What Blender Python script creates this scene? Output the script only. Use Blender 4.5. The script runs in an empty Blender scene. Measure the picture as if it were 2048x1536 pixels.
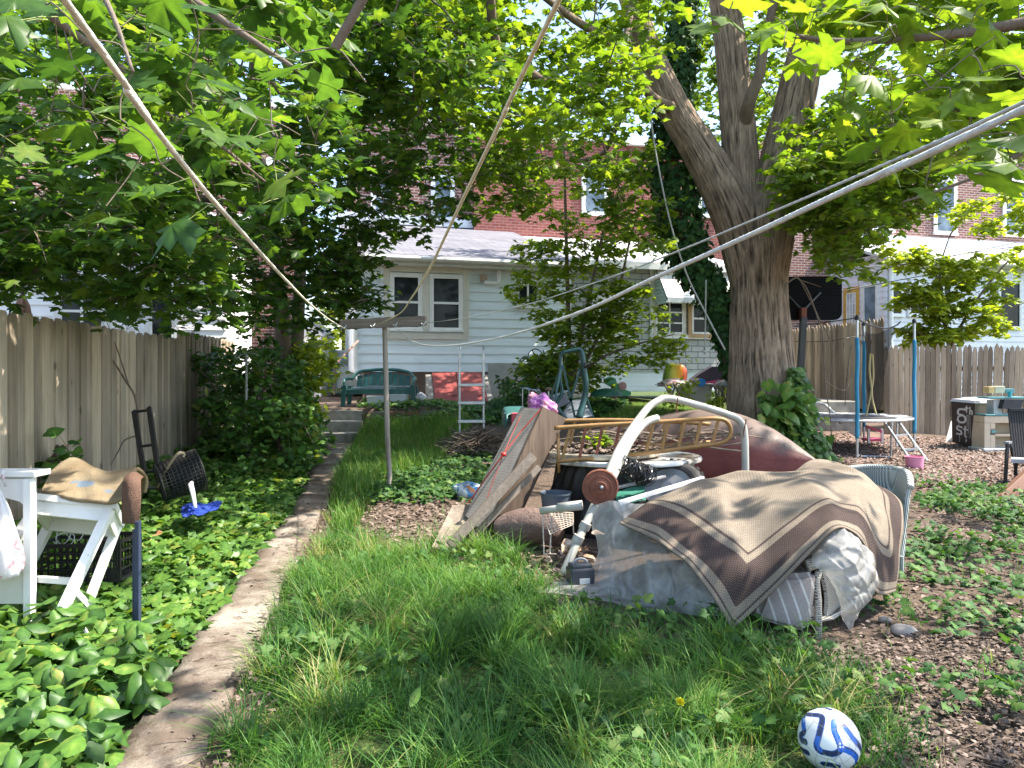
import bpy, bmesh, math, random
import numpy as np
from mathutils import Vector, Matrix, Quaternion
random.seed(7)
RNG = np.random.default_rng(11)
D = bpy.data
SC = bpy.context.scene
COL = SC.collection
R = math.radians
PI = math.pi
F = 1480.0          # focal length in pixels of the 2048-wide photograph
CX, HY, CZ = 1024.0, 750.0, 1.46


def P(px, py, Y):
    return Vector(((px - CX) / F * Y, Y, CZ - (py - HY) / F * Y))


def sst(a, b, x):
    t = np.clip((np.asarray(x, dtype=float) - a) / (b - a), 0, 1)
    return t * t * (3 - 2 * t)


def gz(X, Y):
    """height of the ground"""
    X = np.asarray(X, dtype=float); Y = np.asarray(Y, dtype=float)
    s = 0.025 - 0.010 * sst(1.5, 4.5, X)
    h = s * (np.clip(Y, 3, 15) - 3)
    h = h + 0.025 * np.sin(X * 1.7 + 0.6) * np.sin(Y * 1.3) + 0.012 * np.sin(X * 4.1) * np.cos(Y * 3.7 + 1)
    edg = sst(-2.75, -2.6, X); left = ((1 - edg) * sst(13.55, 13.72, Y) + edg * (0.6 * sst(12.0, 13.5, Y) + 0.4 * sst(13.55, 13.7, Y))) * (1 - sst(-1.6, -0.9, X))
    mid = sst(10.6, 13.6, Y) * sst(-1.6, -0.9, X) * (1 - sst(3.6, 4.6, X))
    right = sst(14.2, 15.6, Y) * sst(3.6, 4.6, X) * (1 - sst(6.6, 7.0, X))
    h = h + 0.58 * left + 0.52 * mid + 0.45 * right
    return h


def gzf(x, y):
    return float(gz(x, y))


def GP(px, py, dz=0.0):
    """the ground point seen at a pixel"""
    Y = 5.0
    for _ in range(60):
        X = (px - CX) / F * Y
        k = (py - HY) / F
        Yn = (CZ - gzf(X, Y)) / max(k, 1e-3)
        Y = 0.5 * Y + 0.5 * min(Yn, 30)
    X = (px - CX) / F * Y
    return Vector((X, Y, gzf(X, Y) + dz))


# ------------------------------------------------------------------ materials
def _nt(name):
    m = D.materials.new(name); m.use_nodes = True
    nt = m.node_tree
    b = nt.nodes['Principled BSDF']
    return m, nt, b


def L(nt, a, b):
    nt.links.new(a, b)


def N(nt, t, **kw):
    n = nt.nodes.new(t)
    for k, v in kw.items():
        setattr(n, k, v)
    return n


def coords(nt, scale=(1, 1, 1), kind='Object', rot=(0, 0, 0)):
    tc = N(nt, 'ShaderNodeTexCoord'); mp = N(nt, 'ShaderNodeMapping')
    mp.inputs['Scale'].default_value = scale
    mp.inputs['Rotation'].default_value = rot
    L(nt, tc.outputs[kind], mp.inputs['Vector'])
    return mp.outputs['Vector']


def noise(nt, vec, scale, detail=4, rough=0.55, dist=0.0):
    n = N(nt, 'ShaderNodeTexNoise')
    n.inputs['Scale'].default_value = scale
    n.inputs['Detail'].default_value = detail
    n.inputs['Roughness'].default_value = rough
    n.inputs['Distortion'].default_value = dist
    L(nt, vec, n.inputs['Vector'])
    return n.outputs['Fac']


def ramp(nt, fac, stops):
    r = N(nt, 'ShaderNodeValToRGB')
    e = r.color_ramp.elements
    while len(e) < len(stops):
        e.new(0.5)
    for i, (p, c) in enumerate(stops):
        e[i].position = p
        e[i].color = (c[0], c[1], c[2], 1) if hasattr(c, '__len__') else (c, c, c, 1)
    L(nt, fac, r.inputs['Fac'])
    return r.outputs['Color']


def mix(nt, fac, a, b, mode='MIX'):
    m = N(nt, 'ShaderNodeMix'); m.data_type = 'RGBA'; m.blend_type = mode
    for i, s in ((0, fac), (6, a), (7, b)):
        if hasattr(s, 'is_linked') or isinstance(s, bpy.types.NodeSocket):
            L(nt, s, m.inputs[i])
        elif i == 0:
            m.inputs[0].default_value = s
        else:
            m.inputs[i].default_value = (s[0], s[1], s[2], 1)
    return m.outputs[2]


def bump(nt, b, h, strength=0.3, dist=0.01):
    n = N(nt, 'ShaderNodeBump')
    n.inputs['Strength'].default_value = strength
    n.inputs['Distance'].default_value = dist
    L(nt, h, n.inputs['Height'])
    L(nt, n.outputs['Normal'], b.inputs['Normal'])


MC = {}


def M(name, c1, c2=None, scale=6, rough=0.6, metal=0.0, stretch=(1, 1, 1), bmp=0.0, bs=60, spec=0.5, dirt=None, dscale=2.5, dlo=0.5, dhi=0.7, coat=0.0):
    """plain surface with uneven colour, optional patches of dirt and relief"""
    if name in MC:
        return MC[name]
    m, nt, b = _nt(name)
    if c2 is None:
        c2 = tuple(x * 0.75 for x in c1)
    v = coords(nt, stretch)
    f = noise(nt, v, scale, 6, 0.6)
    col = ramp(nt, f, [(0.3, c2), (0.7, c1)])
    if dirt is not None:
        f2 = noise(nt, v, dscale, 8, 0.68, 0.4)
        col = mix(nt, ramp(nt, f2, [(dlo, 0), (dhi, 1)]), col, dirt)
    L(nt, col, b.inputs['Base Color'])
    b.inputs['Roughness'].default_value = rough
    rr = ramp(nt, noise(nt, v, scale * 2.3, 3), [(0.2, max(0, rough - 0.12)), (0.8, min(1, rough + 0.12))])
    L(nt, rr, b.inputs['Roughness'])
    b.inputs['Metallic'].default_value = metal
    b.inputs['Specular IOR Level'].default_value = spec
    if coat:
        b.inputs['Coat Weight'].default_value = coat
    if bmp:
        bump(nt, b, noise(nt, v, bs, 5), bmp, 0.01)
    MC[name] = m
    return m


def wood(name, c1, c2, axis='Z', scale=9, rough=0.8, bmp=0.5, knots=True, var=True):
    if name in MC:
        return MC[name]
    m, nt, b = _nt(name)
    st = {'X': (0.06, 1, 1), 'Y': (1, 0.06, 1), 'Z': (1, 1, 0.06)}[axis]
    v = coords(nt, st)
    f = noise(nt, v, scale * 4, 8, 0.65, 0.6)
    f2 = noise(nt, coords(nt, tuple(min(1, s * 4) for s in st)), scale * 0.35, 5, 0.6)
    col = ramp(nt, f, [(0.28, c2), (0.72, c1)])
    col = mix(nt, ramp(nt, f2, [(0.42, 0), (0.75, 0.75)]), col, tuple(x * 0.45 for x in c2))
    if var:
        a = N(nt, 'ShaderNodeAttribute'); a.attribute_name = 'rnd'
        col = mix(nt, 1.0, col, ramp(nt, a.outputs['Fac'], [(0, (0.60, 0.58, 0.55)), (0.5, (1, 1, 1)), (1, (1.30, 1.27, 1.2))]), 'MULTIPLY')
    if knots:
        vo = N(nt, 'ShaderNodeTexVoronoi'); vo.inputs['Scale'].default_value = 2.3
        L(nt, coords(nt, (2.2, 2.2, 1) if axis == 'Z' else (1, 2.2, 2.2)), vo.inputs['Vector'])
        col = mix(nt, ramp(nt, vo.outputs['Distance'], [(0.05, 0.8), (0.11, 0)]), col, tuple(x * 0.35 for x in c2))
    L(nt, col, b.inputs['Base Color'])
    b.inputs['Roughness'].default_value = rough
    b.inputs['Specular IOR Level'].default_value = 0.25
    if bmp:
        bump(nt, b, f, bmp, 0.006)
    MC[name] = m
    return m


def leafmat(name, stops, trans=0.45, rough=0.45, tcol=(1.35, 1.3, 0.55), spec=0.35, tint=1.0):
    """thin leaf: colour varies leaf by leaf, light comes through"""
    m, nt, b = _nt(name)
    a = N(nt, 'ShaderNodeAttribute'); a.attribute_name = 'rnd'
    col = ramp(nt, a.outputs['Fac'], stops)
    v = coords(nt)
    col = mix(nt, 1.0, col, ramp(nt, noise(nt, v, 40, 2), [(0.3, (0.8, 0.8, 0.8)), (0.7, (1.15, 1.15, 1.15))]), 'MULTIPLY')
    L(nt, col, b.inputs['Base Color'])
    b.inputs['Roughness'].default_value = rough
    b.inputs['Specular IOR Level'].default_value = spec
    t = N(nt, 'ShaderNodeBsdfTranslucent')
    L(nt, mix(nt, 1.0, col, tcol, 'MULTIPLY'), t.inputs['Color'])
    mx = N(nt, 'ShaderNodeMixShader'); mx.inputs[0].default_value = trans
    L(nt, b.outputs[0], mx.inputs[1]); L(nt, t.outputs[0], mx.inputs[2])
    L(nt, mx.outputs[0], nt.nodes['Material Output'].inputs['Surface'])
    return m


def glassmat(name, col=(0.012, 0.015, 0.017), rough=0.06):
    m, nt, b = _nt(name)
    v = coords(nt)
    L(nt, ramp(nt, noise(nt, v, 3, 5), [(0.35, col), (0.7, tuple(x * 2.2 for x in col))]), b.inputs['Base Color'])
    b.inputs['Roughness'].default_value = rough
    b.inputs['Specular IOR Level'].default_value = 0.14
    return m


def brickmat(name, c1, c2, mortar, w=0.21, h=0.075, ms=0.012, bmp=0.4, rough=0.85, offset=0.5, dirt=0.5, axes='xz'):
    m, nt, b = _nt(name)
    tc = N(nt, 'ShaderNodeTexCoord'); sp = N(nt, 'ShaderNodeSeparateXYZ'); cb = N(nt, 'ShaderNodeCombineXYZ')
    L(nt, tc.outputs['Object'], sp.inputs[0])
    ad = N(nt, 'ShaderNodeMath'); ad.operation = 'ADD'
    L(nt, sp.outputs[0], ad.inputs[0]); L(nt, sp.outputs[1], ad.inputs[1])
    L(nt, ad.outputs[0], cb.inputs[0]); L(nt, sp.outputs[2 if axes == 'xz' else 1], cb.inputs[1])
    if axes == 'xy':
        L(nt, sp.outputs[0], cb.inputs[0])
    br = N(nt, 'ShaderNodeTexBrick')
    br.offset = offset
    br.inputs['Scale'].default_value = 1.0
    br.inputs['Brick Width'].default_value = w; br.inputs['Row Height'].default_value = h
    br.inputs['Mortar Size'].default_value = ms; br.inputs['Mortar Smooth'].default_value = 0.2
    br.inputs['Bias'].default_value = 0.0
    br.inputs['Color1'].default_value = (*c1, 1); br.inputs['Color2'].default_value = (*c2, 1)
    br.inputs['Mortar'].default_value = (*mortar, 1)
    L(nt, cb.outputs[0], br.inputs['Vector'])
    f = noise(nt, tc.outputs['Object'], 1.3, 8, 0.7)
    col = mix(nt, 1.0, br.outputs['Color'], ramp(nt, f, [(0.3, (1 - dirt * 0.6,) * 3), (0.7, (1.1, 1.1, 1.1))]), 'MULTIPLY')
    L(nt, col, b.inputs['Base Color'])
    b.inputs['Roughness'].default_value = rough
    b.inputs['Specular IOR Level'].default_value = 0.25
    iv = N(nt, 'ShaderNodeInvert'); L(nt, br.outputs['Fac'], iv.inputs['Color'])
    bump(nt, b, iv.outputs[0], bmp, 0.01)
    return m


# ------------------------------------------------------------------ objects
ORG = {}


def tag(o, label=None, cat=None, group=None, kind=None):
    if label: o['label'] = label
    if cat: o['category'] = cat
    if group: o['group'] = group
    if kind: o['kind'] = kind
    return o


def thing(name, label, cat, loc=(0, 0, 0), rotz=0.0, group=None):
    o = D.objects.new(name, None); COL.objects.link(o)
    o.location = loc; o.rotation_euler = (0, 0, rotz); o.empty_display_size = 0.1
    ORG[o] = (Vector(loc), rotz)
    return tag(o, label, cat, group)


class MB:
    """collects geometry in world (or thing-local) coordinates, then links ONE mesh object"""

    def __init__(s):
        s.v = []; s.f = []; s.mi = []; s.rn = []; s.cur = 0; s.r = 0.5

    def add(s, vs, fs):
        o = len(s.v)
        s.v.extend([tuple(x) for x in vs]); s.rn.extend([s.r] * len(vs))
        for f in fs:
            s.f.append([i + o for i in f]); s.mi.append(s.cur)
        return s

    def box(s, c, size, m=None, bev=0.0):
        a, b, d = (x / 2 for x in size)
        if bev > 0:
            return s.rbox(c, size, bev, m)
        vs = [Vector((x, y, z)) for x in (-a, a) for y in (-b, b) for z in (-d, d)]
        if m is not None: vs = [m @ v for v in vs]
        c = Vector(c)
        return s.add([v + c for v in vs], [(0, 1, 3, 2), (4, 6, 7, 5), (0, 4, 5, 1), (2, 3, 7, 6), (0, 2, 6, 4), (1, 5, 7, 3)])

    def rbox(s, c, size, r, m=None):
        bm = bmesh.new(); bmesh.ops.create_cube(bm, size=1)
        for v in bm.verts: v.co = Vector((v.co.x * size[0], v.co.y * size[1], v.co.z * size[2]))
        bmesh.ops.bevel(bm, geom=bm.edges[:], offset=min(r, min(size) * 0.45), segments=2, affect='EDGES', profile=0.6)
        return s.frombm(bm, Vector(c), m)

    def frombm(s, bm, c=Vector((0, 0, 0)), m=None):
        bm.verts.index_update()
        vs = [(m @ v.co if m is not None else v.co) + c for v in bm.verts]
        fs = [[v.index for v in f.verts] for f in bm.faces]
        bm.free()
        return s.add(vs, fs)

    def bar(s, p0, p1, w, h=None, up=(0, 0, 1), bev=0.0):
        p0 = Vector(p0); p1 = Vector(p1); h = h or w
        d = p1 - p0; ln = d.length; d.normalize()
        u = Vector(up)
        if abs(d.dot(u)) > 0.97: u = Vector((0, 1, 0))
        x = d.cross(u).normalized(); y = x.cross(d).normalized()
        m = Matrix((x, d, y)).transposed()
        return s.box((p0 + p1) / 2, (w, ln, h), m, bev)

    def tube(s, pts, r, seg=8, cap=True, flat=1.0):
        pts = [Vector(p) for p in pts]
        n = len(pts)
        rs = [r] * n if not hasattr(r, '__len__') else list(r)
        t = [(pts[min(i + 1, n - 1)] - pts[max(i - 1, 0)]).normalized() for i in range(n)]
        u = Vector((0, 0, 1)) if abs(t[0].z) < 0.9 else Vector((1, 0, 0))
        x = t[0].cross(u).normalized()
        vs = []
        for i in range(n):
            x = (x - t[i] * x.dot(t[i]))
            x = x.normalized() if x.length > 1e-6 else t[i].orthogonal().normalized()
            y = t[i].cross(x)
            for k in range(seg):
                a = 2 * PI * k / seg
                vs.append(pts[i] + (x * math.cos(a) + y * math.sin(a) * flat) * rs[i])
        fs = []
        for i in range(n - 1):
            for k in range(seg):
                k2 = (k + 1) % seg
                fs.append((i * seg + k, i * seg + k2, (i + 1) * seg + k2, (i + 1) * seg + k))
        if cap:
            fs.append(list(range(seg))[::-1]); fs.append([(n - 1) * seg + k for k in range(seg)])
        return s.add(vs, fs)

    def bark(s, pts, rad, seg=110, step=0.03, amp=0.016, seed=0):
        """tube with furrowed ridges running along it; rnd holds the ridge height"""
        pts = [Vector(p) for p in pts]; q = [pts[0]]; rr = [rad[0]]
        for i in range(len(pts) - 1):
            n = max(1, int((pts[i + 1] - pts[i]).length / step))
            for k in range(1, n + 1): q.append(pts[i].lerp(pts[i + 1], k / n)); rr.append(rad[i] + (rad[i + 1] - rad[i]) * k / n)
        n = len(q); x = None; c = np.array([tuple(p) for p in q]); T = np.gradient(c, axis=0); T /= np.linalg.norm(T, axis=1, keepdims=True); ax = np.zeros((n, 3))
        x = np.cross(T[0], (0, 0, 1.0) if abs(T[0][2]) < 0.9 else (1.0, 0, 0))
        for i in range(n): x = x - T[i] * (x @ T[i]); x /= np.linalg.norm(x); ax[i] = x
        ay = np.cross(T, ax); ln = np.concatenate([[0], np.cumsum(np.linalg.norm(np.diff(c, axis=0), axis=1))])[:, None]
        a = (np.arange(seg) / seg)[None]; R0 = np.array(rr)[:, None]
        K = 128 if rad[0] > 0.2 else 64
        w = 3.4 * (vnoise(a * 64, ln * 1.7 + 0 * a, 0.5 if False else 1, seed) - 0.5)
        h1 = 1 - np.abs(2 * vnoise(a * K + w, ln * 2.4 + 0 * a, 1, seed + 1) - 1); h2 = vnoise(a * K + 0 * ln, ln * 22 + 0 * a, 1, seed + 2); h3 = vnoise(a * 16 * 4 / 4 + 0 * ln, ln * 2 + 0 * a, 1, seed + 3)
        h = np.clip(h1 ** 0.8 * 0.75 + 0.25 * h2, 0, 1)
        am = amp * np.clip(R0 / 0.3, 0.35, 1.1); r = R0 * (1 + 0.05 * (h3 - 0.5)) + am * (h - 0.6)
        V = c[:, None] + (ax[:, None] * np.cos(a * 2 * PI)[..., None] + ay[:, None] * np.sin(a * 2 * PI)[..., None]) * r[..., None]
        o = len(s.v); s.v.extend(map(tuple, V.reshape(-1, 3))); s.rn.extend(h.ravel().tolist())
        for i in range(n - 1):
            for k in range(seg): s.f.append([o + i * seg + k, o + i * seg + (k + 1) % seg, o + (i + 1) * seg + (k + 1) % seg, o + (i + 1) * seg + k])
        s.mi.extend([0] * ((n - 1) * seg)); return s

    def lathe(s, prof, c=(0, 0, 0), seg=32, m=None, sx=1.0, sy=1.0):
        """prof: list of (radius, height)"""
        vs = []; n = len(prof); c = Vector(c)
        for (r, z) in prof:
            for k in range(seg):
                a = 2 * PI * k / seg
                v = Vector((r * math.cos(a) * sx, r * math.sin(a) * sy, z))
                vs.append((m @ v if m is not None else v) + c)
        fs = []
        for i in range(n - 1):
            for k in range(seg):
                k2 = (k + 1) % seg
                fs.append((i * seg + k, i * seg + k2, (i + 1) * seg + k2, (i + 1) * seg + k))
        if prof[0][0] > 1e-5: fs.append(list(range(seg))[::-1])
        if prof[-1][0] > 1e-5: fs.append([(n - 1) * seg + k for k in range(seg)])
        return s.add(vs, fs)

    def prism(s, outline, depth, m=None, c=(0, 0, 0)):
        """outline in local XZ, extruded along local Y by depth"""
        n = len(outline); c = Vector(c)
        vs = [Vector((x, 0, z)) for x, z in outline] + [Vector((x, depth, z)) for x, z in outline]
        vs = [(m @ v if m is not None else v) + c for v in vs]
        fs = [list(range(n)), [n + i for i in range(n)][::-1]]
        for i in range(n):
            j = (i + 1) % n
            fs.append((i, n + i, n + j, j))
        return s.add(vs, fs)

    def grid(s, pts):
        """pts[i][j] -> surface"""
        a = len(pts); b = len(pts[0])
        vs = [p for row in pts for p in row]
        fs = [(i * b + j, i * b + j + 1, (i + 1) * b + j + 1, (i + 1) * b + j) for i in range(a - 1) for j in range(b - 1)]
        return s.add(vs, fs)

    def hexa(s, q0, q1):
        """solid between two quads"""
        vs = list(q0) + list(q1)
        return s.add(vs, [(3, 2, 1, 0), (4, 5, 6, 7), (0, 1, 5, 4), (1, 2, 6, 5), (2, 3, 7, 6), (3, 0, 4, 7)])

    def build(s, name, mat, parent=None, local=False, smooth=False, angle=None, solid=0.0, sub=0):
        me = D.meshes.new(name)
        vs = s.v
        if parent is not None and not local:
            o, rz = ORG[parent]
            if abs(rz) > 1e-9:
                mi = Matrix.Rotation(-rz, 3, 'Z')
                vs = [tuple(mi @ (Vector(v) - o)) for v in vs]
            else:
                vs = [(v[0] - o.x, v[1] - o.y, v[2] - o.z) for v in vs]
        me.from_pydata(vs, [], s.f)
        mats = mat if isinstance(mat, (list, tuple)) else [mat]
        for m in mats: me.materials.append(m)
        if len(mats) > 1:
            me.polygons.foreach_set('material_index', s.mi)
        at = me.attributes.new('rnd', 'FLOAT', 'POINT'); at.data.foreach_set('value', s.rn)
        bm = bmesh.new(); bm.from_mesh(me); bmesh.ops.recalc_face_normals(bm, faces=bm.faces[:]); bm.to_mesh(me); bm.free()
        if smooth:
            me.polygons.foreach_set('use_smooth', [True] * len(me.polygons))
            if angle is not None:
                try:
                    me.set_sharp_from_angle(angle=R(angle))
                except Exception:
                    pass
        ob = D.objects.new(name, me); COL.objects.link(ob)
        if parent is not None:
            ob.parent = parent
            ORG[ob] = ORG[parent]
        else:
            ORG[ob] = (Vector((0, 0, 0)), 0.0)
        if solid:
            md = ob.modifiers.new('thickness', 'SOLIDIFY'); md.thickness = solid; md.offset = 0
        if sub:
            md = ob.modifiers.new('smooth', 'SUBSURF'); md.levels = sub; md.render_levels = sub
        return ob

    def top(s, name, mat, label, cat, group=None, **kw):
        """a thing that is one mesh; its origin goes to its base"""
        a = np.array(s.v)
        o = Vector((float(a[:, 0].mean()), float(a[:, 1].mean()), float(a[:, 2].min())))
        s.v = [(v[0] - o.x, v[1] - o.y, v[2] - o.z) for v in s.v]
        ob = s.build(name, mat, None, **kw)
        ob.location = o; ORG[ob] = (o, 0.0)
        return tag(ob, label, cat, group)


def npmesh(name, V, Fs, rnd, mat, parent=None, smooth=False, mi=None, origin=None):
    """fast mesh from arrays; Fs is an (n,k) array or a list of such arrays"""
    if not isinstance(Fs, list): Fs = [Fs]
    me = D.meshes.new(name)
    V = np.asarray(V, dtype=np.float32)
    if parent is not None:
        V = V - np.array(ORG[parent][0], dtype=np.float32)
    elif origin is not None:
        V = V - np.array(origin, dtype=np.float32)
    me.vertices.add(len(V)); me.vertices.foreach_set('co', V.ravel())
    nl = sum(f.size for f in Fs); npoly = sum(len(f) for f in Fs)
    me.loops.add(nl); me.polygons.add(npoly)
    me.loops.foreach_set('vertex_index', np.concatenate([f.ravel() for f in Fs]).astype(np.int32))
    st = []; o = 0
    for f in Fs:
        st.append(o + np.arange(len(f)) * f.shape[1]); o += f.size
    me.polygons.foreach_set('loop_start', np.concatenate(st).astype(np.int32))
    for m in (mat if isinstance(mat, list) else [mat]): me.materials.append(m)
    if mi is not None:
        me.polygons.foreach_set('material_index', np.asarray(mi, dtype=np.int32))
    me.update(calc_edges=True)
    at = me.attributes.new('rnd', 'FLOAT', 'POINT'); at.data.foreach_set('value', np.asarray(rnd, dtype=np.float32))
    if smooth:
        me.polygons.foreach_set('use_smooth', np.ones(npoly, dtype=bool))
    ob = D.objects.new(name, me); COL.objects.link(ob)
    if parent is not None:
        ob.parent = parent; ORG[ob] = ORG[parent]
    elif origin is not None:
        ob.location = origin; ORG[ob] = (Vector(origin), 0.0)
    else:
        ORG[ob] = (Vector((0, 0, 0)), 0.0)
    return ob


# leaf outlines: right half from stalk to tip
def _tmpl(half, cy, fold=0.18, droop=0.22):
    r = [(x, y) for x, y in half]
    l = [(-x, y) for x, y in half[1:-1]][::-1]
    out = r + l
    pts = [(0.0, cy)] + out
    v = np.array([(x, y, -fold * abs(x) - droop * max(0, y - 0.2) ** 2 * (1 + abs(x)) + 0.04 * math.sin(9 * x + 5 * y)) for x, y in pts])
    n = len(out)
    f = np.array([(0, 1 + i, 1 + (i + 1) % n) for i in range(n)])
    return v, f


MAPLE = _tmpl([(0, 0.02), (0.20, -0.07), (0.43, -0.05), (0.33, 0.13), (0.55, 0.27), (0.64, 0.50), (0.45, 0.45), (0.24, 0.45), (0.31, 0.68), (0.16, 0.70), (0, 1.0)], 0.36)
MAPLE_S = _tmpl([(0, 0.0), (0.40, -0.03), (0.30, 0.18), (0.60, 0.48), (0.24, 0.46), (0.26, 0.72), (0, 1.0)], 0.36)
IVY = _tmpl([(0, 0.08), (0.17, -0.09), (0.44, 0.0), (0.38, 0.18), (0.54, 0.42), (0.30, 0.50), (0.17, 0.72), (0, 1.0)], 0.33, 0.22, 0.3)
OVAL = _tmpl([(0, 0.0), (0.16, 0.10), (0.28, 0.35), (0.26, 0.58), (0.13, 0.85), (0, 1.0)], 0.42, 0.3, 0.35)
HEART = _tmpl([(0, 0.04), (0.2, -0.06), (0.40, 0.10), (0.44, 0.34), (0.30, 0.64), (0.12, 0.86), (0, 1.0)], 0.35, 0.15, 0.25)
CHIP = (np.array([(-0.3, 0, 0), (0.3, 0.05, 0.05), (0.22, 1, 0.0), (-0.2, 0.9, 0.08)]), np.array([(0, 1, 2), (0, 2, 3)]))


def frames(n, nrm, dirs=None, rng=RNG):
    """rotation matrices whose z is nrm and whose y follows dirs"""
    z = nrm / np.linalg.norm(nrm, axis=1, keepdims=True)
    if dirs is None:
        a = rng.uniform(0, 2 * PI, n)
        dirs = np.stack([np.cos(a), np.sin(a), np.zeros(n)], 1)
    y = dirs - z * (dirs * z).sum(1, keepdims=True)
    y = y / np.maximum(np.linalg.norm(y, axis=1, keepdims=True), 1e-6)
    x = np.cross(y, z)
    return np.stack([x, y, z], 2)


def leaves(tmpl, pos, rot, sc, rnd):
    v, f = tmpl
    n = len(pos); k = len(v)
    cz = np.random.default_rng(n + k).uniform(-0.4, 2.6, n); vv = np.repeat(v[None], n, 0); vv[:, :, 2] *= cz[:, None]
    V = np.einsum('nij,nkj->nki', rot, vv) * np.asarray(sc)[:, None, None] + pos[:, None, :]
    Fc = f[None] + (np.arange(n) * k)[:, None, None]
    bias = np.full(k, -0.05); bias[1::2] += 0.09; bias[2::2] -= 0.07; bias[0] = 0.26; bias[1] = 0.12
    return V.reshape(-1, 3), Fc.reshape(-1, 3), np.clip((np.asarray(rnd)[:, None] + bias[None]).ravel(), 0, 1)


def merge(parts):
    Vs, Fs, Rs = [], [], []; o = 0
    for V, Fc, r in parts:
        Vs.append(V); Fs.append(Fc + o); Rs.append(r); o += len(V)
    return np.concatenate(Vs), np.concatenate(Fs), np.concatenate(Rs)
# ------------------------------------------------------------------ camera, sky, sun
cam = D.cameras.new('camera'); camo = D.objects.new('camera', cam); COL.objects.link(camo)
camo.location = (0, 0, CZ); camo.rotation_euler = (R(90), 0, 0)
cam.sensor_width = 36; cam.lens = F / 2048 * 36
cam.shift_y = -(768 - HY) / 2048
cam.clip_start = 0.05; cam.clip_end = 3000
SC.camera = camo
SUN_AZ, SUN_EL = 86.0, 57.0
w = D.worlds.new('World'); SC.world = w; w.use_nodes = True
nt = w.node_tree
sky = nt.nodes.new('ShaderNodeTexSky'); sky.sky_type = 'NISHITA'; sky.sun_disc = False
sky.sun_elevation = R(SUN_EL); sky.sun_rotation = R(SUN_AZ)
sky.air_density = 1.0; sky.dust_density = 1.5; sky.ozone_density = 1.0
nt.links.new(sky.outputs[0], nt.nodes['Background'].inputs[0])
nt.nodes['Background'].inputs[1].default_value = 0.15
sl = D.lights.new('sun', 'SUN'); sl.energy = 4.1; sl.angle = R(0.53); sl.color = (1, 0.93, 0.82)
so = D.objects.new('sun', sl); COL.objects.link(so)
sdir = Vector((math.sin(R(SUN_AZ)) * math.cos(R(SUN_EL)), math.cos(R(SUN_AZ)) * math.cos(R(SUN_EL)), math.sin(R(SUN_EL))))
so.rotation_euler = (-sdir).to_track_quat('-Z', 'Y').to_euler(); so.location = (20, 0, 30)
SC.view_settings.view_transform = 'Standard'; SC.view_settings.look = 'None'
SC.view_settings.exposure = 1.85; SC.view_settings.gamma = 1.0
SC.render.engine = 'CYCLES'
cy = SC.cycles
cy.max_bounces = 8; cy.diffuse_bounces = 4; cy.glossy_bounces = 3; cy.transmission_bounces = 6; cy.transparent_max_bounces = 12
cy.caustics_reflective = False; cy.caustics_refractive = False
cy.use_denoising = True
try:
    cy.denoiser = 'OPENIMAGEDENOISE'
except Exception:
    pass
cy.sample_clamp_indirect = 6.0


# ------------------------------------------------------------------ regions
def topx(X, Y, Z):
    return CX + F * X / Y, HY - F * (Z - CZ) / Y


def inpoly(px, py, poly):
    ins = np.zeros(len(px), dtype=bool); n = len(poly)
    for i in range(n):
        x0, y0 = poly[i]; x1, y1 = poly[(i + 1) % n]
        c = (y0 > py) != (y1 > py)
        with np.errstate(divide='ignore', invalid='ignore'):
            xs = (x1 - x0) * (py - y0) / (y1 - y0 + 1e-12) + x0
        ins ^= c & (px < xs)
    return ins


def scatter_ground(n, poly, box, noise_amt=14, rng=RNG):
    X = rng.uniform(box[0], box[1], n); Y = rng.uniform(box[2], box[3], n)
    Z = gz(X, Y)
    px, py = topx(X, Y, Z)
    j = noise_amt * (3.0 / Y) * 2
    px = px + rng.normal(0, 1, n) * j; py = py + rng.normal(0, 1, n) * j * 0.4
    k = inpoly(px, py, poly)
    return np.stack([X[k], Y[k], Z[k]], 1)


def vnoise(X, Y, s, seed=0):
    """smooth value noise 0..1"""
    r = np.random.default_rng(100 + seed); T = r.uniform(0, 1, (64, 64))
    x = np.asarray(X) * s; y = np.asarray(Y) * s
    xi = np.floor(x).astype(int); yi = np.floor(y).astype(int)
    fx = x - xi; fy = y - yi; fx = fx * fx * (3 - 2 * fx); fy = fy * fy * (3 - 2 * fy)
    a = T[xi % 64, yi % 64]; b = T[(xi + 1) % 64, yi % 64]; c = T[xi % 64, (yi + 1) % 64]; d = T[(xi + 1) % 64, (yi + 1) % 64]
    return (a * (1 - fx) + b * fx) * (1 - fy) + (c * (1 - fx) + d * fx) * fy


PATH_X0, PATH_S = -0.86, -0.1625          # centre line of the path
def path_x(Y): return PATH_X0 + PATH_S * np.asarray(Y, dtype=float) + 0.03 * np.sin(np.asarray(Y) * 1.1)


GRASS = [(430, 1700), (500, 1400), (560, 1270), (600, 1130), (690, 1075), (800, 1090), (880, 1110), (1010, 1110), (1085, 1180), (1110, 1250), (1290, 1270), (1480, 1290), (1620, 1330), (1720, 1420), (1850, 1700)]
GRASS2 = [(668, 1075), (672, 990), (690, 900), (716, 850), (760, 842), (930, 838), (935, 880), (880, 930), (760, 960), (725, 1010), (700, 1075)]
LAWN = [(1185, 838), (1230, 800), (1330, 788), (1470, 785), (1470, 860), (1330, 870)]
IVYL = [(-400, 1760), (-400, 1160), (0, 1150), (150, 1060), (290, 960), (430, 890), (640, 880), (655, 925), (610, 1030), (548, 1065), (525, 1150), (440, 1245), (355, 1330), (345, 1410), (240, 1470), (200, 1700)]
IVYM = [(690, 1010), (735, 960), (880, 925), (940, 880), (985, 900), (970, 1000), (890, 1010), (760, 1010)]
IVYS = [(985, 845), (1000, 770), (1240, 760), (1300, 790), (1200, 840)]
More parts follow.
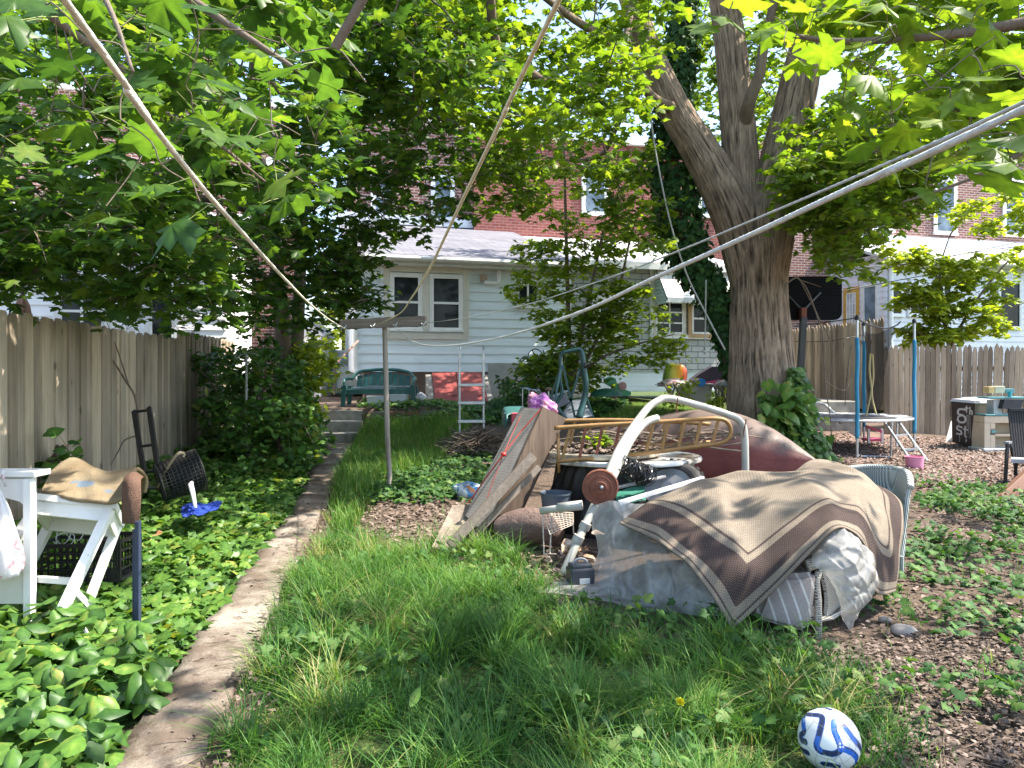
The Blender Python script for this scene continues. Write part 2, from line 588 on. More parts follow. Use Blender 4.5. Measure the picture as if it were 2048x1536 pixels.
IVYR = [(1280, 1262), (1500, 1255), (1660, 1240), (1790, 1180), (1835, 1060), (1835, 965), (1990, 975), (2400, 1010), (2400, 1330), (2000, 1290), (1700, 1310), (1480, 1330), (1300, 1330)]
MULCH = [(1240, 1330), (1560, 1300), (2500, 1230), (2500, 1800), (1780, 1700), (1720, 1420), (1600, 1350)]
CHIPS = [(1610, 1000), (1620, 870), (1720, 860), (1900, 880), (2400, 910), (2400, 985), (1990, 985), (1840, 980), (1830, 940), (1700, 930)]

# ------------------------------------------------------------------ ground
def ground():
    xs = np.concatenate([np.linspace(-300, -12, 14), np.arange(-11.5, 14, 0.11), np.linspace(15, 300, 14)])
    ys = np.concatenate([np.linspace(-60, -1, 8), np.arange(-0.5, 20, 0.11), np.linspace(21, 900, 16)])
    X, Y = np.meshgrid(xs, ys)
    Z = gz(X, Y) + 0.02 * (vnoise(X, Y, 3.1, 5) - 0.5) * (np.abs(X) < 13) * (Y < 20)
    V = np.stack([X, Y, Z], 2).reshape(-1, 3)
    nx, ny = len(xs), len(ys)
    i = np.arange(ny - 1)[:, None] * nx + np.arange(nx - 1)[None]
    Fc = np.stack([i, i + 1, i + nx + 1, i + nx], 2).reshape(-1, 4)
    m, nt, b = _nt('soil_and_leaf_litter')
    v = coords(nt)
    f1 = noise(nt, v, 1.2, 8, 0.65); f2 = noise(nt, v, 45, 6, 0.7); f3 = noise(nt, v, 9, 5, 0.6)
    soil = ramp(nt, f2, [(0.28, (0.055, 0.039, 0.030)), (0.5, (0.12, 0.088, 0.067)), (0.72, (0.23, 0.178, 0.145))])
    green = ramp(nt, f2, [(0.3, (0.025, 0.05, 0.012)), (0.7, (0.09, 0.14, 0.035))])
    a = N(nt, 'ShaderNodeAttribute'); a.attribute_name = 'green'
    add = N(nt, 'ShaderNodeMath'); add.operation = 'MULTIPLY_ADD'
    L(nt, f3, add.inputs[0]); add.inputs[1].default_value = 0.6
    L(nt, a.outputs['Fac'], add.inputs[2])
    col = mix(nt, ramp(nt, add.outputs[0], [(0.62, 0), (0.95, 1)]), soil, green)
    c = N(nt, 'ShaderNodeAttribute'); c.attribute_name = 'chips'
    vo = N(nt, 'ShaderNodeTexVoronoi'); vo.inputs['Scale'].default_value = 34; L(nt, coords(nt, (1, 1.6, 1)), vo.inputs['Vector'])
    chip = mix(nt, ramp(nt, f1, [(0.3, 0), (0.7, 0.7)]), ramp(nt, vo.outputs['Color'], [(0.1, (0.10, 0.06, 0.045)), (0.5, (0.24, 0.16, 0.13)), (0.9, (0.40, 0.29, 0.25))]), (0.12, 0.08, 0.06))
    col = mix(nt, c.outputs['Fac'], col, chip)
    L(nt, col, b.inputs['Base Color']); b.inputs['Roughness'].default_value = 0.95
    b.inputs['Specular IOR Level'].default_value = 0.1
    bump(nt, b, f2, 0.9, 0.03)
    o = npmesh('ground', V, Fc, np.zeros(len(V)), m, smooth=True)
    tag(o, kind='structure')
    px, py = topx(V[:, 0], np.maximum(V[:, 1], 0.3), V[:, 2])
    ok = V[:, 1] > 0.5
    g = (inpoly(px, py, GRASS) | inpoly(px, py, GRASS2) | inpoly(px, py, LAWN) | inpoly(px, py, IVYL)) & ok
    g = g | (np.abs(V[:, 0]) > 13) | (V[:, 1] > 20)
    at = o.data.attributes.new('green', 'FLOAT', 'POINT'); at.data.foreach_set('value', (0.1 + 0.5 * g).astype(np.float32))
    ch = inpoly(px, py, CHIPS) & ok
    at = o.data.attributes.new('chips', 'FLOAT', 'POINT'); at.data.foreach_set('value', (ch * 1.0).astype(np.float32))


ground()


def path():
    ys = np.arange(1.5, 13.4, 0.09)
    mb = MB(); rows = []
    for y in ys:
        c = float(path_x(y)); hw = 0.168
        e0 = hw + 0.06 * (float(vnoise(y, 0.3, 2.2, 1)) - 0.5) + 0.03 * (float(vnoise(y, 0.3, 9, 2)) - 0.5)
        e1 = hw + 0.06 * (float(vnoise(y, 7.3, 2.2, 3)) - 0.5) + 0.03 * (float(vnoise(y, 5.3, 9, 4)) - 0.5)
        row = []
        for t, dz in ((-1, -0.03), (-0.97, 0.02), (-0.5, 0.026), (0, 0.028), (0.5, 0.026), (0.97, 0.02), (1, -0.03)):
            x = c + t * (e0 if t < 0 else e1)
            row.append(Vector((x, y, gzf(x, y) + dz + 0.012)))
        rows.append(row)
    mb.grid(rows)
    m, nt, b = _nt('old_concrete_path')
    v = coords(nt)
    f = noise(nt, v, 60, 6, 0.7); f1 = noise(nt, v, 2.2, 7, 0.65); f2 = noise(nt, v, 14, 6, 0.7)
    col = ramp(nt, f, [(0.3, (0.20, 0.17, 0.14)), (0.7, (0.40, 0.35, 0.295))])
    col = mix(nt, ramp(nt, f1, [(0.38, 0), (0.58, 0.92)]), col, (0.115, 0.085, 0.065))
    col = mix(nt, ramp(nt, f2, [(0.56, 0), (0.64, 0.8)]), col, (0.06, 0.045, 0.035))
    L(nt, col, b.inputs['Base Color']); b.inputs['Roughness'].default_value = 0.92
    b.inputs['Specular IOR Level'].default_value = 0.15
    bump(nt, b, f, 0.6, 0.012)
    tag(mb.build('path', m, smooth=True), kind='structure')


path()

# ------------------------------------------------------------------ grass and ground cover (uncountable)
def blades(pos, hgt, wid, lean, rnd, rng=RNG, seg=3):
    n = len(pos)
    a = rng.uniform(0, 2 * PI, n)
    d = np.stack([np.cos(a), np.sin(a), np.zeros(n)], 1)
    s = np.stack([-np.sin(a), np.cos(a), np.zeros(n)], 1)
    rows = []
    for i in range(seg + 1):
        t = i / seg
        c = pos + d * (lean * t ** 1.8)[:, None] + np.stack([np.zeros(n), np.zeros(n), hgt * (t - 0.28 * (lean / np.maximum(hgt, 1e-3)) * t * t)], 1)
        wd = wid * (1 - t ** 1.6) * 0.5
        if i < seg:
            rows.append(c - s * wd[:, None]); rows.append(c + s * wd[:, None])
        else:
            rows.append(c)
    V = np.stack(rows, 1); k = V.shape[1]
    f = []
    for i in range(seg - 1):
        q = [2 * i, 2 * i + 1, 2 * i + 3, 2 * i + 2]
        f += [(q[0], q[1], q[2]), (q[0], q[2], q[3])]
    f.append((2 * seg - 2, 2 * seg - 1, 2 * seg))
    f = np.array(f)
    Fc = f[None] + (np.arange(n) * k)[:, None, None]
    return V.reshape(-1, 3), Fc.reshape(-1, 3), np.repeat(rnd, k)


GRASSM = leafmat('grass_blades', [(0, (0.028, 0.09, 0.022)), (0.35, (0.068, 0.18, 0.034)), (0.7, (0.14, 0.28, 0.045)), (0.88, (0.23, 0.30, 0.075)), (1, (0.42, 0.34, 0.17))], 0.4, 0.5, (1.2, 1.2, 0.6), 0.3)


def grass():
    rng = np.random.default_rng(3)
    parts = []
    p = scatter_ground(330000, GRASS, (-2.4, 2.8, 1.9, 6.5), 26, rng)
    # clumps: keep where a tuft noise is high
    k = vnoise(p[:, 0], p[:, 1], 3.5, 8) * 0.6 + vnoise(p[:, 0], p[:, 1], 9, 9) * 0.5 > rng.uniform(0.40, 0.85, len(p))
    p = p[k]
    p = p[np.abs(p[:, 0] - path_x(p[:, 1])) > 0.14 + 0.06 * vnoise(p[:, 0], p[:, 1], 3, 78)]
    n = len(p)
    keep = rng.uniform(0, 1, n) < np.clip(4.2 / p[:, 1], 0.3, 1.0) ** 1.3
    p = p[keep]; n = len(p)
    tall = vnoise(p[:, 0], p[:, 1], 1.6, 12)
    h = rng.gamma(5, 0.024, n) * (0.25 + 1.15 * tall); h = np.clip(h, 0.03, 0.36)
    db = np.hypot(p[:, 0] - 1.16, p[:, 1] - 2.62); h = h * np.clip((db - 0.05) / 0.35, 0.22, 1)
    parts.append(blades(p, h, rng.uniform(0.0028, 0.0065, n) * (1 + 0.12 * p[:, 1] / 3), h * rng.uniform(0.25, 1.5, n), np.clip(rng.normal(0.36, 0.24, n) + 0.5 * (vnoise(p[:, 0], p[:, 1], 1.1, 31) - 0.5), 0, 1), rng))
    print('grass blades', n)
    # taller arching tufts, and dry thatch between them
    c = scatter_ground(1500, GRASS, (-2.2, 2.6, 2.0, 6.0), 10, rng)[:210]; c = c[(np.hypot(c[:, 0] - 1.16, c[:, 1] - 2.5) > 0.5) & (np.abs(c[:, 0] - path_x(c[:, 1])) > 0.25)]
    p = np.repeat(c, 70, 0) + rng.normal(0, 1, (len(c) * 70, 3)) * np.array([0.035, 0.035, 0]); n = len(p); h = np.repeat(rng.uniform(0.16, 0.34, len(c)), 70) * rng.uniform(0.5, 1.1, n)
    parts.append(blades(p, h, rng.uniform(0.004, 0.008, n), h * rng.uniform(0.4, 1.5, n), np.clip(np.repeat(rng.normal(0.52, 0.2, len(c)), 70) + rng.normal(0, 0.12, n), 0, 1), rng, 4))
    p = scatter_ground(40000, GRASS, (-2.4, 2.8, 1.9, 6.5), 26, rng); p = p[np.abs(p[:, 0] - path_x(p[:, 1])) > 0.16][:12000]; n = len(p)
    parts.append(blades(p, np.full(n, 0.02), rng.uniform(0.003, 0.006, n), rng.uniform(0.05, 0.14, n), rng.uniform(0.86, 1, n), rng, 3))
    p = scatter_ground(200000, GRASS2, (-3.0, -0.3, 5.5, 13.4), 14, rng)
    p = p[np.abs(p[:, 0] - path_x(p[:, 1])) > 0.2]
    p = p[rng.uniform(0, 1, len(p)) < 0.42]
    n = len(p); h = np.clip(rng.gamma(7, 0.026, n), 0.05, 0.36) * (0.6 + 0.6 * vnoise(p[:, 0], p[:, 1], 1.5, 14))
    parts.append(blades(p, h, rng.uniform(0.006, 0.012, n), h * rng.uniform(0.2, 0.9, n), np.clip(rng.normal(0.6, 0.2, n), 0, 1), rng, 2))
    p = scatter_ground(60000, LAWN, (0.8, 4.2, 10, 17), 14, rng)
    n = len(p); h = rng.uniform(0.05, 0.13, n)
    parts.append(blades(p, h, rng.uniform(0.008, 0.014, n), h * rng.uniform(0.2, 0.9, n), np.clip(rng.normal(0.72, 0.18, n), 0, 1), rng, 2))
    # thin strays over the bare ground
    p = scatter_ground(30000, [(560, 1560), (600, 1000), (900, 960), (1200, 1200), (1850, 1200), (2300, 900), (2300, 1700), (560, 1700)], (-2, 8, 1.9, 14), 20, rng)
    p = p[(rng.uniform(0, 1, len(p)) < 0.55) & (vnoise(p[:, 0], p[:, 1], 2.6, 18) > 0.5)]
    p = p[np.abs(p[:, 0] - path_x(p[:, 1])) > 0.2]
    n = len(p); h = rng.uniform(0.04, 0.16, n)
    parts.append(blades(p, h, rng.uniform(0.004, 0.008, n), h * rng.uniform(0.3, 1.1, n), np.clip(rng.normal(0.45, 0.25, n), 0, 1), rng, 2))
    V, Fc, r = merge(parts)
    tag(npmesh('grass', V, Fc, r, GRASSM), 'long green grass growing in tufts beside the concrete path', 'grass', kind='stuff')


grass()

IVYM_MAT = leafmat('ivy_leaves', [(0, (0.024, 0.075, 0.018)), (0.5, (0.070, 0.165, 0.030)), (0.85, (0.13, 0.25, 0.04)), (0.96, (0.21, 0.30, 0.06)), (1, (0.34, 0.30, 0.06))], 0.36, 0.46, (1.2, 1.2, 0.45), 0.4)
IVYD_MAT = leafmat('ground_ivy_leaves', [(0, (0.018, 0.055, 0.018)), (0.5, (0.045, 0.115, 0.032)), (0.85, (0.09, 0.18, 0.04)), (1, (0.16, 0.22, 0.06))], 0.32, 0.58, (1.1, 1.2, 0.5), 0.2)


def cover(name, label, cat, poly, box, n, hfun, size, tmpl, mat, dens=None, seed=0, tilt=0.45, extra=None, rmean=0.5):
    rng = np.random.default_rng(seed)
    p = scatter_ground(n, poly, box, 12, rng)
    p = p[np.abs(p[:, 0] - path_x(p[:, 1]) - 0.03) > 0.14 + 0.07 * vnoise(p[:, 0], p[:, 1], 3, 77)]
    if dens is not None:
        p = p[dens(p) > rng.uniform(0, 1, len(p))]
    k = len(p)
    u = rng.uniform(0, 1, k)
    p = p.copy(); p[:, 2] += 0.015 + u ** 0.7 * hfun(p)
    nrm = np.stack([rng.normal(0, tilt, k), rng.normal(-0.12, tilt, k), np.ones(k)], 1)
    sc = rng.uniform(size[0], size[1], k)
    rot = frames(k, nrm, None, rng)
    parts = [leaves(tmpl, p, rot, sc, np.clip(rng.normal(rmean, 0.2, k) + 0.2 * (u - 0.5), 0, 1))]
    if extra is not None: parts += extra(rng)
    V, Fc, r = merge(parts)
    print(name, k)
    return tag(npmesh(name, V, Fc, r, mat), label, cat, kind='stuff')


def hleft(p):
    dp = path_x(p[:, 1]) - 0.2 - p[:, 0]
    return np.clip(0.05 + 0.17 * dp, 0.05, 0.30) * (0.6 + 0.8 * vnoise(p[:, 0], p[:, 1], 2.0, 22))


cover('ivy', 'broad green ivy covering the ground between the tan fence and the path', 'ivy', IVYL, (-6, -0.8, 1.8, 13.2), 42000, hleft, (0.055, 0.11), IVY, IVYM_MAT,
      dens=lambda p: 1.15 * np.clip(5.5 / p[:, 1], 0.6, 1) * (0.45 + 0.8 * vnoise(p[:, 0], p[:, 1], 2.2, 33)), seed=21, rmean=0.55)


def trios(rng):
    """larger three-leaved plants in front"""
    p = scatter_ground(900, [(-300, 1700), (-300, 1230), (60, 1260), (230, 1330), (330, 1440), (230, 1480), (200, 1700)], (-3, -0.9, 1.9, 4.6), 8, rng)
    k = len(p); p = p.copy(); p[:, 2] += rng.uniform(0.10, 0.30, k)
    out = []
    a = rng.uniform(0, 2 * PI, k)
    for j in (-1.15, 0, 1.15):
        d = np.stack([np.cos(a + j), np.sin(a + j), np.zeros(k)], 1)
        nrm = np.stack([rng.normal(0, 0.25, k), rng.normal(-0.2, 0.25, k), np.ones(k)], 1) + d * 0.25
        out.append(leaves(OVAL, p + d * 0.012, frames(k, nrm, d, rng), rng.uniform(0.085, 0.125, k), np.clip(rng.normal(0.5, 0.25, k), 0, 1)))
    return out


cover('three_leaved_creeper', 'glossy three-leaved creeper in the lower left corner', 'creeper', [(-300, 1700), (-300, 1100), (120, 1160), (240, 1300), (330, 1440), (230, 1500), (200, 1700)], (-3.4, -0.9, 1.9, 5.0), 500, lambda p: 0.22 + 0 * p[:, 0], (0.07, 0.12), IVY, IVYM_MAT, seed=23, extra=trios, rmean=0.5)
cover('ground_ivy', 'low dark green ground ivy spreading behind the clothes post', 'ground ivy', IVYM, (-2.2, 0.2, 6, 13), 14000, lambda p: 0.09 + 0 * p[:, 0], (0.05, 0.085), IVY, IVYD_MAT, seed=24, dens=lambda p: vnoise(p[:, 0], p[:, 1], 1.8, 41) * 1.0)
cover('weed_patch', 'low weeds growing along the terrace edge below the bench', 'weeds', [(712, 848), (716, 806), (990, 792), (1000, 850)], (-3, 0.4, 10, 15), 16000, lambda p: 0.10 + 0 * p[:, 0], (0.05, 0.09), MAPLE_S, IVYM_MAT, seed=28, dens=lambda p: vnoise(p[:, 0], p[:, 1], 2.4, 71))
cover('ground_ivy', 'ground ivy on the slope below the shingled wall', 'ground ivy', IVYS, (-0.6, 3.4, 9.5, 15.5), 26000, lambda p: 0.16 + 0 * p[:, 0], (0.06, 0.11), IVY, IVYD_MAT, seed=25)
cover('ground_ivy', 'dark lobed ground ivy around and right of the covered sofa', 'ground ivy', IVYR, (0.5, 9, 2.8, 13), 52000, lambda p: 0.02 + 0.13 * vnoise(p[:, 0], p[:, 1], 2, 3), (0.04, 0.075), IVY, IVYD_MAT, seed=26,
      dens=lambda p: np.clip(vnoise(p[:, 0], p[:, 1], 1.5, 51) * 1.9 - 0.35, 0, 1) * np.clip(6 / p[:, 1], .5, 1))
cover('weed_patch', 'broad soft weeds growing between the grass blades in front', 'weeds', [(470, 1600), (600, 1150), (900, 1110), (1100, 1200), (1500, 1290), (1750, 1380), (2300, 1330), (2300, 1700)], (-2, 5, 1.9, 6), 13000, lambda p: 0.05 + 0.15 * vnoise(p[:, 0], p[:, 1], 2, 6), (0.025, 0.07), MAPLE_S, IVYD_MAT, seed=27, tilt=0.7,
      dens=lambda p: np.clip(vnoise(p[:, 0], p[:, 1], 1.9, 61) * 2.2 - 0.75, 0, 1), rmean=0.62)


LITTER = M('dead_leaf', (0.26, 0.17, 0.11), (0.10, 0.062, 0.04), 14, 0.9)
CHIPM, _nt2, _b2 = _nt('wood_chips_loose')
_a = N(_nt2, 'ShaderNodeAttribute'); _a.attribute_name = 'rnd'
L(_nt2, ramp(_nt2, _a.outputs['Fac'], [(0, (0.055, 0.040, 0.031)), (0.3, (0.11, 0.078, 0.060)), (0.6, (0.165, 0.12, 0.095)), (1, (0.26, 0.20, 0.168))]), _b2.inputs['Base Color'])
_b2.inputs['Roughness'].default_value = 0.9


def litter(name, label, cat, poly, box, n, size, seed, rm=0.5, tmpl=CHIP, dens=None, onpath=False):
    rng = np.random.default_rng(seed)
    p = scatter_ground(n, poly, box, 16, rng)
    if dens is not None: p = p[dens(p) > rng.uniform(0, 1, len(p))]
    k = len(p); p = p.copy(); p[:, 2] += rng.uniform(0.004, 0.03, k) + (0.036 if onpath else 0)
    nrm = np.stack([rng.normal(0, 0.35, k), rng.normal(0, 0.35, k), np.ones(k)], 1)
    V, Fc, r = leaves(tmpl, p, frames(k, nrm, None, rng), rng.uniform(size[0], size[1], k), np.clip(rng.normal(rm, 0.25, k), 0, 1))
    tag(npmesh(name, V, Fc, r, CHIPM), label, cat, kind='stuff')


litter('leaf_litter', 'brown dead leaves and bark covering the bare soil in the lower right', 'leaf litter', MULCH, (0.4, 5, 1.9, 4.6), 30000, (0.008, 0.036), 31, 0.30, MAPLE_S)
litter('wood_chips', 'pinkish wood chips strewn around the trampoline', 'wood chips', CHIPS, (3, 12, 8, 15), 34000, (0.02, 0.06), 32, 0.70)
litter('leaf_litter', 'dry leaf bits along the edges of the concrete path', 'leaf litter', [(200, 1700), (380, 1330), (520, 1150), (600, 1020), (640, 900), (700, 900), (680, 1000), (620, 1120), (560, 1300), (480, 1700)], (-3, -0.6, 1.9, 13), 12000, (0.012, 0.04), 33, 0.3, onpath=True,
       dens=lambda p: 0.10 + 0.9 * (np.abs(p[:, 0] - path_x(p[:, 1])) > 0.15))
litter('leaf_litter', 'dry leaves on the trodden soil beside the leaning plank', 'leaf litter', [(640, 1090), (700, 1010), (960, 1010), (1020, 1090), (1200, 1100), (1160, 1240), (1080, 1180), (880, 1105), (690, 1075)], (-2, 1.2, 4, 9), 9000, (0.015, 0.06), 34, 0.55)
litter('leaf_litter', 'leaf bits under the ivy right of the sofa', 'leaf litter', IVYR, (0.5, 9, 2.8, 13), 30000, (0.012, 0.05), 35, 0.3)


def ground_twigs():
    mb = MB(); rg = np.random.default_rng(44); p = scatter_ground(2600, MULCH, (0.4, 5, 1.9, 4.6), 16, rg)[:420]
    q = scatter_ground(2600, CHIPS + IVYR[:3], (2, 9, 4, 13), 16, rg)[:160]
    for x, y, z in np.concatenate([p, q]):
        a = rg.uniform(0, 6.28); l_ = rg.uniform(0.04, 0.16); d = Vector((math.cos(a), math.sin(a), rg.uniform(-.05, .15))) * l_; c = Vector((x, y, z + 0.015))
        mb.tube([c - d, c + Vector((rg.normal(0, .01), rg.normal(0, .01), .004)), c + d], [0.003, 0.0028, 0.0015], 4, False)
    tag(mb.build('fallen_twigs', M('brown_twig', (0.16, 0.11, 0.08), (0.07, 0.05, 0.035), 20, 0.9)), 'thin fallen twigs strewn over the bare soil at the right', 'twigs', kind='stuff')


ground_twigs()
# ------------------------------------------------------------------ houses
WHITE_SIDING = M('white_clapboard', (0.75, 0.82, 0.87), (0.66, 0.73, 0.78), 3, 0.55, stretch=(0.4, 1, 1), dirt=(0.42, 0.44, 0.42), dlo=0.55, dhi=0.9)
LILAC_SIDING = M('pale_lilac_clapboard', (0.74, 0.73, 0.78), (0.66, 0.65, 0.71), 2, 0.5)
WHITE_PAINT = M('white_house_paint', (0.80, 0.80, 0.79), (0.68, 0.68, 0.66), 5, 0.45, dirt=(0.45, 0.42, 0.36), dlo=0.62, dhi=0.85)
CREAM_TRIM = M('cream_trim', (0.62, 0.59, 0.52), (0.52, 0.49, 0.42), 6, 0.55)
GLASS = glassmat('window_glass')
SKYGLASS = glassmat('upper_window_glass', (0.10, 0.13, 0.16), 0.08)
BROWN_BRICK = brickmat('brown_brick', (0.27, 0.115, 0.085), (0.19, 0.075, 0.06), (0.46, 0.38, 0.35), 0.26, 0.09, 0.014)
RED_BRICK = brickmat('painted_red_brick', (0.30, 0.095, 0.075), (0.23, 0.07, 0.058), (0.36, 0.19, 0.165), 0.26, 0.09, 0.012)
GREY_SHINGLE = brickmat('grey_wall_shingles', (0.50, 0.52, 0.51), (0.43, 0.46, 0.46), (0.13, 0.135, 0.14), 0.335, 0.145, 0.010, 0.5, 0.8)
ROOF_SHINGLE = brickmat('asphalt_roof_shingles', (0.215, 0.21, 0.235), (0.15, 0.147, 0.168), (0.09, 0.09, 0.10), 0.5, 0.12, 0.012, 0.4, 0.9, axes='xy')
METAL_ROOF = M('pale_metal_roof', (0.55, 0.55, 0.57), (0.45, 0.45, 0.47), 2, 0.4)
CONCRETE = M('weathered_concrete', (0.34, 0.32, 0.28), (0.19, 0.175, 0.15), 7, 0.9, bmp=0.4, bs=50, dirt=(0.10, 0.10, 0.06), dlo=0.55, dhi=0.8)
RUBBLE = M('rubble_stone', (0.24, 0.18, 0.14), (0.11, 0.08, 0.065), 5, 0.95, bmp=0.9, bs=14)
TH = 15.0


class House:
    def __init__(s, name, label, O, th=TH):
        s.O = Vector((O[0], O[1], 0)); s.th = th
        s.u = Vector((math.cos(R(th)), math.sin(R(th)))); s.v = Vector((-s.u.y, s.u.x))
        s.root = thing(name, label, 'house', s.O, R(th))

    def pos(s, x, d):
        return Vector((s.O.x + x * s.u.x + d * s.v.x, s.O.y + x * s.u.y + d * s.v.y))

    def x(s, px, d):
        k = (px - CX) / F
        return (k * (s.O.y + d * s.v.y) - s.O.x - d * s.v.x) / (s.u.x - k * s.u.y)

    def d(s, px, x):
        k = (px - CX) / F
        return (k * (s.O.y + x * s.u.y) - s.O.x - x * s.u.x) / (s.v.x - k * s.v.y)

    def z(s, py, x, d):
        return CZ - (py - HY) / F * s.pos(x, d).y


def clap(mb, x0, x1, z0, z1, y, ex=0.2, lip=0.03, side=False, holes=()):
    """lapped boards: each a wedge; side=True runs along local y at x=y value"""
    z = z0
    while z < z1 - 0.01:
        zt = min(z + ex, z1)
        pr = [(0.0, z), (-lip, z), (-0.003, zt), (0.0, zt)]
        if side:
            vs = [Vector((y + a, x0, b)) for a, b in pr] + [Vector((y + a, x1, b)) for a, b in pr]
        else:
            vs = [Vector((x0, y + a, b)) for a, b in pr] + [Vector((x1, y + a, b)) for a, b in pr]
        mb.r = random.random()
        mb.add(vs, [(0, 1, 2, 3), (4, 7, 6, 5), (0, 4, 5, 1), (1, 5, 6, 2), (2, 6, 7, 3), (3, 7, 4, 0)])
        z = zt


def window(root, x0, x1, z0, z1, y, fw=0.07, fm=None, bars_x=1, bars_z=2, glass=None, proud=0.05, trim=None, sash=0.045, arch=0.0, name='window'):
    """pane; children frame and sill"""
    g = MB().box(((x0 + x1) / 2, y - 0.012, (z0 + z1) / 2), (x1 - x0 - 0.01, 0.012, z1 - z0 - 0.01)).build(name, glass or GLASS, root, local=True)
    fm = fm or WHITE_PAINT
    f = MB(); yc = y - proud / 2 - 0.004
    f.box((x0 - fw / 2, yc, (z0 + z1) / 2), (fw, proud, z1 - z0)); f.box((x1 + fw / 2, yc, (z0 + z1) / 2), (fw, proud, z1 - z0))
    f.box(((x0 + x1) / 2, yc, z1 + fw / 2), (x1 - x0 + 2 * fw, proud, fw))
    if arch:
        o = [(x0 - fw, z1 + fw)] + [((x0 + x1) / 2 + (x1 - x0 + 2 * fw) / 2 * math.cos(PI - PI * i / 10), z1 + fw + arch * math.sin(PI * i / 10)) for i in range(1, 10)] + [(x1 + fw, z1 + fw)]
        f.prism(o, proud, None, (0, yc - proud / 2, 0))
    f.build('frame', fm, g, local=True)
    b = MB(); yb = y - 0.018 - proud * 0.3
    s = sash
    for i in range(1, bars_x):
        xx = x0 + (x1 - x0) * i / bars_x
        b.box((xx, yb, (z0 + z1) / 2), (s, proud * 0.55, z1 - z0 - 0.004))
    for i in range(1, bars_z):
        zz = z0 + (z1 - z0) * i / bars_z
        b.box(((x0 + x1) / 2, yb - 0.003, zz), (x1 - x0 - 0.004, proud * 0.55, s))
    for xx, w_ in ((x0 + s / 2 + 0.003, s), (x1 - s / 2 - 0.003, s)):
        b.box((xx, yb - 0.006, (z0 + z1) / 2), (w_, proud * 0.5, z1 - z0 - 0.008))
    for zz in (z0 + s / 2 + 0.003, z1 - s / 2 - 0.003):
        b.box(((x0 + x1) / 2, yb - 0.009, zz), (x1 - x0 - 0.01, proud * 0.5, s))
    b.build('sash', WHITE_PAINT, g, local=True)
    MB().box(((x0 + x1) / 2, y - 0.05, z0 - fw * 0.5 - 0.002), (x1 - x0 + 2.5 * fw, 0.10, fw)).build('sill', trim or fm, g, local=True)
    return g


# ---- the white clapboard house in the middle
h1 = House('clapboard_house', 'white clapboard extension behind the bench, with brown brick rising above its roof', (-3.34, 16.0))
r1 = h1.root
xe = h1.x(1142, 0); zb = 1.53; ze = 3.86
DB = 6.5
mb = MB(); clap(mb, 0, xe, zb, ze, 0, 0.2); mb.box((xe / 2, 0.08, (zb + ze) / 2), (xe, 0.155, ze - zb)); mb.build('wall', WHITE_SIDING, r1, local=True)
mb = MB(); mb.box((0.078, DB / 2 + 0.08, (zb + ze) / 2), (0.15, DB - 0.2, ze - zb)); mb.box((xe - 0.08, DB / 2 + 0.08, (zb + ze) / 2), (0.15, DB - 0.2, ze - zb)); mb.build('side_wall', WHITE_SIDING, r1, local=True)
MB().box((xe / 2 + 0.1, 0.35, 0.95), (xe - 0.1, 0.5, 1.15)).build('foundation', RUBBLE, r1, local=True)
xf = h1.x(972, -0.05)
MB().box(((xf + xe) / 2 + 0.3, 0.06, 1.2), (xe - xf + 0.5, 0.22, h1.z(726, xf, -0.05) * 2 - 2.4)).build('foundation_panel', M('grey_cement_board', (0.36, 0.36, 0.34), (0.26, 0.27, 0.25), 4, 0.9), r1, local=True)
# roof
ztop = 5.93
mb = MB(); mb.hexa([(-0.2, -0.32, 3.93), (xe + 0.25, -0.32, 3.93), (xe + 0.25, DB - 0.02, ztop), (-0.2, DB - 0.02, ztop)][::1], [(-0.2, -0.32, 4.05), (xe + 0.25, -0.32, 4.05), (xe + 0.25, DB - 0.02, ztop + 0.12), (-0.2, DB - 0.02, ztop + 0.12)])
mb.build('roof', ROOF_SHINGLE, r1, local=True)
mb = MB(); mb.tube([(-0.22, -0.40, 3.97), (xe + 0.27, -0.40, 3.955)], 0.062, 10); mb.box((xe / 2, -0.17, 3.85), (xe + 0.3, 0.34, 0.03)); mb.box((xe / 2, -0.325, 3.90), (xe + 0.4, 0.02, 0.13))
mb.build('gutter', M('pale_gutter', (0.62, 0.62, 0.58), (0.5, 0.5, 0.47), 4, 0.5), r1, local=True)
mb = MB(); n_ = int(xe / 0.13)
for i in range(n_): mb.box((0.1 + i * 0.13, -0.012, 3.80), (0.06, 0.05, 0.055))
mb.box((xe / 2, -0.006, 3.815), (xe - 0.1, 0.03, 0.03)); mb.build('dentil_trim', WHITE_PAINT, r1, local=True)
MB().box((xe / 2, DB - 0.05, ztop + 0.28), (xe + 0.5, 0.12, 0.30)).build('flashing', M('white_flashing', (0.72, 0.74, 0.78), (0.6, 0.62, 0.66), 2, 0.6), r1, local=True)
# downspout at the left corner
mb = MB(); mb.tube([(-0.08, -0.40, 3.92), (-0.07, -0.2, 3.6), (-0.06, -0.08, 3.4), (-0.06, -0.07, 1.6), (0.02, -0.15, 1.35)], 0.045, 8); mb.box((-0.05, -0.02, 2.6), (0.10, 0.05, 2.2)); mb.build('downspout', WHITE_PAINT, r1, local=True)
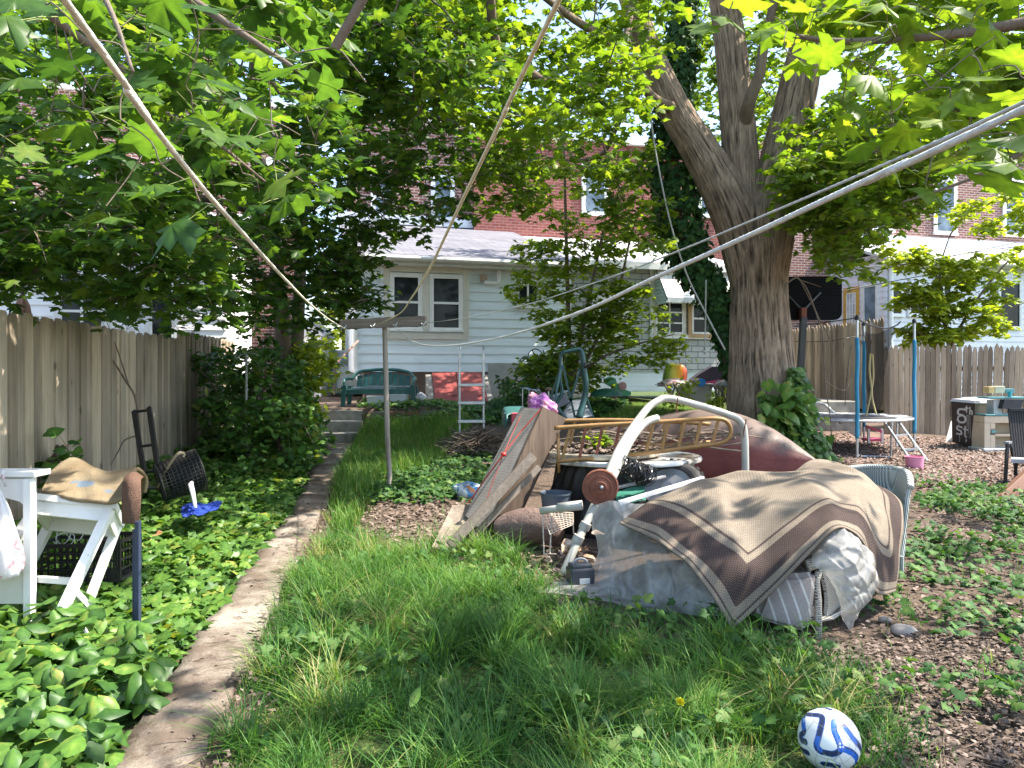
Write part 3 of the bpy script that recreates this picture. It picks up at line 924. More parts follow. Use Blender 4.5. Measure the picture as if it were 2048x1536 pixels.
# double sash window
xa, xb = h1.x(779, 0), h1.x(925, 0); z0, z1 = h1.z(664, xa, 0), h1.z(549, xb, 0)
xm = (xa + xb) / 2 - 0.02
fr = MB(); t = 0.13
for a, b_ in ((xa - t, xa), (xb, xb + t)): fr.box(((a + b_) / 2, -0.035, (z0 + z1) / 2), (t, 0.07, z1 - z0 + 0.3))
fr.box((xm, -0.035, (z0 + z1) / 2), (0.15, 0.07, z1 - z0 - 0.01)); fr.box(((xa + xb) / 2, -0.036, z1 + 0.09), (xb - xa - 0.004, 0.07, 0.17)); fr.box(((xa + xb) / 2, -0.045, z0 - 0.09), (xb - xa - 0.004, 0.09, 0.12))
fr.build('window_surround', CREAM_TRIM, r1, local=True)
for a, b_ in ((xa + 0.045, xm - 0.12), (xm + 0.12, xb - 0.045)):
    window(r1, a, b_, z0 + 0.06, z1 - 0.06, -0.022, 0.04, WHITE_PAINT, 1, 2, sash=0.05, proud=0.045)
# small sliding window
xa, xb = h1.x(1033, 0), h1.x(1076, 0); window(r1, xa, xb, h1.z(610, xa, 0), h1.z(567, xa, 0), -0.022, 0.07, WHITE_PAINT, 2, 1, proud=0.04)
# vent pipe and box
xv = h1.x(966, 0); zv = h1.z(556, xv, 0)
MB().box((xv, -0.05, zv), (0.16, 0.09, 0.15), None, 0.01).build('vent_box', M('rusty_vent', (0.45, 0.36, 0.30), (0.3, 0.2, 0.16), 12, 0.7), r1, local=True)
mb = MB(); xp = h1.x(996, 0)
mb.tube([(xv + 0.02, -0.10, zv - 0.10), (xv + 0.08, -0.10, zv - 0.12), (xp - 0.06, -0.10, zv - 0.12), (xp - 0.01, -0.10, zv - 0.09), (xp, -0.10, zv - 0.02), (xp, -0.10, h1.z(541, xp, 0))], 0.045, 10); mb.build('vent_pipe', WHITE_PAINT, r1, local=True, smooth=True)
# brick part behind
xl, xr = h1.x(702, DB), h1.x(1070, DB)
MB().box(((xl + xr) / 2, DB + 1.5, 5.0), (xr - xl, 3.0, 8.4)).build('brick_wall', BROWN_BRICK, r1, local=True)
MB().box(((xl + xr) / 2, DB + 1.5, 9.27), (xr - xl + 0.2, 3.3, 0.14)).build('cornice', WHITE_PAINT, r1, local=True)
for p0, p1, q0, q1 in ((986, 1040, 342, 436), (862, 908, 352, 440), (742, 790, 350, 440)):
    a, b_ = h1.x(p0, DB), h1.x(p1, DB)
    window(r1, a + 0.08, b_ - 0.08, h1.z(q1, a, DB), h1.z(q0, a, DB), DB - 0.01, 0.09, WHITE_PAINT, 1, 2, SKYGLASS, trim=CREAM_TRIM)

# ---- the shingled house with an awning, right of it
O2 = h1.pos(xe + 0.02, 0.15)
h2 = House('shingled_house', 'grey shingled house with a striped awning, left of the big trunk', O2)
r2 = h2.root
D2 = DB - 0.45
xe2 = h2.x(1640, 0)
xw = h2.x(1478, 0)
ze2 = h2.z(536, 1.5, 0)
MB().box((xw / 2, 0.1, (1.55 + ze2) / 2), (xw, 0.2, ze2 - 1.55)).build('wall', GREY_SHINGLE, r2, local=True)
MB().box((xw - 0.1, D2 / 2 + 0.1, (1.2 + ze2) / 2), (0.2, D2 - 0.3, ze2 - 1.2)).build('side_wall', GREY_SHINGLE, r2, local=True)
mb = MB(); clap(mb, 0, xw, 1.08, 1.55, 0.06, 0.11, 0.012); mb.box((xw / 2, 0.14, 1.3), (xw - .01, 0.155, 0.49)); mb.build('base_boards', WHITE_SIDING, r2, local=True)
mb = MB(); mb.hexa([(-0.1, -0.3, ze2), (xw + 0.2, -0.3, ze2), (xw + 0.2, D2 - 0.02, 5.75), (-0.1, D2 - 0.02, 5.75)], [(-0.1, -0.3, ze2 + 0.1), (xw + 0.2, -0.3, ze2 + 0.1), (xw + 0.2, D2 - 0.02, 5.85), (-0.1, D2 - 0.02, 5.85)]); mb.build('roof', METAL_ROOF, r2, local=True)
MB().box((xw / 2 + 0.05, -0.325, ze2 + 0.02), (xw + 0.3, 0.05, 0.16)).build('fascia', WHITE_PAINT, r2, local=True)
xt = h2.x(1305, -0.02); MB().box((xt, -0.02, (1.9 + ze2) / 2 + 0.2), (0.12, 0.05, ze2 - 1.9 - 0.42)).build('corner_trim', WHITE_PAINT, r2, local=True)
a, b_ = h2.x(1196, 0), h2.x(1247, 0); window(r2, a, b_, h2.z(668, a, 0), h2.z(602, a, 0), -0.005, 0.16, WHITE_PAINT, 1, 2)
a, b_ = h2.x(1310, 0), h2.x(1365, 0); window(r2, a, b_, h2.z(667, a, 0), h2.z(603, a, 0), -0.005, 0.06, CREAM_TRIM, 2, 3, sash=0.035)
a, b_ = h2.x(1382, 0), h2.x(1440, 0); window(r2, a, b_, h2.z(668, a, 0), h2.z(606, a, 0), -0.005, 0.10, M('bare_wood_trim', (0.50, 0.33, 0.16), (0.40, 0.26, 0.13), 5, 0.7), 1, 2)
a, b_ = h2.x(1308, 0), h2.x(1450, 0); MB().box(((a + b_) / 2, -0.04, h2.z(673, a, 0)), (b_ - a + 0.1, 0.12, 0.09)).build('long_sill', WHITE_PAINT, r2, local=True)
# awning: ribbed sheet sloping outward, with cheeks and a scalloped valance
xa, xb = h2.x(1311, -0.05), h2.x(1452, -0.05); zt_, zl = h2.z(534, xa, -0.03), h2.z(597, xa, -0.6)
n_ = 15; mb = MB()
for i in range(n_):
    t0, t1 = i / n_, (i + 1) / n_
    y0, y1 = -0.05 - 0.62 * t0, -0.05 - 0.62 * t1; za, zc = zt_ + (zl - zt_) * t0, zt_ + (zl - zt_) * t1
    mb.hexa([(xa, y0, za), (xb, y0, za), (xb, y1, zc + 0.012), (xa, y1, zc + 0.012)], [(xa, y0, za + 0.022), (xb, y0, za + 0.022), (xb, y1, zc + 0.034), (xa, y1, zc + 0.034)])
aw = mb.build('awning', M('ribbed_white_aluminium', (0.78, 0.78, 0.77), (0.66, 0.66, 0.65), 4, 0.5), r2, local=True)
mb = MB(); nn = 22; xs_ = [xa + (xb - xa) * i / nn for i in range(nn + 1)]
for i in range(nn): mb.prism([(xs_[i], zl + 0.02), (xs_[i + 1], zl + 0.02), (xs_[i + 1], zl - 0.08), ((xs_[i] + xs_[i + 1]) / 2, zl - 0.115), (xs_[i], zl - 0.08)], 0.01, None, (0, -0.69, 0))
mb.build('valance', M('pale_blue_valance', (0.55, 0.60, 0.62), (0.46, 0.50, 0.52), 4, 0.5), aw, local=True)
mb = MB()
for i in range(10):
    t0, t1 = i / 10, (i + 1) / 10
    za, zc = zt_ - 0.05 + (zl - 0.07 - zt_) * t0, zt_ - 0.05 + (zl - 0.07 - zt_) * t1
    ya = -0.06 - 0.62 * min(1, t0 * 1.05); yc = -0.06 - 0.62 * min(1, t1 * 1.05)
    mb.hexa([(xa - 0.02, -0.05, za), (xa - 0.02, ya, za), (xa - 0.02, yc, zc + 0.012), (xa - 0.02, -0.05, zc + 0.012)], [(xa + 0.005, -0.05, za), (xa + 0.005, ya, za), (xa + 0.005, yc, zc + 0.012), (xa + 0.005, -0.05, zc + 0.012)])
mb.build('cheek', M('pale_green_aluminium', (0.44, 0.56, 0.46), (0.36, 0.47, 0.38), 4, 0.5), aw, local=True)
xr2 = h2.x(1500, D2)
MB().box((xr2 / 2 - 0.5, D2 + 1.6, 5.0), (xr2 + 1.0, 3.2, 8.0)).build('brick_wall', RED_BRICK, r2, local=True)
MB().box((xr2 / 2 - 0.5, D2 + 1.6, 9.08), (xr2 + 1.2, 3.5, 0.14)).build('cornice', WHITE_PAINT, r2, local=True)
for p0, p1, q0, q1 in ((1163, 1215, 334, 425), (1309, 1360, 420, 470), (1395, 1440, 340, 430)):
    a, b_ = h2.x(p0, D2), h2.x(p1, D2); window(r2, a + 0.08, b_ - 0.08, h2.z(q1, a, D2), h2.z(q0, a, D2), D2 - 0.01, 0.09, WHITE_PAINT, 1, 2, SKYGLASS)

# ---- brick house with the white porch on the right
O3 = (12.17, 24.1)
h3 = House('porch_house', 'brown brick house with a lilac-white clapboard porch behind the picket fence', O3)
r3 = h3.root
D3 = 2.65
xq = h3.x(2300, 0); ez = 5.15
mb = MB(); clap(mb, 0, xq, 0.6, ez, 0, 0.2); mb.box((xq / 2, 0.08, (0.6 + ez) / 2), (xq, 0.155, ez - 0.6)); mb.build('wall', LILAC_SIDING, r3, local=True)
mb = MB(); clap(mb, 0.02, D3 - 0.01, 0.6, ez + 0.3, 0, 0.2, side=True); mb.box((0.08, D3 / 2, (0.6 + ez) / 2), (0.155, D3 - 0.04, ez - 0.6)); mb.build('side_wall', LILAC_SIDING, r3, local=True)
zt3 = h3.z(484, 2, D3)
mb = MB(); mb.hexa([(-0.3, -0.35, ez), (xq, -0.35, ez), (xq, D3 - .01, zt3 - 0.1), (-0.3, D3 - .01, zt3 - 0.1)], [(-0.3, -0.35, ez + 0.1), (xq, -0.35, ez + 0.1), (xq, D3 - .01, zt3), (-0.3, D3 - .01, zt3)]); mb.build('roof', METAL_ROOF, r3, local=True)
mb = MB(); mb.tube([(-0.3, -0.42, ez + 0.02), (xq, -0.42, ez + 0.02)], 0.07, 8); mb.box((xq / 2, -0.2, ez - 0.05), (xq, 0.36, 0.04)); mb.build('gutter', CREAM_TRIM, r3, local=True)
mb = MB(); mb.tube([(0.05, -0.42, ez), (0.12, -0.12, ez - 0.25), (0.12, -0.1, ez - 0.5), (0.12, -0.1, 0.6)], 0.07, 8); mb.build('downspout', WHITE_PAINT, r3, local=True)
for p0, p1, q0, q1, nx in ((1781, 1802, 568, 630, 1), (1816, 1843, 568, 630, 1), (1848, 1878, 568, 630, 1), (1883, 1900, 568, 630, 1), (1996, 2038, 563, 655, 1)):
    a, b_ = h3.x(p0, 0), h3.x(p1, 0); window(r3, a, b_, h3.z(q1, a, 0), h3.z(q0, a, 0), -0.02, 0.06, WHITE_PAINT, nx, 1, proud=0.06)
# door and side window in the porch's side wall (on local x = 0)
da, db = h3.d(1720, 0), h3.d(1689, 0)


def sidepanel(d0, d1, z0, z1, mat, name, x, th, parent): return MB().box((x, (d0 + d1) / 2, (z0 + z1) / 2), (th, abs(d1 - d0), z1 - z0)).build(name, mat, parent, local=True)


zd1 = h3.z(572, 0, da); door = sidepanel(da, db, zd1 - 2.1, zd1, M('ochre_door', (0.62, 0.36, 0.07), (0.5, 0.28, 0.05), 4, 0.5), 'door', -0.03, 0.05, r3)
sidepanel(da + 0.14, db - 0.2, zd1 - 1.3, zd1 - 0.22, glassmat('curtained_glass', (0.35, 0.36, 0.38), 0.1), 'pane', -0.06, 0.012, door)
mb = MB()
for i in range(4): mb.box((-0.075, da + 0.14 + (db - da - 0.34) * i / 3, zd1 - 0.76), (0.02, 0.03, 1.1))
for i in range(4): mb.box((-0.078, (da + 0.14 + db - 0.2) / 2, zd1 - 1.3 + 1.08 * i / 3), (0.02, db - da - 0.34, 0.03))
mb.build('muntin', WHITE_PAINT, door, local=True)
d0_, d1_ = h3.d(1754, 0), h3.d(1731, 0)
sw = sidepanel(d0_, d1_, h3.z(645, 0, d0_), h3.z(572, 0, d0_), SKYGLASS, 'side_window', -0.03, 0.012, r3)
mb = MB()
for yy in (d0_ - 0.05, d1_ + 0.05): mb.box((-0.04, yy, h3.z(608, 0, d0_)), (0.06, 0.1, 1.45))
mb.box((-0.043, (d0_ + d1_) / 2, h3.z(572, 0, d0_) + 0.05), (0.06, d1_ - d0_ - 0.002, 0.1)); mb.build('frame', WHITE_PAINT, sw, local=True)
xa3 = h3.x(1560, D3)
MB().box(((xa3 + xq) / 2, D3 + 1.6, 5.2), (xq - xa3, 3.2, 9.6)).build('brick_wall', BROWN_BRICK, r3, local=True)
MB().box(((xa3 + xq) / 2, D3 + 1.6, 10.08), (xq - xa3 + 0.2, 3.5, 0.14)).build('cornice', WHITE_PAINT, r3, local=True)
MB().box(((0.0 + xq) / 2, D3 - 0.05, zt3 + 0.12), (xq, 0.1, 0.28)).build('flashing', M('white_flashing', (0.7, 0.7, 0.7)), r3, local=True)
for p0, p1, q0, q1 in ((1738, 1785, 360, 458), (1866, 1912, 362, 464), (2004, 2054, 372, 468)):
    a, b_ = h3.x(p0, D3), h3.x(p1, D3); window(r3, a + 0.1, b_ - 0.1, h3.z(q1, a, D3), h3.z(q0, a, D3), D3 - 0.01, 0.10, WHITE_PAINT, 1, 2, SKYGLASS, arch=0.22, trim=WHITE_PAINT)

# ---- bright white house beyond the left fence
h4 = House('white_house', 'bright white clapboard house with brick storey, beyond the tan fence at left', h1.pos(-5.0, -1.5))
r4 = h4.root
xl4 = h4.x(-900, 0); xr4 = h4.x(452, 0)
mb = MB(); clap(mb, xl4, xr4, 0.3, 4.2, 0, 0.2); mb.box(((xl4 + xr4) / 2, 0.08, 2.25), (xr4 - xl4, 0.155, 3.9)); mb.build('wall', M('fresh_white_clapboard', (0.88, 0.88, 0.88), (0.82, 0.82, 0.83), 2, 0.5), r4, local=True)
MB().box((xr4 - 0.08, 3.1, 2.25), (0.155, 5.8, 3.9)).build('side_wall', M('fresh_white_clapboard', (0.88, 0.88, 0.88)), r4, local=True)
mb = MB(); mb.hexa([(xl4, -0.3, 4.2), (xr4 + 0.3, -0.3, 4.2), (xr4 + 0.3, 7.9, 6.0), (xl4, 7.9, 6.0)], [(xl4, -0.3, 4.32), (xr4 + 0.3, -0.3, 4.32), (xr4 + 0.3, 7.9, 6.12), (xl4, 7.9, 6.12)]); mb.build('roof', METAL_ROOF, r4, local=True)
MB().box(((xl4 + xr4) / 2, -0.36, 4.24), (xr4 - xl4, 0.1, 0.16)).build('gutter', WHITE_PAINT, r4, local=True)
xb4 = h4.x(590, 8.0)
MB().box(((xl4 + xb4) / 2, 9.6, 5.0), (xb4 - xl4, 3.2, 8.6)).build('brick_wall', BROWN_BRICK, r4, local=True)
MB().box(((xl4 + xb4) / 2, 9.6, 9.37), (xb4 - xl4 + 0.2, 3.5, 0.14)).build('cornice', WHITE_PAINT, r4, local=True)
for p0, p1, q0, q1 in ((128, 190, 300, 410), (330, 390, 320, 430), (530, 580, 330, 440)):
    a, b_ = h4.x(p0, 8), h4.x(p1, 8); window(r4, a + 0.1, b_ - 0.1, h4.z(q1, a, 8), h4.z(q0, a, 8), 7.99, 0.10, WHITE_PAINT, 1, 2, SKYGLASS, arch=0.2)
a, b_ = h4.x(120, 0), h4.x(210, 0); window(r4, a, b_, 1.9, 3.3, -0.02, 0.08, WHITE_PAINT, 2, 2)
a, b_ = h4.x(300, 0), h4.x(350, 0); window(r4, a, b_, 1.9, 3.3, -0.02, 0.08, WHITE_PAINT, 1, 2)

# ---- fences
FENCE_WOOD = wood('weathered_tan_wood', (0.53, 0.445, 0.335), (0.36, 0.295, 0.22), 'Z', 8, 0.85, 0.4)
PICKET_WOOD = wood('weathered_brown_wood', (0.42, 0.335, 0.25), (0.26, 0.20, 0.15), 'Z', 8, 0.85, 0.5)


def board(mb, c, along, nrm, w, h, th, top='ear', lean=0.0):
    a = w / 2
    if top == 'ear': o = [(-a, 0), (a, 0), (a, h - 0.035), (a - 0.03, h), (-a + 0.03, h), (-a, h - 0.035)]
    elif top == 'point': o = [(-a, 0), (a, 0), (a, h - 0.14), (a * 0.72, h - 0.06), (0, h), (-a * 0.72, h - 0.06), (-a, h - 0.14)]
    else: o = [(-a, 0), (a, 0), (a, h), (-a, h)]
    up = Vector((0, 0, 1)) + along * lean
    m = Matrix((along, nrm, up)).transposed()
    mb.r = random.random()
    mb.prism(o, th, m, c)


def fence_left():
    f = thing('board_fence', 'tall weathered tan dog-eared board fence along the left side', 'fence', (-3.4, 3.4, 0))
    mb = MB(); y = 2.6; i = 0
    al = Vector((-0.17, 1, 0)).normalized(); nr = Vector((1, 0.17, 0)).normalized()
    while y < 13.6:
        x = -3.74 - 0.17 * (y - 5.4)
        top = CZ + (0.467 if y < 9.9 else 0.575) + 0.006 * (y - 5.4) + random.uniform(-0.012, 0.012)
        b = gzf(x, y) - 0.05
        wd = 0.134 + random.uniform(-0.012, 0.006)
        board(mb, (x + (0.016 if i % 2 else 0.0), y, b), al, nr, wd, top - b, 0.018, 'ear', random.gauss(0, 0.007))
        y += 0.128; i += 1
    mb.build('board_panel', FENCE_WOOD, f)
    for dz in (0.25, 1.0, 1.7):
        mb = MB()
        a = Vector((-3.74 - 0.17 * (2.6 - 5.4) - 0.05, 2.6, gzf(-3, 3) + dz)); b = Vector((-3.74 - 0.17 * (13.6 - 5.4) - 0.05, 13.6, gzf(-4, 13) + dz))
        mb.bar(a, b, 0.04, 0.09); mb.build('rail', FENCE_WOOD, f)
    for y in (2.7, 5.1, 7.5, 9.9, 12.3):
        x = -3.74 - 0.17 * (y - 5.4) - 0.14
        MB().box((x, y, gzf(x, y) + 0.9), (0.09, 0.09, 1.9)).build('post', FENCE_WOOD, f)


fence_left()


def fence_right():
    f = thing('picket_fence', 'weathered brown pointed picket fence behind the black wheeled bin', 'fence', (9, 15.9, 0.2))
    mb = MB(); x = 8.05
    while x < 13.5:
        y = 15.9 + 0.03 * (x - 8)
        b = gzf(x, y) - 0.06
        top = CZ + (HY - 690) / F * 15.9 + random.uniform(-0.05, 0.05) - 0.05 * (x > 10.5)
        board(mb, (x, y + random.uniform(0, 0.015), b), Vector((1, 0.03, 0)), Vector((0, 1, 0)), 0.102, top - b, 0.02, 'point', random.gauss(0.0, 0.006) + 0.05 * max(0, min(1, (x - 8.6) / 2.5)))
        x += 0.112
    mb.build('picket_panel', PICKET_WOOD, f)
    for dz in (0.4, 1.4):
        mb = MB(); mb.bar((8.0, 15.97, 0.2 + dz), (13.5, 16.13, 0.2 + dz), 0.05, 0.09); mb.build('rail', PICKET_WOOD, f)
    g = thing('picket_fence', 'taller picket fence run behind the trampoline, receding past the concrete ledge', 'fence', (7.9, 17, 0.8))
    mb = MB(); t = 0.0
    while t < 4.6:
        X, Y = 8.0 - 0.17 * t, 16.0 + 0.985 * t
        b = 0.7
        top = 2.70 + random.uniform(-0.04, 0.03)
        board(mb, (X, Y, b), Vector((-0.17, 0.985, 0)), Vector((0.985, 0.17, 0)), 0.10, top - b, 0.02, 'point', random.gauss(0, 0.008))
        t += 0.108
    mb.build('picket_panel', PICKET_WOOD, g)
    for dz in (1.2, 2.2):
        mb = MB(); mb.bar((8.06, 16, dz), (8.06 - 0.78, 20.5, dz), 0.05, 0.09); mb.build('rail', PICKET_WOOD, g)


fence_right()

# ---- things far back in the passage left of the clapboard house
def far_passage():
    mb = MB(); X0 = P(672, 715, 24).x
    f = thing('paling_fence', 'pale far paling fence behind the parked car', 'fence', P(690, 740, 24))
    for i in range(24):
        p = P(640 + 4.4 * i, 0, 24); mb.box((p.x, 24, 1.55), (0.055, 0.02, 1.25))
    mb.build('picket_panel', PICKET_WOOD, f)
    mb = MB(); mb.bar((P(636, 0, 24).x, 24.03, 1.2), (P(746, 0, 24).x, 24.03, 1.2), 0.04, 0.08); mb.bar((P(636, 0, 24).x, 24.03, 1.9), (P(746, 0, 24).x, 24.03, 1.9), 0.04, 0.08); mb.build('rail', PICKET_WOOD, f)
    # car, side on, mostly hidden by the house corner
    c = thing('parked_car', 'teal parked car seen past the corner of the clapboard house', 'car', P(700, 760, 20.5))
    o = P(700, 0, 20.5); z0 = 0.75
    prof = [(-1.9, 0.35), (1.9, 0.35), (2.05, 0.6), (1.95, 0.82), (1.1, 0.92), (0.45, 1.38), (-0.9, 1.42), (-1.55, 0.98), (-2.0, 0.9), (-2.05, 0.55)]
    paint = M('teal_car_paint', (0.05, 0.20, 0.24), (0.04, 0.16, 0.2), 2, 0.2, coat=0.6)
    body = MB().prism([(x, z + z0) for x, z in prof], 1.7, None, (o.x, o.y, 0)).build('body', paint, c)
    MB().prism([(x, z + z0) for x, z in [(-1.4, 0.97), (0.95, 0.95), (0.42, 1.32), (-0.85, 1.36)]], 0.01, None, (o.x, o.y - 0.012, 0)).build('window', glassmat('car_glass', (0.10, 0.14, 0.16)), c)
    for dx in (-1.25, 1.25):
        w_ = MB().lathe([(0.0, 0), (0.30, 0), (0.32, 0.04), (0.32, 0.18), (0, 0.18)], (o.x + dx, o.y - 0.03, z0 + 0.32), 20, Matrix.Rotation(R(-90), 3, 'X')).build('wheel', M('tyre_rubber', (0.03, 0.03, 0.03), (0.02, 0.02, 0.02), 20, 0.9), c)
        MB().lathe([(0.0, 0), (0.17, 0), (0.19, 0.02)], (o.x + dx, o.y - 0.045, z0 + 0.32), 16, Matrix.Rotation(R(-90), 3, 'X')).build('rim', M('steel_rim', (0.4, 0.4, 0.42), None, 5, 0.3, 1.0), w_)
    # white gabled shed with a lattice panel
    s = thing('garden_shed', 'small white gabled shed with a lattice panel, far left of the steps', 'shed', P(612, 780, 19.5))
    a, b_ = P(592, 0, 19.5).x, P(640, 0, 19.5).x
    zt = P(0, 672, 19.5).z
    MB().box(((a + b_) / 2, 20.2, (0.8 + zt) / 2), (b_ - a, 1.2, zt - 0.8)).build('wall', WHITE_PAINT, s)
    MB().prism([(a - 0.1, zt), (b_ + 0.1, zt), ((a + b_) / 2, zt + 0.42)], 1.4, None, (0, 19.5, 0)).build('roof', METAL_ROOF, s)
    mb = MB(); z0, z1 = P(0, 738, 19.5).z, P(0, 686, 19.5).z; wd = b_ - a
    for i in range(-8, 9):
        for sgn in (1, -1):
            x0 = (a + b_) / 2 + i * wd / 8
            t0, t1 = z0, z1; xa_ = x0 - sgn * (z1 - z0) / 2; xb_ = x0 + sgn * (z1 - z0) / 2
            # clip to the panel
            pts = []
            for t in np.linspace(0, 1, 24):
                xx = xa_ + (xb_ - xa_) * t
                if a <= xx <= b_: pts.append((xx, t0 + (t1 - t0) * t))
            if len(pts) > 1: mb.bar((pts[0][0], 19.57 + 0.008 * sgn, pts[0][1]), (pts[-1][0], 19.57 + 0.008 * sgn, pts[-1][1]), 0.012, 0.025, (0, 1, 0))
    mb.build('lattice', WHITE_PAINT, s)
    # closed patio umbrella beyond the fence
    u = thing('patio_umbrella', 'closed dusty pink patio umbrella standing beyond the tan fence', 'umbrella', P(45, 760, 9))
    p = P(45, 0, 9); zt = P(0, 590, 9).z
    MB().tube([(p.x, 9, 0.1), (p.x, 9, zt + 0.1)], 0.02, 8).build('pole', M('dark_pole', (0.1, 0.08, 0.07)), u)
    mb = MB(); prof = []
    vs = []
    for i, (r_, z) in enumerate([(0.02, zt), (0.07, zt - 0.12), (0.11, zt - 0.4), (0.15, zt - 0.75), (0.13, zt - 0.95)]):
        for k in range(24):
            an = 2 * PI * k / 24; q = r_ * (1 + 0.25 * math.cos(6 * an)); vs.append((p.x + q * math.cos(an), 9 + q * math.sin(an), z))
    mb.add(vs, [(i * 24 + k, i * 24 + (k + 1) % 24, (i + 1) * 24 + (k + 1) % 24, (i + 1) * 24 + k) for i in range(4) for k in range(24)])
    mb.build('canopy', M('dusty_pink_canvas', (0.42, 0.24, 0.20), (0.34, 0.19, 0.16), 6, 0.9), u, smooth=True)


far_passage()
# ------------------------------------------------------------------ trees
def barkmat(name, c1, c2, sc=10, st=0.14, bm_=1.0, moss=None, ridged=False):
    m, nt, b = _nt(name)
    v = coords(nt, (1, 1, st))
    n1 = N(nt, 'ShaderNodeTexNoise'); n1.noise_type = 'RIDGED_MULTIFRACTAL'
    n1.inputs['Scale'].default_value = sc; n1.inputs['Detail'].default_value = 5; n1.inputs['Distortion'].default_value = 0.5
    L(nt, v, n1.inputs['Vector'])
    f = noise(nt, v, sc * 1.6, 8, 0.7, 0.8); f1 = noise(nt, coords(nt), 1.6, 6, 0.6)
    add = N(nt, 'ShaderNodeMath'); add.operation = 'MULTIPLY_ADD'; L(nt, n1.outputs['Fac'], add.inputs[0]); add.inputs[1].default_value = -0.28; L(nt, f, add.inputs[2])
    col = ramp(nt, add.outputs[0], [(0.1, tuple(x * 0.22 for x in c2)), (0.27, c2), (0.42, c1)])
    if ridged: col = ramp(nt, f, [(0.3, c2), (0.7, c1)])
    col = mix(nt, ramp(nt, f1, [(0.4, 0), (0.72, 0.5 if ridged else 0.75)]), col, moss or (c2[0] * 1.3, c2[1] * 0.9, c2[2] * 0.7))
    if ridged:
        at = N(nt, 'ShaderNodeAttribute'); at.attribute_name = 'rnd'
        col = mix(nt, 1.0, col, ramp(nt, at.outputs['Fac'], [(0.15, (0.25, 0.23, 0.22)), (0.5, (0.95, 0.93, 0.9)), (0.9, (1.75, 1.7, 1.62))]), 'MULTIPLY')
    L(nt, col, b.inputs['Base Color']); b.inputs['Roughness'].default_value = 0.92; b.inputs['Specular IOR Level'].default_value = 0.2
    bump(nt, b, add.outputs[0], bm_, 0.05)
    return m


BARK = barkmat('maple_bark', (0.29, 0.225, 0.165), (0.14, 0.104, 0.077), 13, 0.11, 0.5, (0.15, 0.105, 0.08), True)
TWIG = barkmat('twig_bark', (0.20, 0.165, 0.13), (0.095, 0.075, 0.06), 20, 0.5, 0.4)
MAPLE_DARK = leafmat('maple_leaves_shade', [(0, (0.034, 0.09, 0.028)), (0.5, (0.072, 0.155, 0.033)), (0.85, (0.125, 0.22, 0.036)), (1, (0.20, 0.28, 0.05))], 0.56, 0.42, (1.5, 1.4, 0.45))  # darker maple leaf, shade put into the colour
MAPLE_BRIGHT = leafmat('maple_leaves_bright', [(0, (0.058, 0.13, 0.022)), (0.5, (0.125, 0.22, 0.03)), (0.85, (0.19, 0.29, 0.036)), (1, (0.26, 0.33, 0.05))], 0.58, 0.42, (1.5, 1.4, 0.4))  # lighter copy of the same leaf, sunlight put into the colour
LIME = leafmat('lime_green_leaves', [(0, (0.16, 0.25, 0.02)), (0.5, (0.28, 0.38, 0.04)), (1, (0.38, 0.44, 0.07))], 0.58, 0.45, (1.3, 1.2, 0.4))
STALK = M('leaf_stalk', (0.22, 0.26, 0.06), (0.16, 0.2, 0.05), 20, 0.5)


def region(n, poly, y0, y1, rng):
    a = np.array(poly, dtype=float); out = []
    while sum(len(o) for o in out) < n:
        px = rng.uniform(a[:, 0].min(), a[:, 0].max(), n * 2); py = rng.uniform(a[:, 1].min(), a[:, 1].max(), n * 2)
        k = inpoly(px, py, poly); px, py = px[k], py[k]
        Y = rng.uniform(y0, y1, len(px))
        out.append(np.stack([(px - CX) / F * Y, Y, CZ - (py - HY) / F * Y], 1))
    return np.concatenate(out)[:n]


def smoothpts(pts, k=6):
    """Catmull-Rom through points"""
    p = [Vector(x) for x in pts]; out = []
    for i in range(len(p) - 1):
        a = p[max(i - 1, 0)]; b = p[i]; c = p[i + 1]; d = p[min(i + 2, len(p) - 1)]
        for j in range(k):
            t = j / k
            out.append(0.5 * ((2 * b) + (c - a) * t + (2 * a - 5 * b + 4 * c - d) * t * t + (3 * b - a - 3 * c + d) * t ** 3))
    out.append(p[-1])
    return out


def smoothvals(v, k=6):
    return [x.x for x in smoothpts([(a, 0, 0) for a in v], k)]


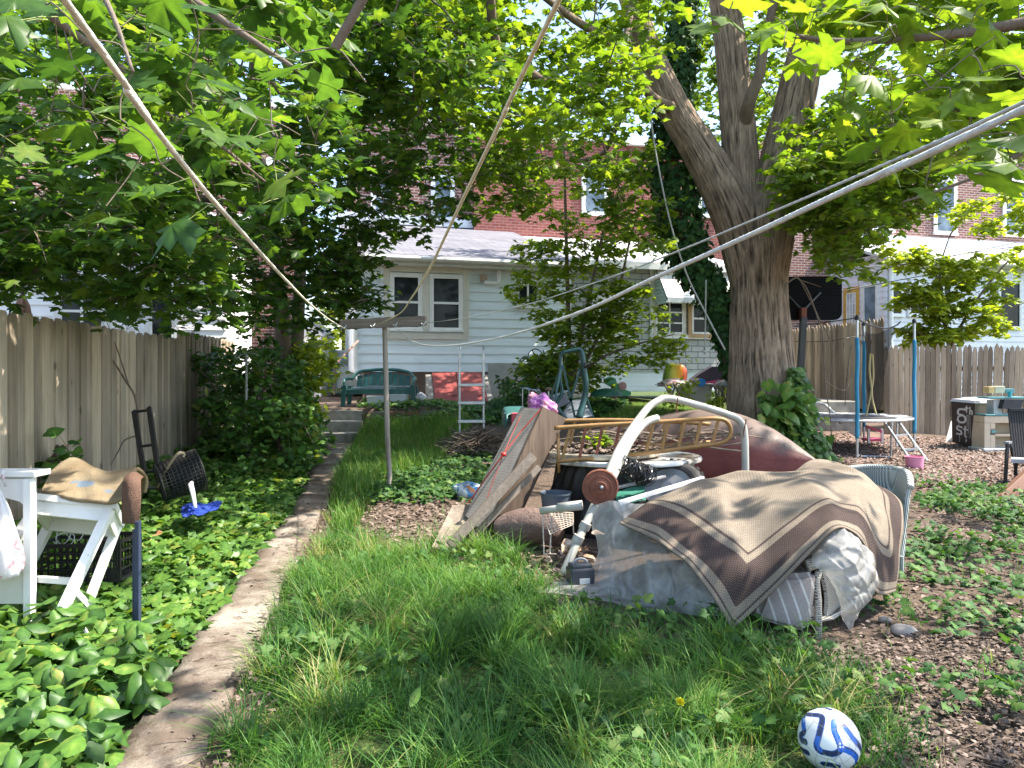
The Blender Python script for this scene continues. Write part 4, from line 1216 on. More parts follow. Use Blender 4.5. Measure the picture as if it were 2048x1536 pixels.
class Tree:
    def __init__(s, name, label, cat, base):
        s.root = thing(name, label, cat, base)
        s.mb = MB(); s.nodes = []; s.rng = np.random.default_rng(abs(hash(label)) % 1000 if False else len(label) * 7 + 3)
        s.parts = []; s.twmb = MB()

    def limb(s, pts, rad, seg=12, k=6, node=True, knob=0.0, bark=0):
        P_ = smoothpts(pts, k); r_ = smoothvals(rad, k)
        if bark:
            s.mb.bark(P_, r_, bark, 0.03, 0.03, len(s.mb.v) % 17); s.nodes += [(p.x, p.y, p.z) for p in P_[2:]] if node else []; return
        if knob:
            r_ = [r * (1 + knob * random.uniform(-1, 1)) for r in r_]
        s.mb.tube(P_, r_, seg)
        if node: s.nodes += [(p.x, p.y, p.z) for p in P_[2:]]

    def clusters(s, C, per=24, rad=0.35, size=(0.09, 0.15), tmpl=MAPLE_S, rm=0.5, flat=0.45, twig=0.010, tilt=0.4, droop=0.35, rsd=0.22, petiole=False, twmax=2.2):
        rng = s.rng
        nd = np.array(s.nodes)
        d0 = np.array([np.min(((nd - c) ** 2).sum(1)) for c in C]); order = np.argsort(d0)
        nl = list(map(tuple, nd)); arr = np.array(nl)
        pos_all = []; dir_all = []
        for ci in order:
            c = C[ci]
            dd = ((arr - c) ** 2).sum(1); j = int(np.argmin(dd)); a = arr[j]
            ln = math.sqrt(dd[j])
            if ln > 0.05:
                v = c - a
                m1 = a + v * 0.4 + rng.normal(0, 0.07, 3) * ln + np.array([0, 0, 0.08 * ln]); m2 = a + v * 0.75 + rng.normal(0, 0.05, 3) * ln + np.array([0, 0, 0.06 * ln])
                r0 = twig * (0.8 + 0.55 * min(ln, twmax))
                s.twmb.tube([a, m1, m2, c], [r0, r0 * 0.75, r0 * 0.55, r0 * 0.3], 4, False)
                arr = np.concatenate([arr, [m1, m2, c]])
                out = v / ln
            else:
                out = rng.normal(0, 1, 3)
            # side sprays
            k = max(1, int(per * rng.uniform(0.7, 1.3)))
            ns = 4
            for q in range(ns):
                o = out * 0.6 + rng.normal(0, 0.7, 3); o[2] *= 0.35; o /= max(np.linalg.norm(o), 1e-6)
                e = c + o * rad * rng.uniform(0.7, 1.2) - np.array([0, 0, rad * 0.15])
                s.twmb.tube([c, (c + e) / 2 + np.array([0, 0, 0.03]), e], [twig * 0.5, twig * 0.35, twig * 0.2], 3, False)
                kk = k // ns + 1
                t = rng.uniform(0.15, 1.1, kk)[:, None]
                p = c + (e - c) * t + rng.normal(0, 1, (kk, 3)) * np.array([0.24, 0.24, 0.24 * flat]) * rad
                dr = o[None] * 0.5 + rng.normal(0, 0.6, (kk, 3)); dr[:, 2] = -droop * np.abs(rng.normal(1, 0.5, kk))
                pos_all.append(p); dir_all.append(dr)
        p = np.concatenate(pos_all); dr = np.concatenate(dir_all); n = len(p)
        nrm = np.stack([rng.normal(0, tilt, n), rng.normal(0, tilt, n), np.ones(n)], 1)
        rot = frames(n, nrm, dr, rng); sc = rng.uniform(size[0], size[1], n)
        s.parts.append(leaves(tmpl, p, rot, sc, np.clip(rng.normal(rm, rsd, n), 0, 1)))
        s.nodes = list(map(tuple, arr))
        return n

    def single(s, p, dirs, nrm, sc, rnd, tmpl=MAPLE, pet=0.09):
        """big separate leaves with their stalks"""
        rot = frames(len(p), nrm, dirs, s.rng)
        s.parts.append(leaves(tmpl, p, rot, sc, rnd))
        for i in range(len(p)):
            y = rot[i][:, 1]; b = p[i] - y * pet * s.rng.uniform(0.7, 1.2) + np.array([0, 0, 0.02])
            s.stalk.tube([p[i] + y * 0.015, (p[i] + b) / 2 + np.array([0, 0, 0.006]), b], [0.0012, 0.0014, 0.0018], 4, False)

    def hook(s, q):
        """join leaf stalks to the branch, each to the nearest twig already there"""
        arr = np.array(s.nodes); q = np.asarray(q) + np.array([0, 0, 0.02])
        for i in np.argsort([np.min(((arr - c) ** 2).sum(1)) for c in q]):
            c = q[i]; j = int(np.argmin(((arr - c) ** 2).sum(1))); a = arr[j]; l_ = np.linalg.norm(c - a)
            m = (a + c) / 2 + s.rng.normal(0, 0.10, 3) * l_ + np.array([0, 0, 0.12 * l_]); m2 = (m + c) / 2 + s.rng.normal(0, 0.05, 3) * l_
            s.twmb.tube(smoothpts([a, m, m2, c], 3), 0.0022, 5, False); arr = np.concatenate([arr, [m, m2, c]])
        s.nodes = list(map(tuple, arr))

    def finish(s, bark, leafm, twigm=None):
        s.mb.build('trunk', bark, s.root, smooth=True)
        V, Fc, r = merge(s.parts); Fs = [Fc]; mi = [np.zeros(len(Fc))]; ms = [leafm, twigm or TWIG]
        for mb, k in ((s.twmb, 1), (getattr(s, 'stalk', None), 2)):
            if mb is None or not mb.v: continue
            if k == 2: ms.append(STALK)
            Fs.append(np.array(mb.f) + len(V)); V = np.concatenate([V, np.array(mb.v)]); r = np.concatenate([r, np.full(len(mb.v), 0.5)]); mi.append(np.full(len(mb.f), k))
        npmesh('crown', V, Fs, r, ms, s.root, mi=np.concatenate(mi))
        print(s.root.name, 'leaf tris', len(Fc))


def opened(C, rng, keep=0.5):
    """a gappy crown: thin it where its shade would fall on the front lawn"""
    t = C[:, 2] / sdir.z; gx, gy = C[:, 0] - sdir.x * t, C[:, 1] - sdir.y * t
    hit = (gx > -2.6) & (gx < 0.8) & (gy > 2.0) & (gy < 8.0)
    t = (C[:, 2] - 3.6) / sdir.z; gx, gy = C[:, 0] - sdir.x * t, C[:, 1] - sdir.y * t
    hit |= (gx > -0.5) & (gx < 2.8) & (gy > 12.8) & (gy < 15.6)  # also thinned to let the sun through to the sapling
    return C[~hit | (rng.uniform(0, 1, len(C)) < keep)]


# ---- the big maple
def big_maple():
    Y = 12.0
    t = Tree('maple_tree', 'big maple with a thick grey trunk forking into three limbs, right of centre', 'tree', P(1535, 905, Y))
    t.limb([P(1545, 925, Y), P(1540, 890, Y), P(1530, 830, Y), P(1523, 740, Y), P(1518, 600, Y), P(1515, 500, Y), P(1510, 420, Y)], [0.90, 0.74, 0.60, 0.52, 0.45, 0.455, 0.36], 40, 8, False, 0, 256)
    t.limb([P(1516, 640, Y), P(1494, 510, Y), P(1455, 400, Y), P(1400, 300, Y), P(1350, 220, Y), P(1300, 110, Y), P(1262, 0, Y), P(1205, -140, Y + 0.3), P(1120, -330, Y + 0.5)], [0.30, 0.365, 0.345, 0.29, 0.252, 0.215, 0.18, 0.15, 0.11], 24, 8, True, 0, 200)
    t.limb([P(1510, 640, Y + .1), P(1494, 520, Y + 0.15), P(1484, 400, Y + 0.15), P(1478, 280, Y + 0.15), P(1464, 120, Y + 0.2), P(1445, -20, Y + 0.3), P(1420, -200, Y + 0.4), P(1390, -420, Y + 0.5)], [0.25, 0.34, 0.32, 0.28, 0.25, 0.225, 0.18, 0.1], 24, 8, True, 0, 180)
    t.limb([P(1520, 640, Y), P(1532, 510, Y - 0.05), P(1548, 400, Y - 0.05), P(1572, 290, Y - 0.05), P(1600, 160, Y - 0.1), P(1630, 40, Y - 0.1), P(1665, -80, Y - 0.3), P(1730, -300, Y - 0.8)], [0.30, 0.39, 0.38, 0.34, 0.29, 0.265, 0.23, 0.14], 24, 8, True, 0, 190)
    t.limb([P(1488, 250, Y), P(1500, 200, Y - 0.3), P(1518, 150, Y - 0.4), P(1530, 80, Y - 0.4), P(1560, -40, Y - 0.6)], [0.11, 0.10, 0.085, 0.075, 0.06], 12, 6)
    t.limb([P(1572, 330, Y), P(1606, 298, Y - 0.25), P(1660, 288, Y - 0.6), P(1740, 268, Y - 1.2), P(1850, 240, Y - 2.0), P(2000, 190, Y - 3.0)], [0.17, 0.115, 0.08, 0.065, 0.05, 0.03], 12, 6)
    t.limb([P(1262, 10, Y), P(1240, 150, Y - 1.2), P(1190, 168, Y - 1.6), P(1125, 180, Y - 2), P(1060, 145, Y - 2.4), P(1002, 108, Y - 2.8), P(985, 50, Y - 3.1), P(978, -60, Y - 3.5)], [0.06, 0.06, 0.055, 0.055, 0.06, 0.065, 0.06, 0.05], 8, 6)
    t.limb([P(1350, 215, Y - .1), P(1300, 190, Y - 0.8), P(1230, 90, Y - 1.6), P(1150, 40, Y - 2.6), P(1020, -60, Y - 4.0)], [0.08, 0.07, 0.06, 0.05, 0.03], 8, 6)
    t.limb([P(1310, 110, Y + .1), P(1240, 240, Y + 1.3), P(1200, 310, Y + 2), P(1120, 320, Y + 2.4), P(1020, 290, Y + 2.6)], [0.06, 0.05, 0.04, 0.03, 0.02], 8, 6)
    t.limb([P(1665, -80, Y - .3), P(1800, -250, Y - 2.5), P(1900, -500, Y - 5)], [0.14, 0.11, 0.06], 10, 6)
    t.limb([P(1205, -140, Y + .3), P(1000, -350, Y - 2.0), P(850, -650, Y - 4.5)], [0.12, 0.09, 0.05], 10, 6)
    t.limb([P(1445, -20, Y + .3), P(1400, -300, Y - 2.5), P(1330, -800, Y - 5.5)], [0.14, 0.1, 0.05], 10, 6)
    # long bare twigs hanging at the right
    t.limb([P(1660, -60, Y), P(1625, 150, Y - 0.4), P(1632, 260, Y - .5), P(1640, 300, Y - .5), P(1655, 420, Y - .5)], [0.05, 0.035, 0.03, 0.025, 0.012], 6, 6)
    rng = t.rng
    C = [region(150, [(640, -120), (1320, -120), (1290, 150), (1240, 240), (980, 250), (820, 220), (660, 120)], 7.5, 12, rng),
         region(90, [(760, -100), (1010, -100), (1000, 230), (860, 240)], 9, 13, rng),
         region(62, [(900, 200), (1310, 195), (1320, 310), (1200, 350), (1000, 345), (900, 330)], 10, 16, rng), region(170, [(1220, -100), (1660, -100), (1600, 260), (1300, 330)], 13, 18, rng), region(28, [(1230, 300), (1330, 300), (1340, 470), (1290, 500), (1220, 430)], 11, 14.5, rng),
         region(170, [(1330, -120), (2150, -120), (2150, 160), (1980, 240), (1700, 250), (1640, 120), (1560, 60)], 9, 15, rng),
         region(150, [(1590, 240), (2100, 130), (2100, 300), (1860, 330), (1760, 330), (1590, 330)], 8.5, 14, rng),
         region(120, [(1580, 320), (1740, 320), (1775, 420), (1740, 490), (1650, 470), (1585, 450)], 9.5, 12.5, rng), region(50, [(1740, 310), (1860, 320), (1850, 400), (1790, 440), (1750, 400)], 10.5, 13, rng),
         region(10, [(1640, 490), (1720, 480), (1740, 535), (1690, 545)], 10.5, 12, rng), region(26, [(930, 320), (1060, 310), (1070, 410), (990, 450)], 10, 14, rng)]
    n = 0
    n += t.clusters(np.concatenate(C), 26, 0.36, (0.09, 0.16), MAPLE_S, 0.5)
    # the rest of the crown, above and in front of the frame: it shades the yard
    k = 150
    u = rng.normal(0, 1, (k, 3)); u /= np.linalg.norm(u, axis=1, keepdims=True); u *= rng.uniform(0.35, 1, (k, 1)) ** 0.5
    Cc = np.array([4.2, 9.6, 9.2]) + u * np.array([6.0, 5.6, 3.6])
    px, py = topx(Cc[:, 0], np.maximum(Cc[:, 1], .5), Cc[:, 2]); Cc = Cc[(py < -90) | (Cc[:, 1] < 0.5)]; Cc = opened(Cc, rng)
    n += t.clusters(Cc, 17, 0.5, (0.12, 0.19), MAPLE_S, 0.5, twig=0.012)
    print('maple leaves', n)
    t.finish(BARK, MAPLE_BRIGHT, TWIG)


big_maple()


# ---- ivy-covered stem beside it
def ivy_stem():
    Y = 12.3
    t = Tree('ivy_covered_trunk', 'leaning secondary trunk wrapped in dark ivy, against the left of the big trunk', 'tree', P(1490, 860, Y))
    pts = [P(1500, 880, Y), P(1470, 760, Y), P(1448, 660, Y), P(1420, 580, Y), P(1380, 520, Y + 0.1), P(1358, 430, Y + 0.2), P(1346, 320, Y + 0.3), P(1344, 220, Y + 0.4), P(1362, 100, Y + 0.5), P(1368, -60, Y + 0.6), P(1370, -250, Y + 0.7)]
    t.limb(pts, [0.16, 0.14, 0.125, 0.12, 0.12, 0.11, 0.105, 0.10, 0.10, 0.09, 0.07], 12, 6)
    rng = t.rng; sp = smoothpts(pts, 12)
    pp = np.array([tuple(p) for p in sp]); n = 5600
    i = rng.integers(14, len(pp), n); c = pp[i] + rng.normal(0, 0.03, (n, 3))
    a = rng.uniform(0, 2 * PI, n)
    zt = CZ - (0 - HY) / F * Y
    wid = np.interp(c[:, 2], [1.5, 2.4, 3.2, 4.2, 6.0, 8], [0.14, 0.20, 0.36, 0.42, 0.34, 0.28]) * rng.uniform(0.6, 1.05, n)
    ce = c + np.stack([np.cos(a) * wid, np.sin(a) * wid, rng.normal(0, 0.05, n)], 1)
    out = np.stack([np.cos(a), np.sin(a), np.zeros(n)], 1)
    nrm = out + rng.normal(0, 0.4, (n, 3)) + np.array([0, 0, 0.5])
    dr = np.stack([rng.normal(0, 0.5, n), rng.normal(0, 0.5, n), -np.ones(n)], 1)
    t.parts.append(leaves(IVY, ce, frames(n, nrm, dr, rng), rng.uniform(0.07, 0.14, n), np.clip(rng.normal(0.35, 0.2, n), 0, 1)))
    t.finish(BARK, IVYD_MAT)
    # ivy climbing the foot of the big trunk
    rng = np.random.default_rng(5)
    parts = []
    n = 1150
    y = rng.uniform(0, 1, n)
    px = 1545 + 75 * y + rng.normal(0, 14 + 14 * y, n); py = 745 + 185 * y + rng.normal(0, 10, n)
    k = rng.uniform(0, 1, n) < 0.5
    px = np.where(k, 1592 + 30 * y + rng.normal(0, 6 + 14 * y, n), 1545 + 60 * y + rng.normal(0, 16 + 16 * y, n)); py = np.where(k, 735 + 185 * y, 790 + 135 * y)
    Yv = 11.45 - 0.35 * y + rng.normal(0, 0.05, n)
    p = np.stack([(px - CX) / F * Yv, Yv, CZ - (py - HY) / F * Yv], 1)
    nrm = np.stack([0.3 + rng.normal(0, 0.4, n), -1 + rng.normal(0, 0.4, n), 0.7 + rng.normal(0, 0.4, n)], 1)
    dr = np.stack([rng.normal(0, 0.5, n), rng.normal(0, 0.3, n), -np.ones(n)], 1)
    parts.append(leaves(IVY, p, frames(n, nrm, dr, rng), rng.uniform(0.07, 0.15, n), np.clip(rng.normal(0.55, 0.25, n), 0, 1)))
    n = 60
    px = rng.normal(1575, 26, n); py = rng.normal(800, 20, n); Yv = rng.uniform(10.9, 11.3, n)
    p = np.stack([(px - CX) / F * Yv, Yv, CZ - (py - HY) / F * Yv], 1)
    nrm = np.stack([rng.normal(0, 0.4, n), -0.6 + rng.normal(0, 0.4, n), 1 + rng.normal(0, 0.3, n)], 1)
    parts.append(leaves(HEART, p, frames(n, nrm, np.stack([rng.normal(0, .6, n), rng.normal(-.5, .4, n), -np.ones(n)], 1), rng), rng.uniform(0.15, 0.24, n), np.clip(rng.normal(0.75, 0.15, n), 0, 1)))
    V, Fc, r = merge(parts)
    tag(npmesh('climbing_ivy', V, Fc, r, IVYM_MAT, origin=P(1590, 920, 11.3)), 'green ivy climbing the foot of the big maple trunk', 'ivy')


ivy_stem()


# ---- the dark multi-stemmed maple on the left
def left_maple():
    Y = 11.8
    t = Tree('maple_tree', 'dark leafy maple with slim stems standing by the tan fence, left of the steps', 'tree', P(572, 860, Y))
    t.limb([P(572, 870, Y), P(570, 760, Y), P(566, 680, Y), P(556, 560, Y), P(540, 440, Y - 0.3), P(500, 280, Y - 1), P(440, 120, Y - 2.2), P(360, -60, Y - 3.4)], [0.16, 0.135, 0.12, 0.11, 0.10, 0.085, 0.07, 0.05], 14, 6, True, 0.02)
    t.limb([P(590, 860, Y + .2), P(592, 740, Y + .2), P(600, 560, Y + .3), P(603, 430, Y + .3), P(615, 300, Y), P(640, 150, Y - 0.5), P(715, 75, Y - 1), P(775, -10, Y - 1.5), P(850, -160, Y - 2.2)], [0.12, 0.11, 0.10, 0.095, 0.09, 0.08, 0.065, 0.05, 0.04], 12, 6, True, 0.02)
    t.limb([P(556, 560, Y), P(530, 420, Y + 0.5), P(522, 260, Y + 0.8), P(520, 60, Y + 1), P(530, -140, Y + 1.2)], [0.09, 0.08, 0.07, 0.06, 0.04], 10, 6)
    t.limb([P(540, 440, Y - .3), P(430, 400, Y - 1.8), P(300, 400, Y - 3.5), P(150, 380, Y - 5.0), P(0, 330, Y - 6)], [0.06, 0.05, 0.045, 0.035, 0.02], 8, 6)
    t.limb([P(603, 430, Y + .3), P(680, 380, Y - 0.2), P(780, 360, Y - 0.8), P(880, 380, Y - 1.2)], [0.06, 0.05, 0.04, 0.02], 8, 6)
    t.limb([P(615, 300, Y), P(700, 250, Y - 1), P(820, 230, Y - 2), P(930, 250, Y - 2.6)], [0.06, 0.05, 0.04, 0.02], 8, 6)
    t.limb([P(500, 280, Y - 1), P(520, 60, Y - 2), P(600, 20, Y - 2.6), P(640, -20, Y - 3)], [0.07, 0.07, 0.065, 0.06], 8, 6)
    rng = t.rng
    C = [region(290, [(-150, -120), (640, -120), (680, 200), (640, 420), (420, 500), (250, 520), (-150, 470)], 5.0, 11, rng),
         region(125, [(-150, 340), (420, 400), (470, 520), (400, 640), (240, 620), (90, 570), (-150, 590)], 5.2, 9.5, rng),
         region(72, [(400, 430), (640, 430), (660, 600), (600, 660), (470, 640), (400, 600)], 9.0, 12, rng),
         region(76, [(600, 300), (960, 300), (960, 420), (880, 470), (740, 520), (640, 560)], 9.0, 12, rng),
         region(24, [(640, 520), (730, 500), (740, 600), (690, 640), (640, 600)], 9.5, 11, rng),
         region(112, [(560, -120), (800, -120), (960, 120), (900, 300), (640, 330)], 6.5, 11, rng)]
    n = t.clusters(np.concatenate(C), 26, 0.34, (0.085, 0.15), MAPLE_S, 0.45)
    k = 40
    u = rng.normal(0, 1, (k, 3)); u /= np.linalg.norm(u, axis=1, keepdims=True); u *= rng.uniform(0.3, 1, (k, 1)) ** 0.5
    Cc = np.array([-3.0, 8.0, 7.6]) + u * np.array([3.8, 4.8, 2.6])
    px, py = topx(Cc[:, 0], np.maximum(Cc[:, 1], .5), Cc[:, 2]); Cc = Cc[py < -90]
    n += t.clusters(Cc, 16, 0.48, (0.12, 0.18), MAPLE_S, 0.5)
    print('left maple leaves', n)
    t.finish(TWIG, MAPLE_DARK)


left_maple()


def near_branches():
    # a neighbour's maple whose trunk stands out of the picture at the left; its low branches hang in front of the lens
    t = Tree('overhanging_maple', 'maple reaching in from the upper left with large leaves close to the viewer', 'tree', (-4.7, 1.6, 0))
    t.stalk = MB()
    t.limb([(-4.7, 1.6, 0), (-4.6, 1.65, 2), (-4.3, 1.8, 4.2), (-3.9, 2.0, 6.0)], [0.2, 0.17, 0.14, 0.09], 14, 6)
    t.limb([(-4.4, 1.75, 3.6), (-3.2, 2.1, 3.9), (-2.2, 2.4, 3.5), (-1.3, 2.6, 2.9), (-0.75, 2.7, 2.55)], [0.08, 0.05, 0.032, 0.018, 0.008], 8, 8)
    t.limb([(-3.2, 2.1, 3.9), (-2.4, 2.9, 3.3), (-1.7, 3.4, 2.8), (-1.2, 3.6, 2.4)], [0.04, 0.025, 0.015, 0.006], 8, 8)
    t.limb([(-2.2, 2.4, 3.5), (-1.6, 2.2, 3.0), (-1.2, 2.1, 2.6), (-1.05, 2.05, 2.3)], [0.02, 0.014, 0.009, 0.005], 6, 8)
    rng = t.rng
    nd = np.array(t.nodes)
    spec = [(130, 60, 2.3), (40, 60, 2.1), (230, 40, 2.6), (60, 190, 2.2), (90, 150, 2.0), (150, 130, 2.3), (200, 110, 2.4), (260, 80, 2.5), (310, 60, 2.4), (270, 165, 2.4), (300, 200, 2.5), (240, 230, 2.3),
            (275, 270, 2.1), (320, 395, 2.0), (365, 460, 2.0), (240, 400, 2.1), (450, 170, 2.4), (520, 130, 2.3), (580, 160, 2.2), (620, 185, 2.2), (430, 255, 2.4), (480, 285, 2.3), (390, 230, 2.5), (560, 375, 2.4), (600, 400, 2.5),
            (30, 20, 2.0), (10, 120, 2.1), (5, 60, 1.9), (350, 110, 2.8), (410, 130, 2.7), (380, 60, 2.9), (450, 60, 2.9), (500, 200, 2.8), (330, 330, 2.6), (200, 330, 2.7), (180, 270, 2.8), (120, 260, 2.9), (420, 340, 2.8),
            (330, 10, 2.4), (400, 15, 2.3), (170, 20, 2.3), (250, -20, 2.4), (540, 250, 3.0), (580, 300, 3.0), (470, 380, 3.0), (520, 430, 3.1), (230, 450, 2.4), (60, 300, 3.0), (0, 220, 2.6), (100, 10, 2.6)]
    p = np.array([tuple(P(a, b, c)) for a, b, c in spec]); n = len(p)
    jit = np.repeat(p, 2, 0)[::2]
    nrm = np.stack([rng.normal(0, 0.35, n), -0.25 + rng.normal(0, 0.45, n), np.ones(n)], 1)
    dr = np.stack([rng.normal(0.35, 0.7, n), -0.2 + rng.normal(0, 0.5, n), -0.55 + rng.normal(0, 0.25, n)], 1)
    t.single(p - dr * 0.05, dr, nrm, rng.uniform(0.10, 0.165, n), np.clip(rng.normal(0.45, 0.25, n), 0, 1))
    t.hook(p - dr * 0.10)
    C = region(46, [(-200, -200), (520, -200), (600, 60), (420, 320), (250, 420), (-200, 420)], 2.9, 4.4, rng)
    t.clusters(C, 15, 0.26, (0.10, 0.15), MAPLE, 0.42, twig=0.004)
    k = 24
    Cc = np.array([-3.0, 2.0, 5.0]) + rng.normal(0, 1, (k, 3)) * np.array([1.4, 1.3, 0.8])
    t.clusters(Cc[(Cc[:, 2] > 4.0)], 16, 0.45, (0.11, 0.17), MAPLE_S, 0.5)
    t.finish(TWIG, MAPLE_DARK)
    # and the same on the right, where the leaves catch the sun
    t = Tree('overhanging_maple', 'maple reaching in from the upper right with sunlit yellow-green leaves close to the viewer', 'tree', (4.9, 1.4, 0))
    t.stalk = MB()
    t.limb([(4.9, 1.4, 0), (4.85, 1.5, 2), (4.6, 1.8, 4.0), (4.4, 2.0, 6.0)], [0.2, 0.17, 0.14, 0.09], 14, 6)
    t.limb([(4.7, 1.7, 3.2), (3.4, 2.6, 3.3), (2.4, 3.1, 3.0), (1.6, 3.3, 2.95), (1.1, 3.2, 2.95)], [0.08, 0.05, 0.03, 0.016, 0.008], 8, 8)
    t.limb([(3.4, 2.6, 3.3), (2.8, 3.2, 2.8), (2.3, 3.5, 2.45), (1.9, 3.6, 2.3)], [0.04, 0.025, 0.012, 0.005], 8, 8)
    rng = t.rng; nd = np.array(t.nodes)
    spec = [(1410, 60, 3.0), (1450, 40, 3.0), (1510, 70, 2.8), (1570, 50, 3.0), (1590, 125, 2.9), (1530, 60, 3.1), (1640, 120, 2.9), (1600, 20, 3.2), (1480, 15, 3.1), (1690, 90, 3.0), (1720, 60, 3.1),
            (1700, 170, 2.9), (1740, 150, 2.8), (1780, 190, 2.8), (1820, 140, 3.0), (1700, 230, 3.0), (1660, 260, 2.9), (1720, 300, 2.8), (1800, 260, 2.7), (1850, 200, 2.7), (1880, 260, 2.6), (1920, 200, 2.6), (1960, 240, 2.5),
            (1980, 290, 2.4), (1900, 320, 2.6), (1960, 340, 2.3), (2010, 350, 2.2), (1990, 170, 2.5), (2030, 220, 2.4), (1930, 120, 2.8), (1870, 90, 3.0), (1780, 60, 3.1), (2020, 110, 2.6), (1960, 60, 2.8), (2040, 290, 2.3),
            (1770, 330, 2.8), (1820, 340, 2.7), (1680, 340, 2.9), (1760, 20, 3.0), (1840, 20, 3.0), (1920, 10, 2.9), (2000, 10, 2.7), (1990, 400, 2.3), (1860, 380, 2.5)]
    p = np.array([tuple(P(a, b, c)) for a, b, c in spec]); n = len(p)
    nrm = np.stack([0.3 + rng.normal(0, 0.35, n), -0.2 + rng.normal(0, 0.45, n), np.ones(n)], 1)
    dr = np.stack([rng.normal(-0.3, 0.7, n), -0.2 + rng.normal(0, 0.5, n), -0.35 + rng.normal(0, 0.25, n)], 1)
    t.single(p - dr * 0.05, dr, nrm, rng.uniform(0.12, 0.19, n), np.clip(rng.normal(0.6, 0.22, n), 0, 1))
    t.hook(p - dr * 0.10)
    C = region(34, [(1640, -220), (2300, -220), (2300, 250), (2000, 250), (1760, 120)], 3.2, 4.6, rng)
    t.clusters(C, 14, 0.26, (0.11, 0.16), MAPLE, 0.55, twig=0.004)
    k = 34
    Cc = np.array([3.4, 3.2, 5.6]) + rng.normal(0, 1, (k, 3)) * np.array([1.5, 1.5, 0.9])
    t.clusters(opened(Cc[(Cc[:, 2] > 4.4)], rng), 15, 0.45, (0.12, 0.18), MAPLE_S, 0.5)
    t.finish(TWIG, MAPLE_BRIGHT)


near_branches()


def sapling():
    Y = 14.2
    t = Tree('maple_sapling', 'tall bushy maple sapling growing in front of the clapboard house', 'tree', P(1140, 775, Y))
    t.limb([P(1140, 790, Y), P(1137, 640, Y), P(1133, 500, Y), P(1130, 380, Y), P(1128, 270, Y)], [0.05, 0.045, 0.035, 0.025, 0.01], 8, 8)
    t.limb([P(1142, 780, Y), P(1165, 660, Y - 0.2), P(1190, 540, Y - .1), P(1215, 420, Y)], [0.05, 0.04, 0.03, 0.012], 8, 8)
    t.limb([P(1140, 770, Y), P(1195, 720, Y - 0.5), P(1270, 690, Y - 0.8), P(1350, 668, Y - 1.0)], [0.03, 0.025, 0.018, 0.006], 8, 8)
    t.limb([P(1148, 770, Y), P(1230, 600, Y), P(1260, 480, Y + .1), P(1290, 380, Y + .2)], [0.035, 0.03, 0.02, 0.01], 8, 8)
    rng = t.rng
    C = [region(80, [(1090, 630), (1230, 620), (1250, 720), (1180, 780), (1090, 775)], 13.4, 14.7, rng),
         region(85, [(1040, 490), (1230, 470), (1300, 560), (1250, 650), (1090, 640), (1030, 600)], 13.4, 14.9, rng),
         region(62, [(1060, 320), (1270, 330), (1310, 440), (1280, 520), (1060, 500), (1040, 420)], 13.6, 15.2, rng),
         region(20, [(1250, 660), (1365, 650), (1370, 700), (1260, 730)], 12.8, 13.6, rng),
         region(20, [(1210, 560), (1330, 590), (1310, 640), (1220, 640)], 13.2, 14, rng),
         region(30, [(1040, 730), (1130, 700), (1140, 770), (1050, 790)], 13, 14, rng)]
    n = t.clusters(np.concatenate(C), 22, 0.26, (0.07, 0.135), MAPLE_S, 0.55, twig=0.006)
    t.finish(TWIG, leafmat('sapling_leaves', [(0, (0.08, 0.16, 0.025)), (0.5, (0.15, 0.25, 0.035)), (1, (0.27, 0.35, 0.05))], 0.68, 0.42, (1.4, 1.3, 0.4)))  # paler maple leaf: the sapling's sunlight is put into its colour
    # lime green young tree behind the right fence
    Y = 17.5
    t = Tree('lime_green_tree', 'young lime-green leaved tree behind the right picket fence', 'tree', P(1900, 760, Y))
    t.limb([P(1900, 800, Y), P(1898, 700, Y), P(1885, 620, Y), P(1880, 540, Y), P(1900, 470, Y)], [0.05, 0.045, 0.035, 0.025, 0.012], 8, 8)
    t.limb([P(1898, 700, Y), P(1940, 620, Y), P(2000, 540, Y), P(2060, 480, Y)], [0.04, 0.03, 0.025, 0.01], 8, 8)
    t.limb([P(1890, 650, Y), P(1850, 610, Y), P(1800, 575, Y)], [0.02, 0.015, 0.006], 8, 8)
    t.limb([P(1880, 560, Y), P(1840, 530, Y), P(1800, 500, Y)], [0.02, 0.015, 0.006], 8, 8)
    t.limb([P(1900, 700, Y), P(1850, 670, Y), P(1800, 660, Y)], [0.02, 0.015, 0.006], 8, 8)
    t.limb([P(1900, 690, Y), P(1980, 640, Y), P(2060, 600, Y)], [0.02, 0.015, 0.006], 8, 8)
    t.limb([P(1900, 470, Y), P(1940, 420, Y), P(2010, 380, Y), P(2060, 340, Y)], [0.02, 0.018, 0.012, 0.006], 8, 8)
    rng = t.rng
    C = [region(16, [(1780, 500), (1880, 500), (1880, 545), (1790, 530)], 17, 18, rng), region(16, [(1775, 565), (1880, 580), (1880, 625), (1790, 605)], 17, 18, rng), region(16, [(1800, 655), (1900, 660), (1900, 690), (1810, 685)], 17, 18, rng),
         region(60, [(1850, 530), (2060, 490), (2060, 640), (1930, 690), (1870, 680)], 16.8, 18.2, rng), region(18, [(1880, 400), (2060, 360), (2060, 460), (1900, 480)], 17, 18.5, rng)]
    t.clusters(np.concatenate(C), 50, 0.30, (0.09, 0.16), HEART, 0.5, twig=0.006)
    t.finish(TWIG, LIME)
    # pale tree in the passage
    t = Tree('pale_tree', 'hazy pale green tree far behind the passage beside the clapboard house', 'tree', P(688, 740, 30))
    t.limb([P(690, 780, 30), P(690, 700, 30), P(688, 620, 30)], [0.2, 0.15, 0.06], 8, 6)
    C = region(30, [(650, 520), (730, 520), (730, 690), (660, 700)], 28.5, 31.5, t.rng)
    t.clusters(C, 40, 0.7, (0.16, 0.26), HEART, 0.8, twig=0.02)
    t.finish(TWIG, LIME)


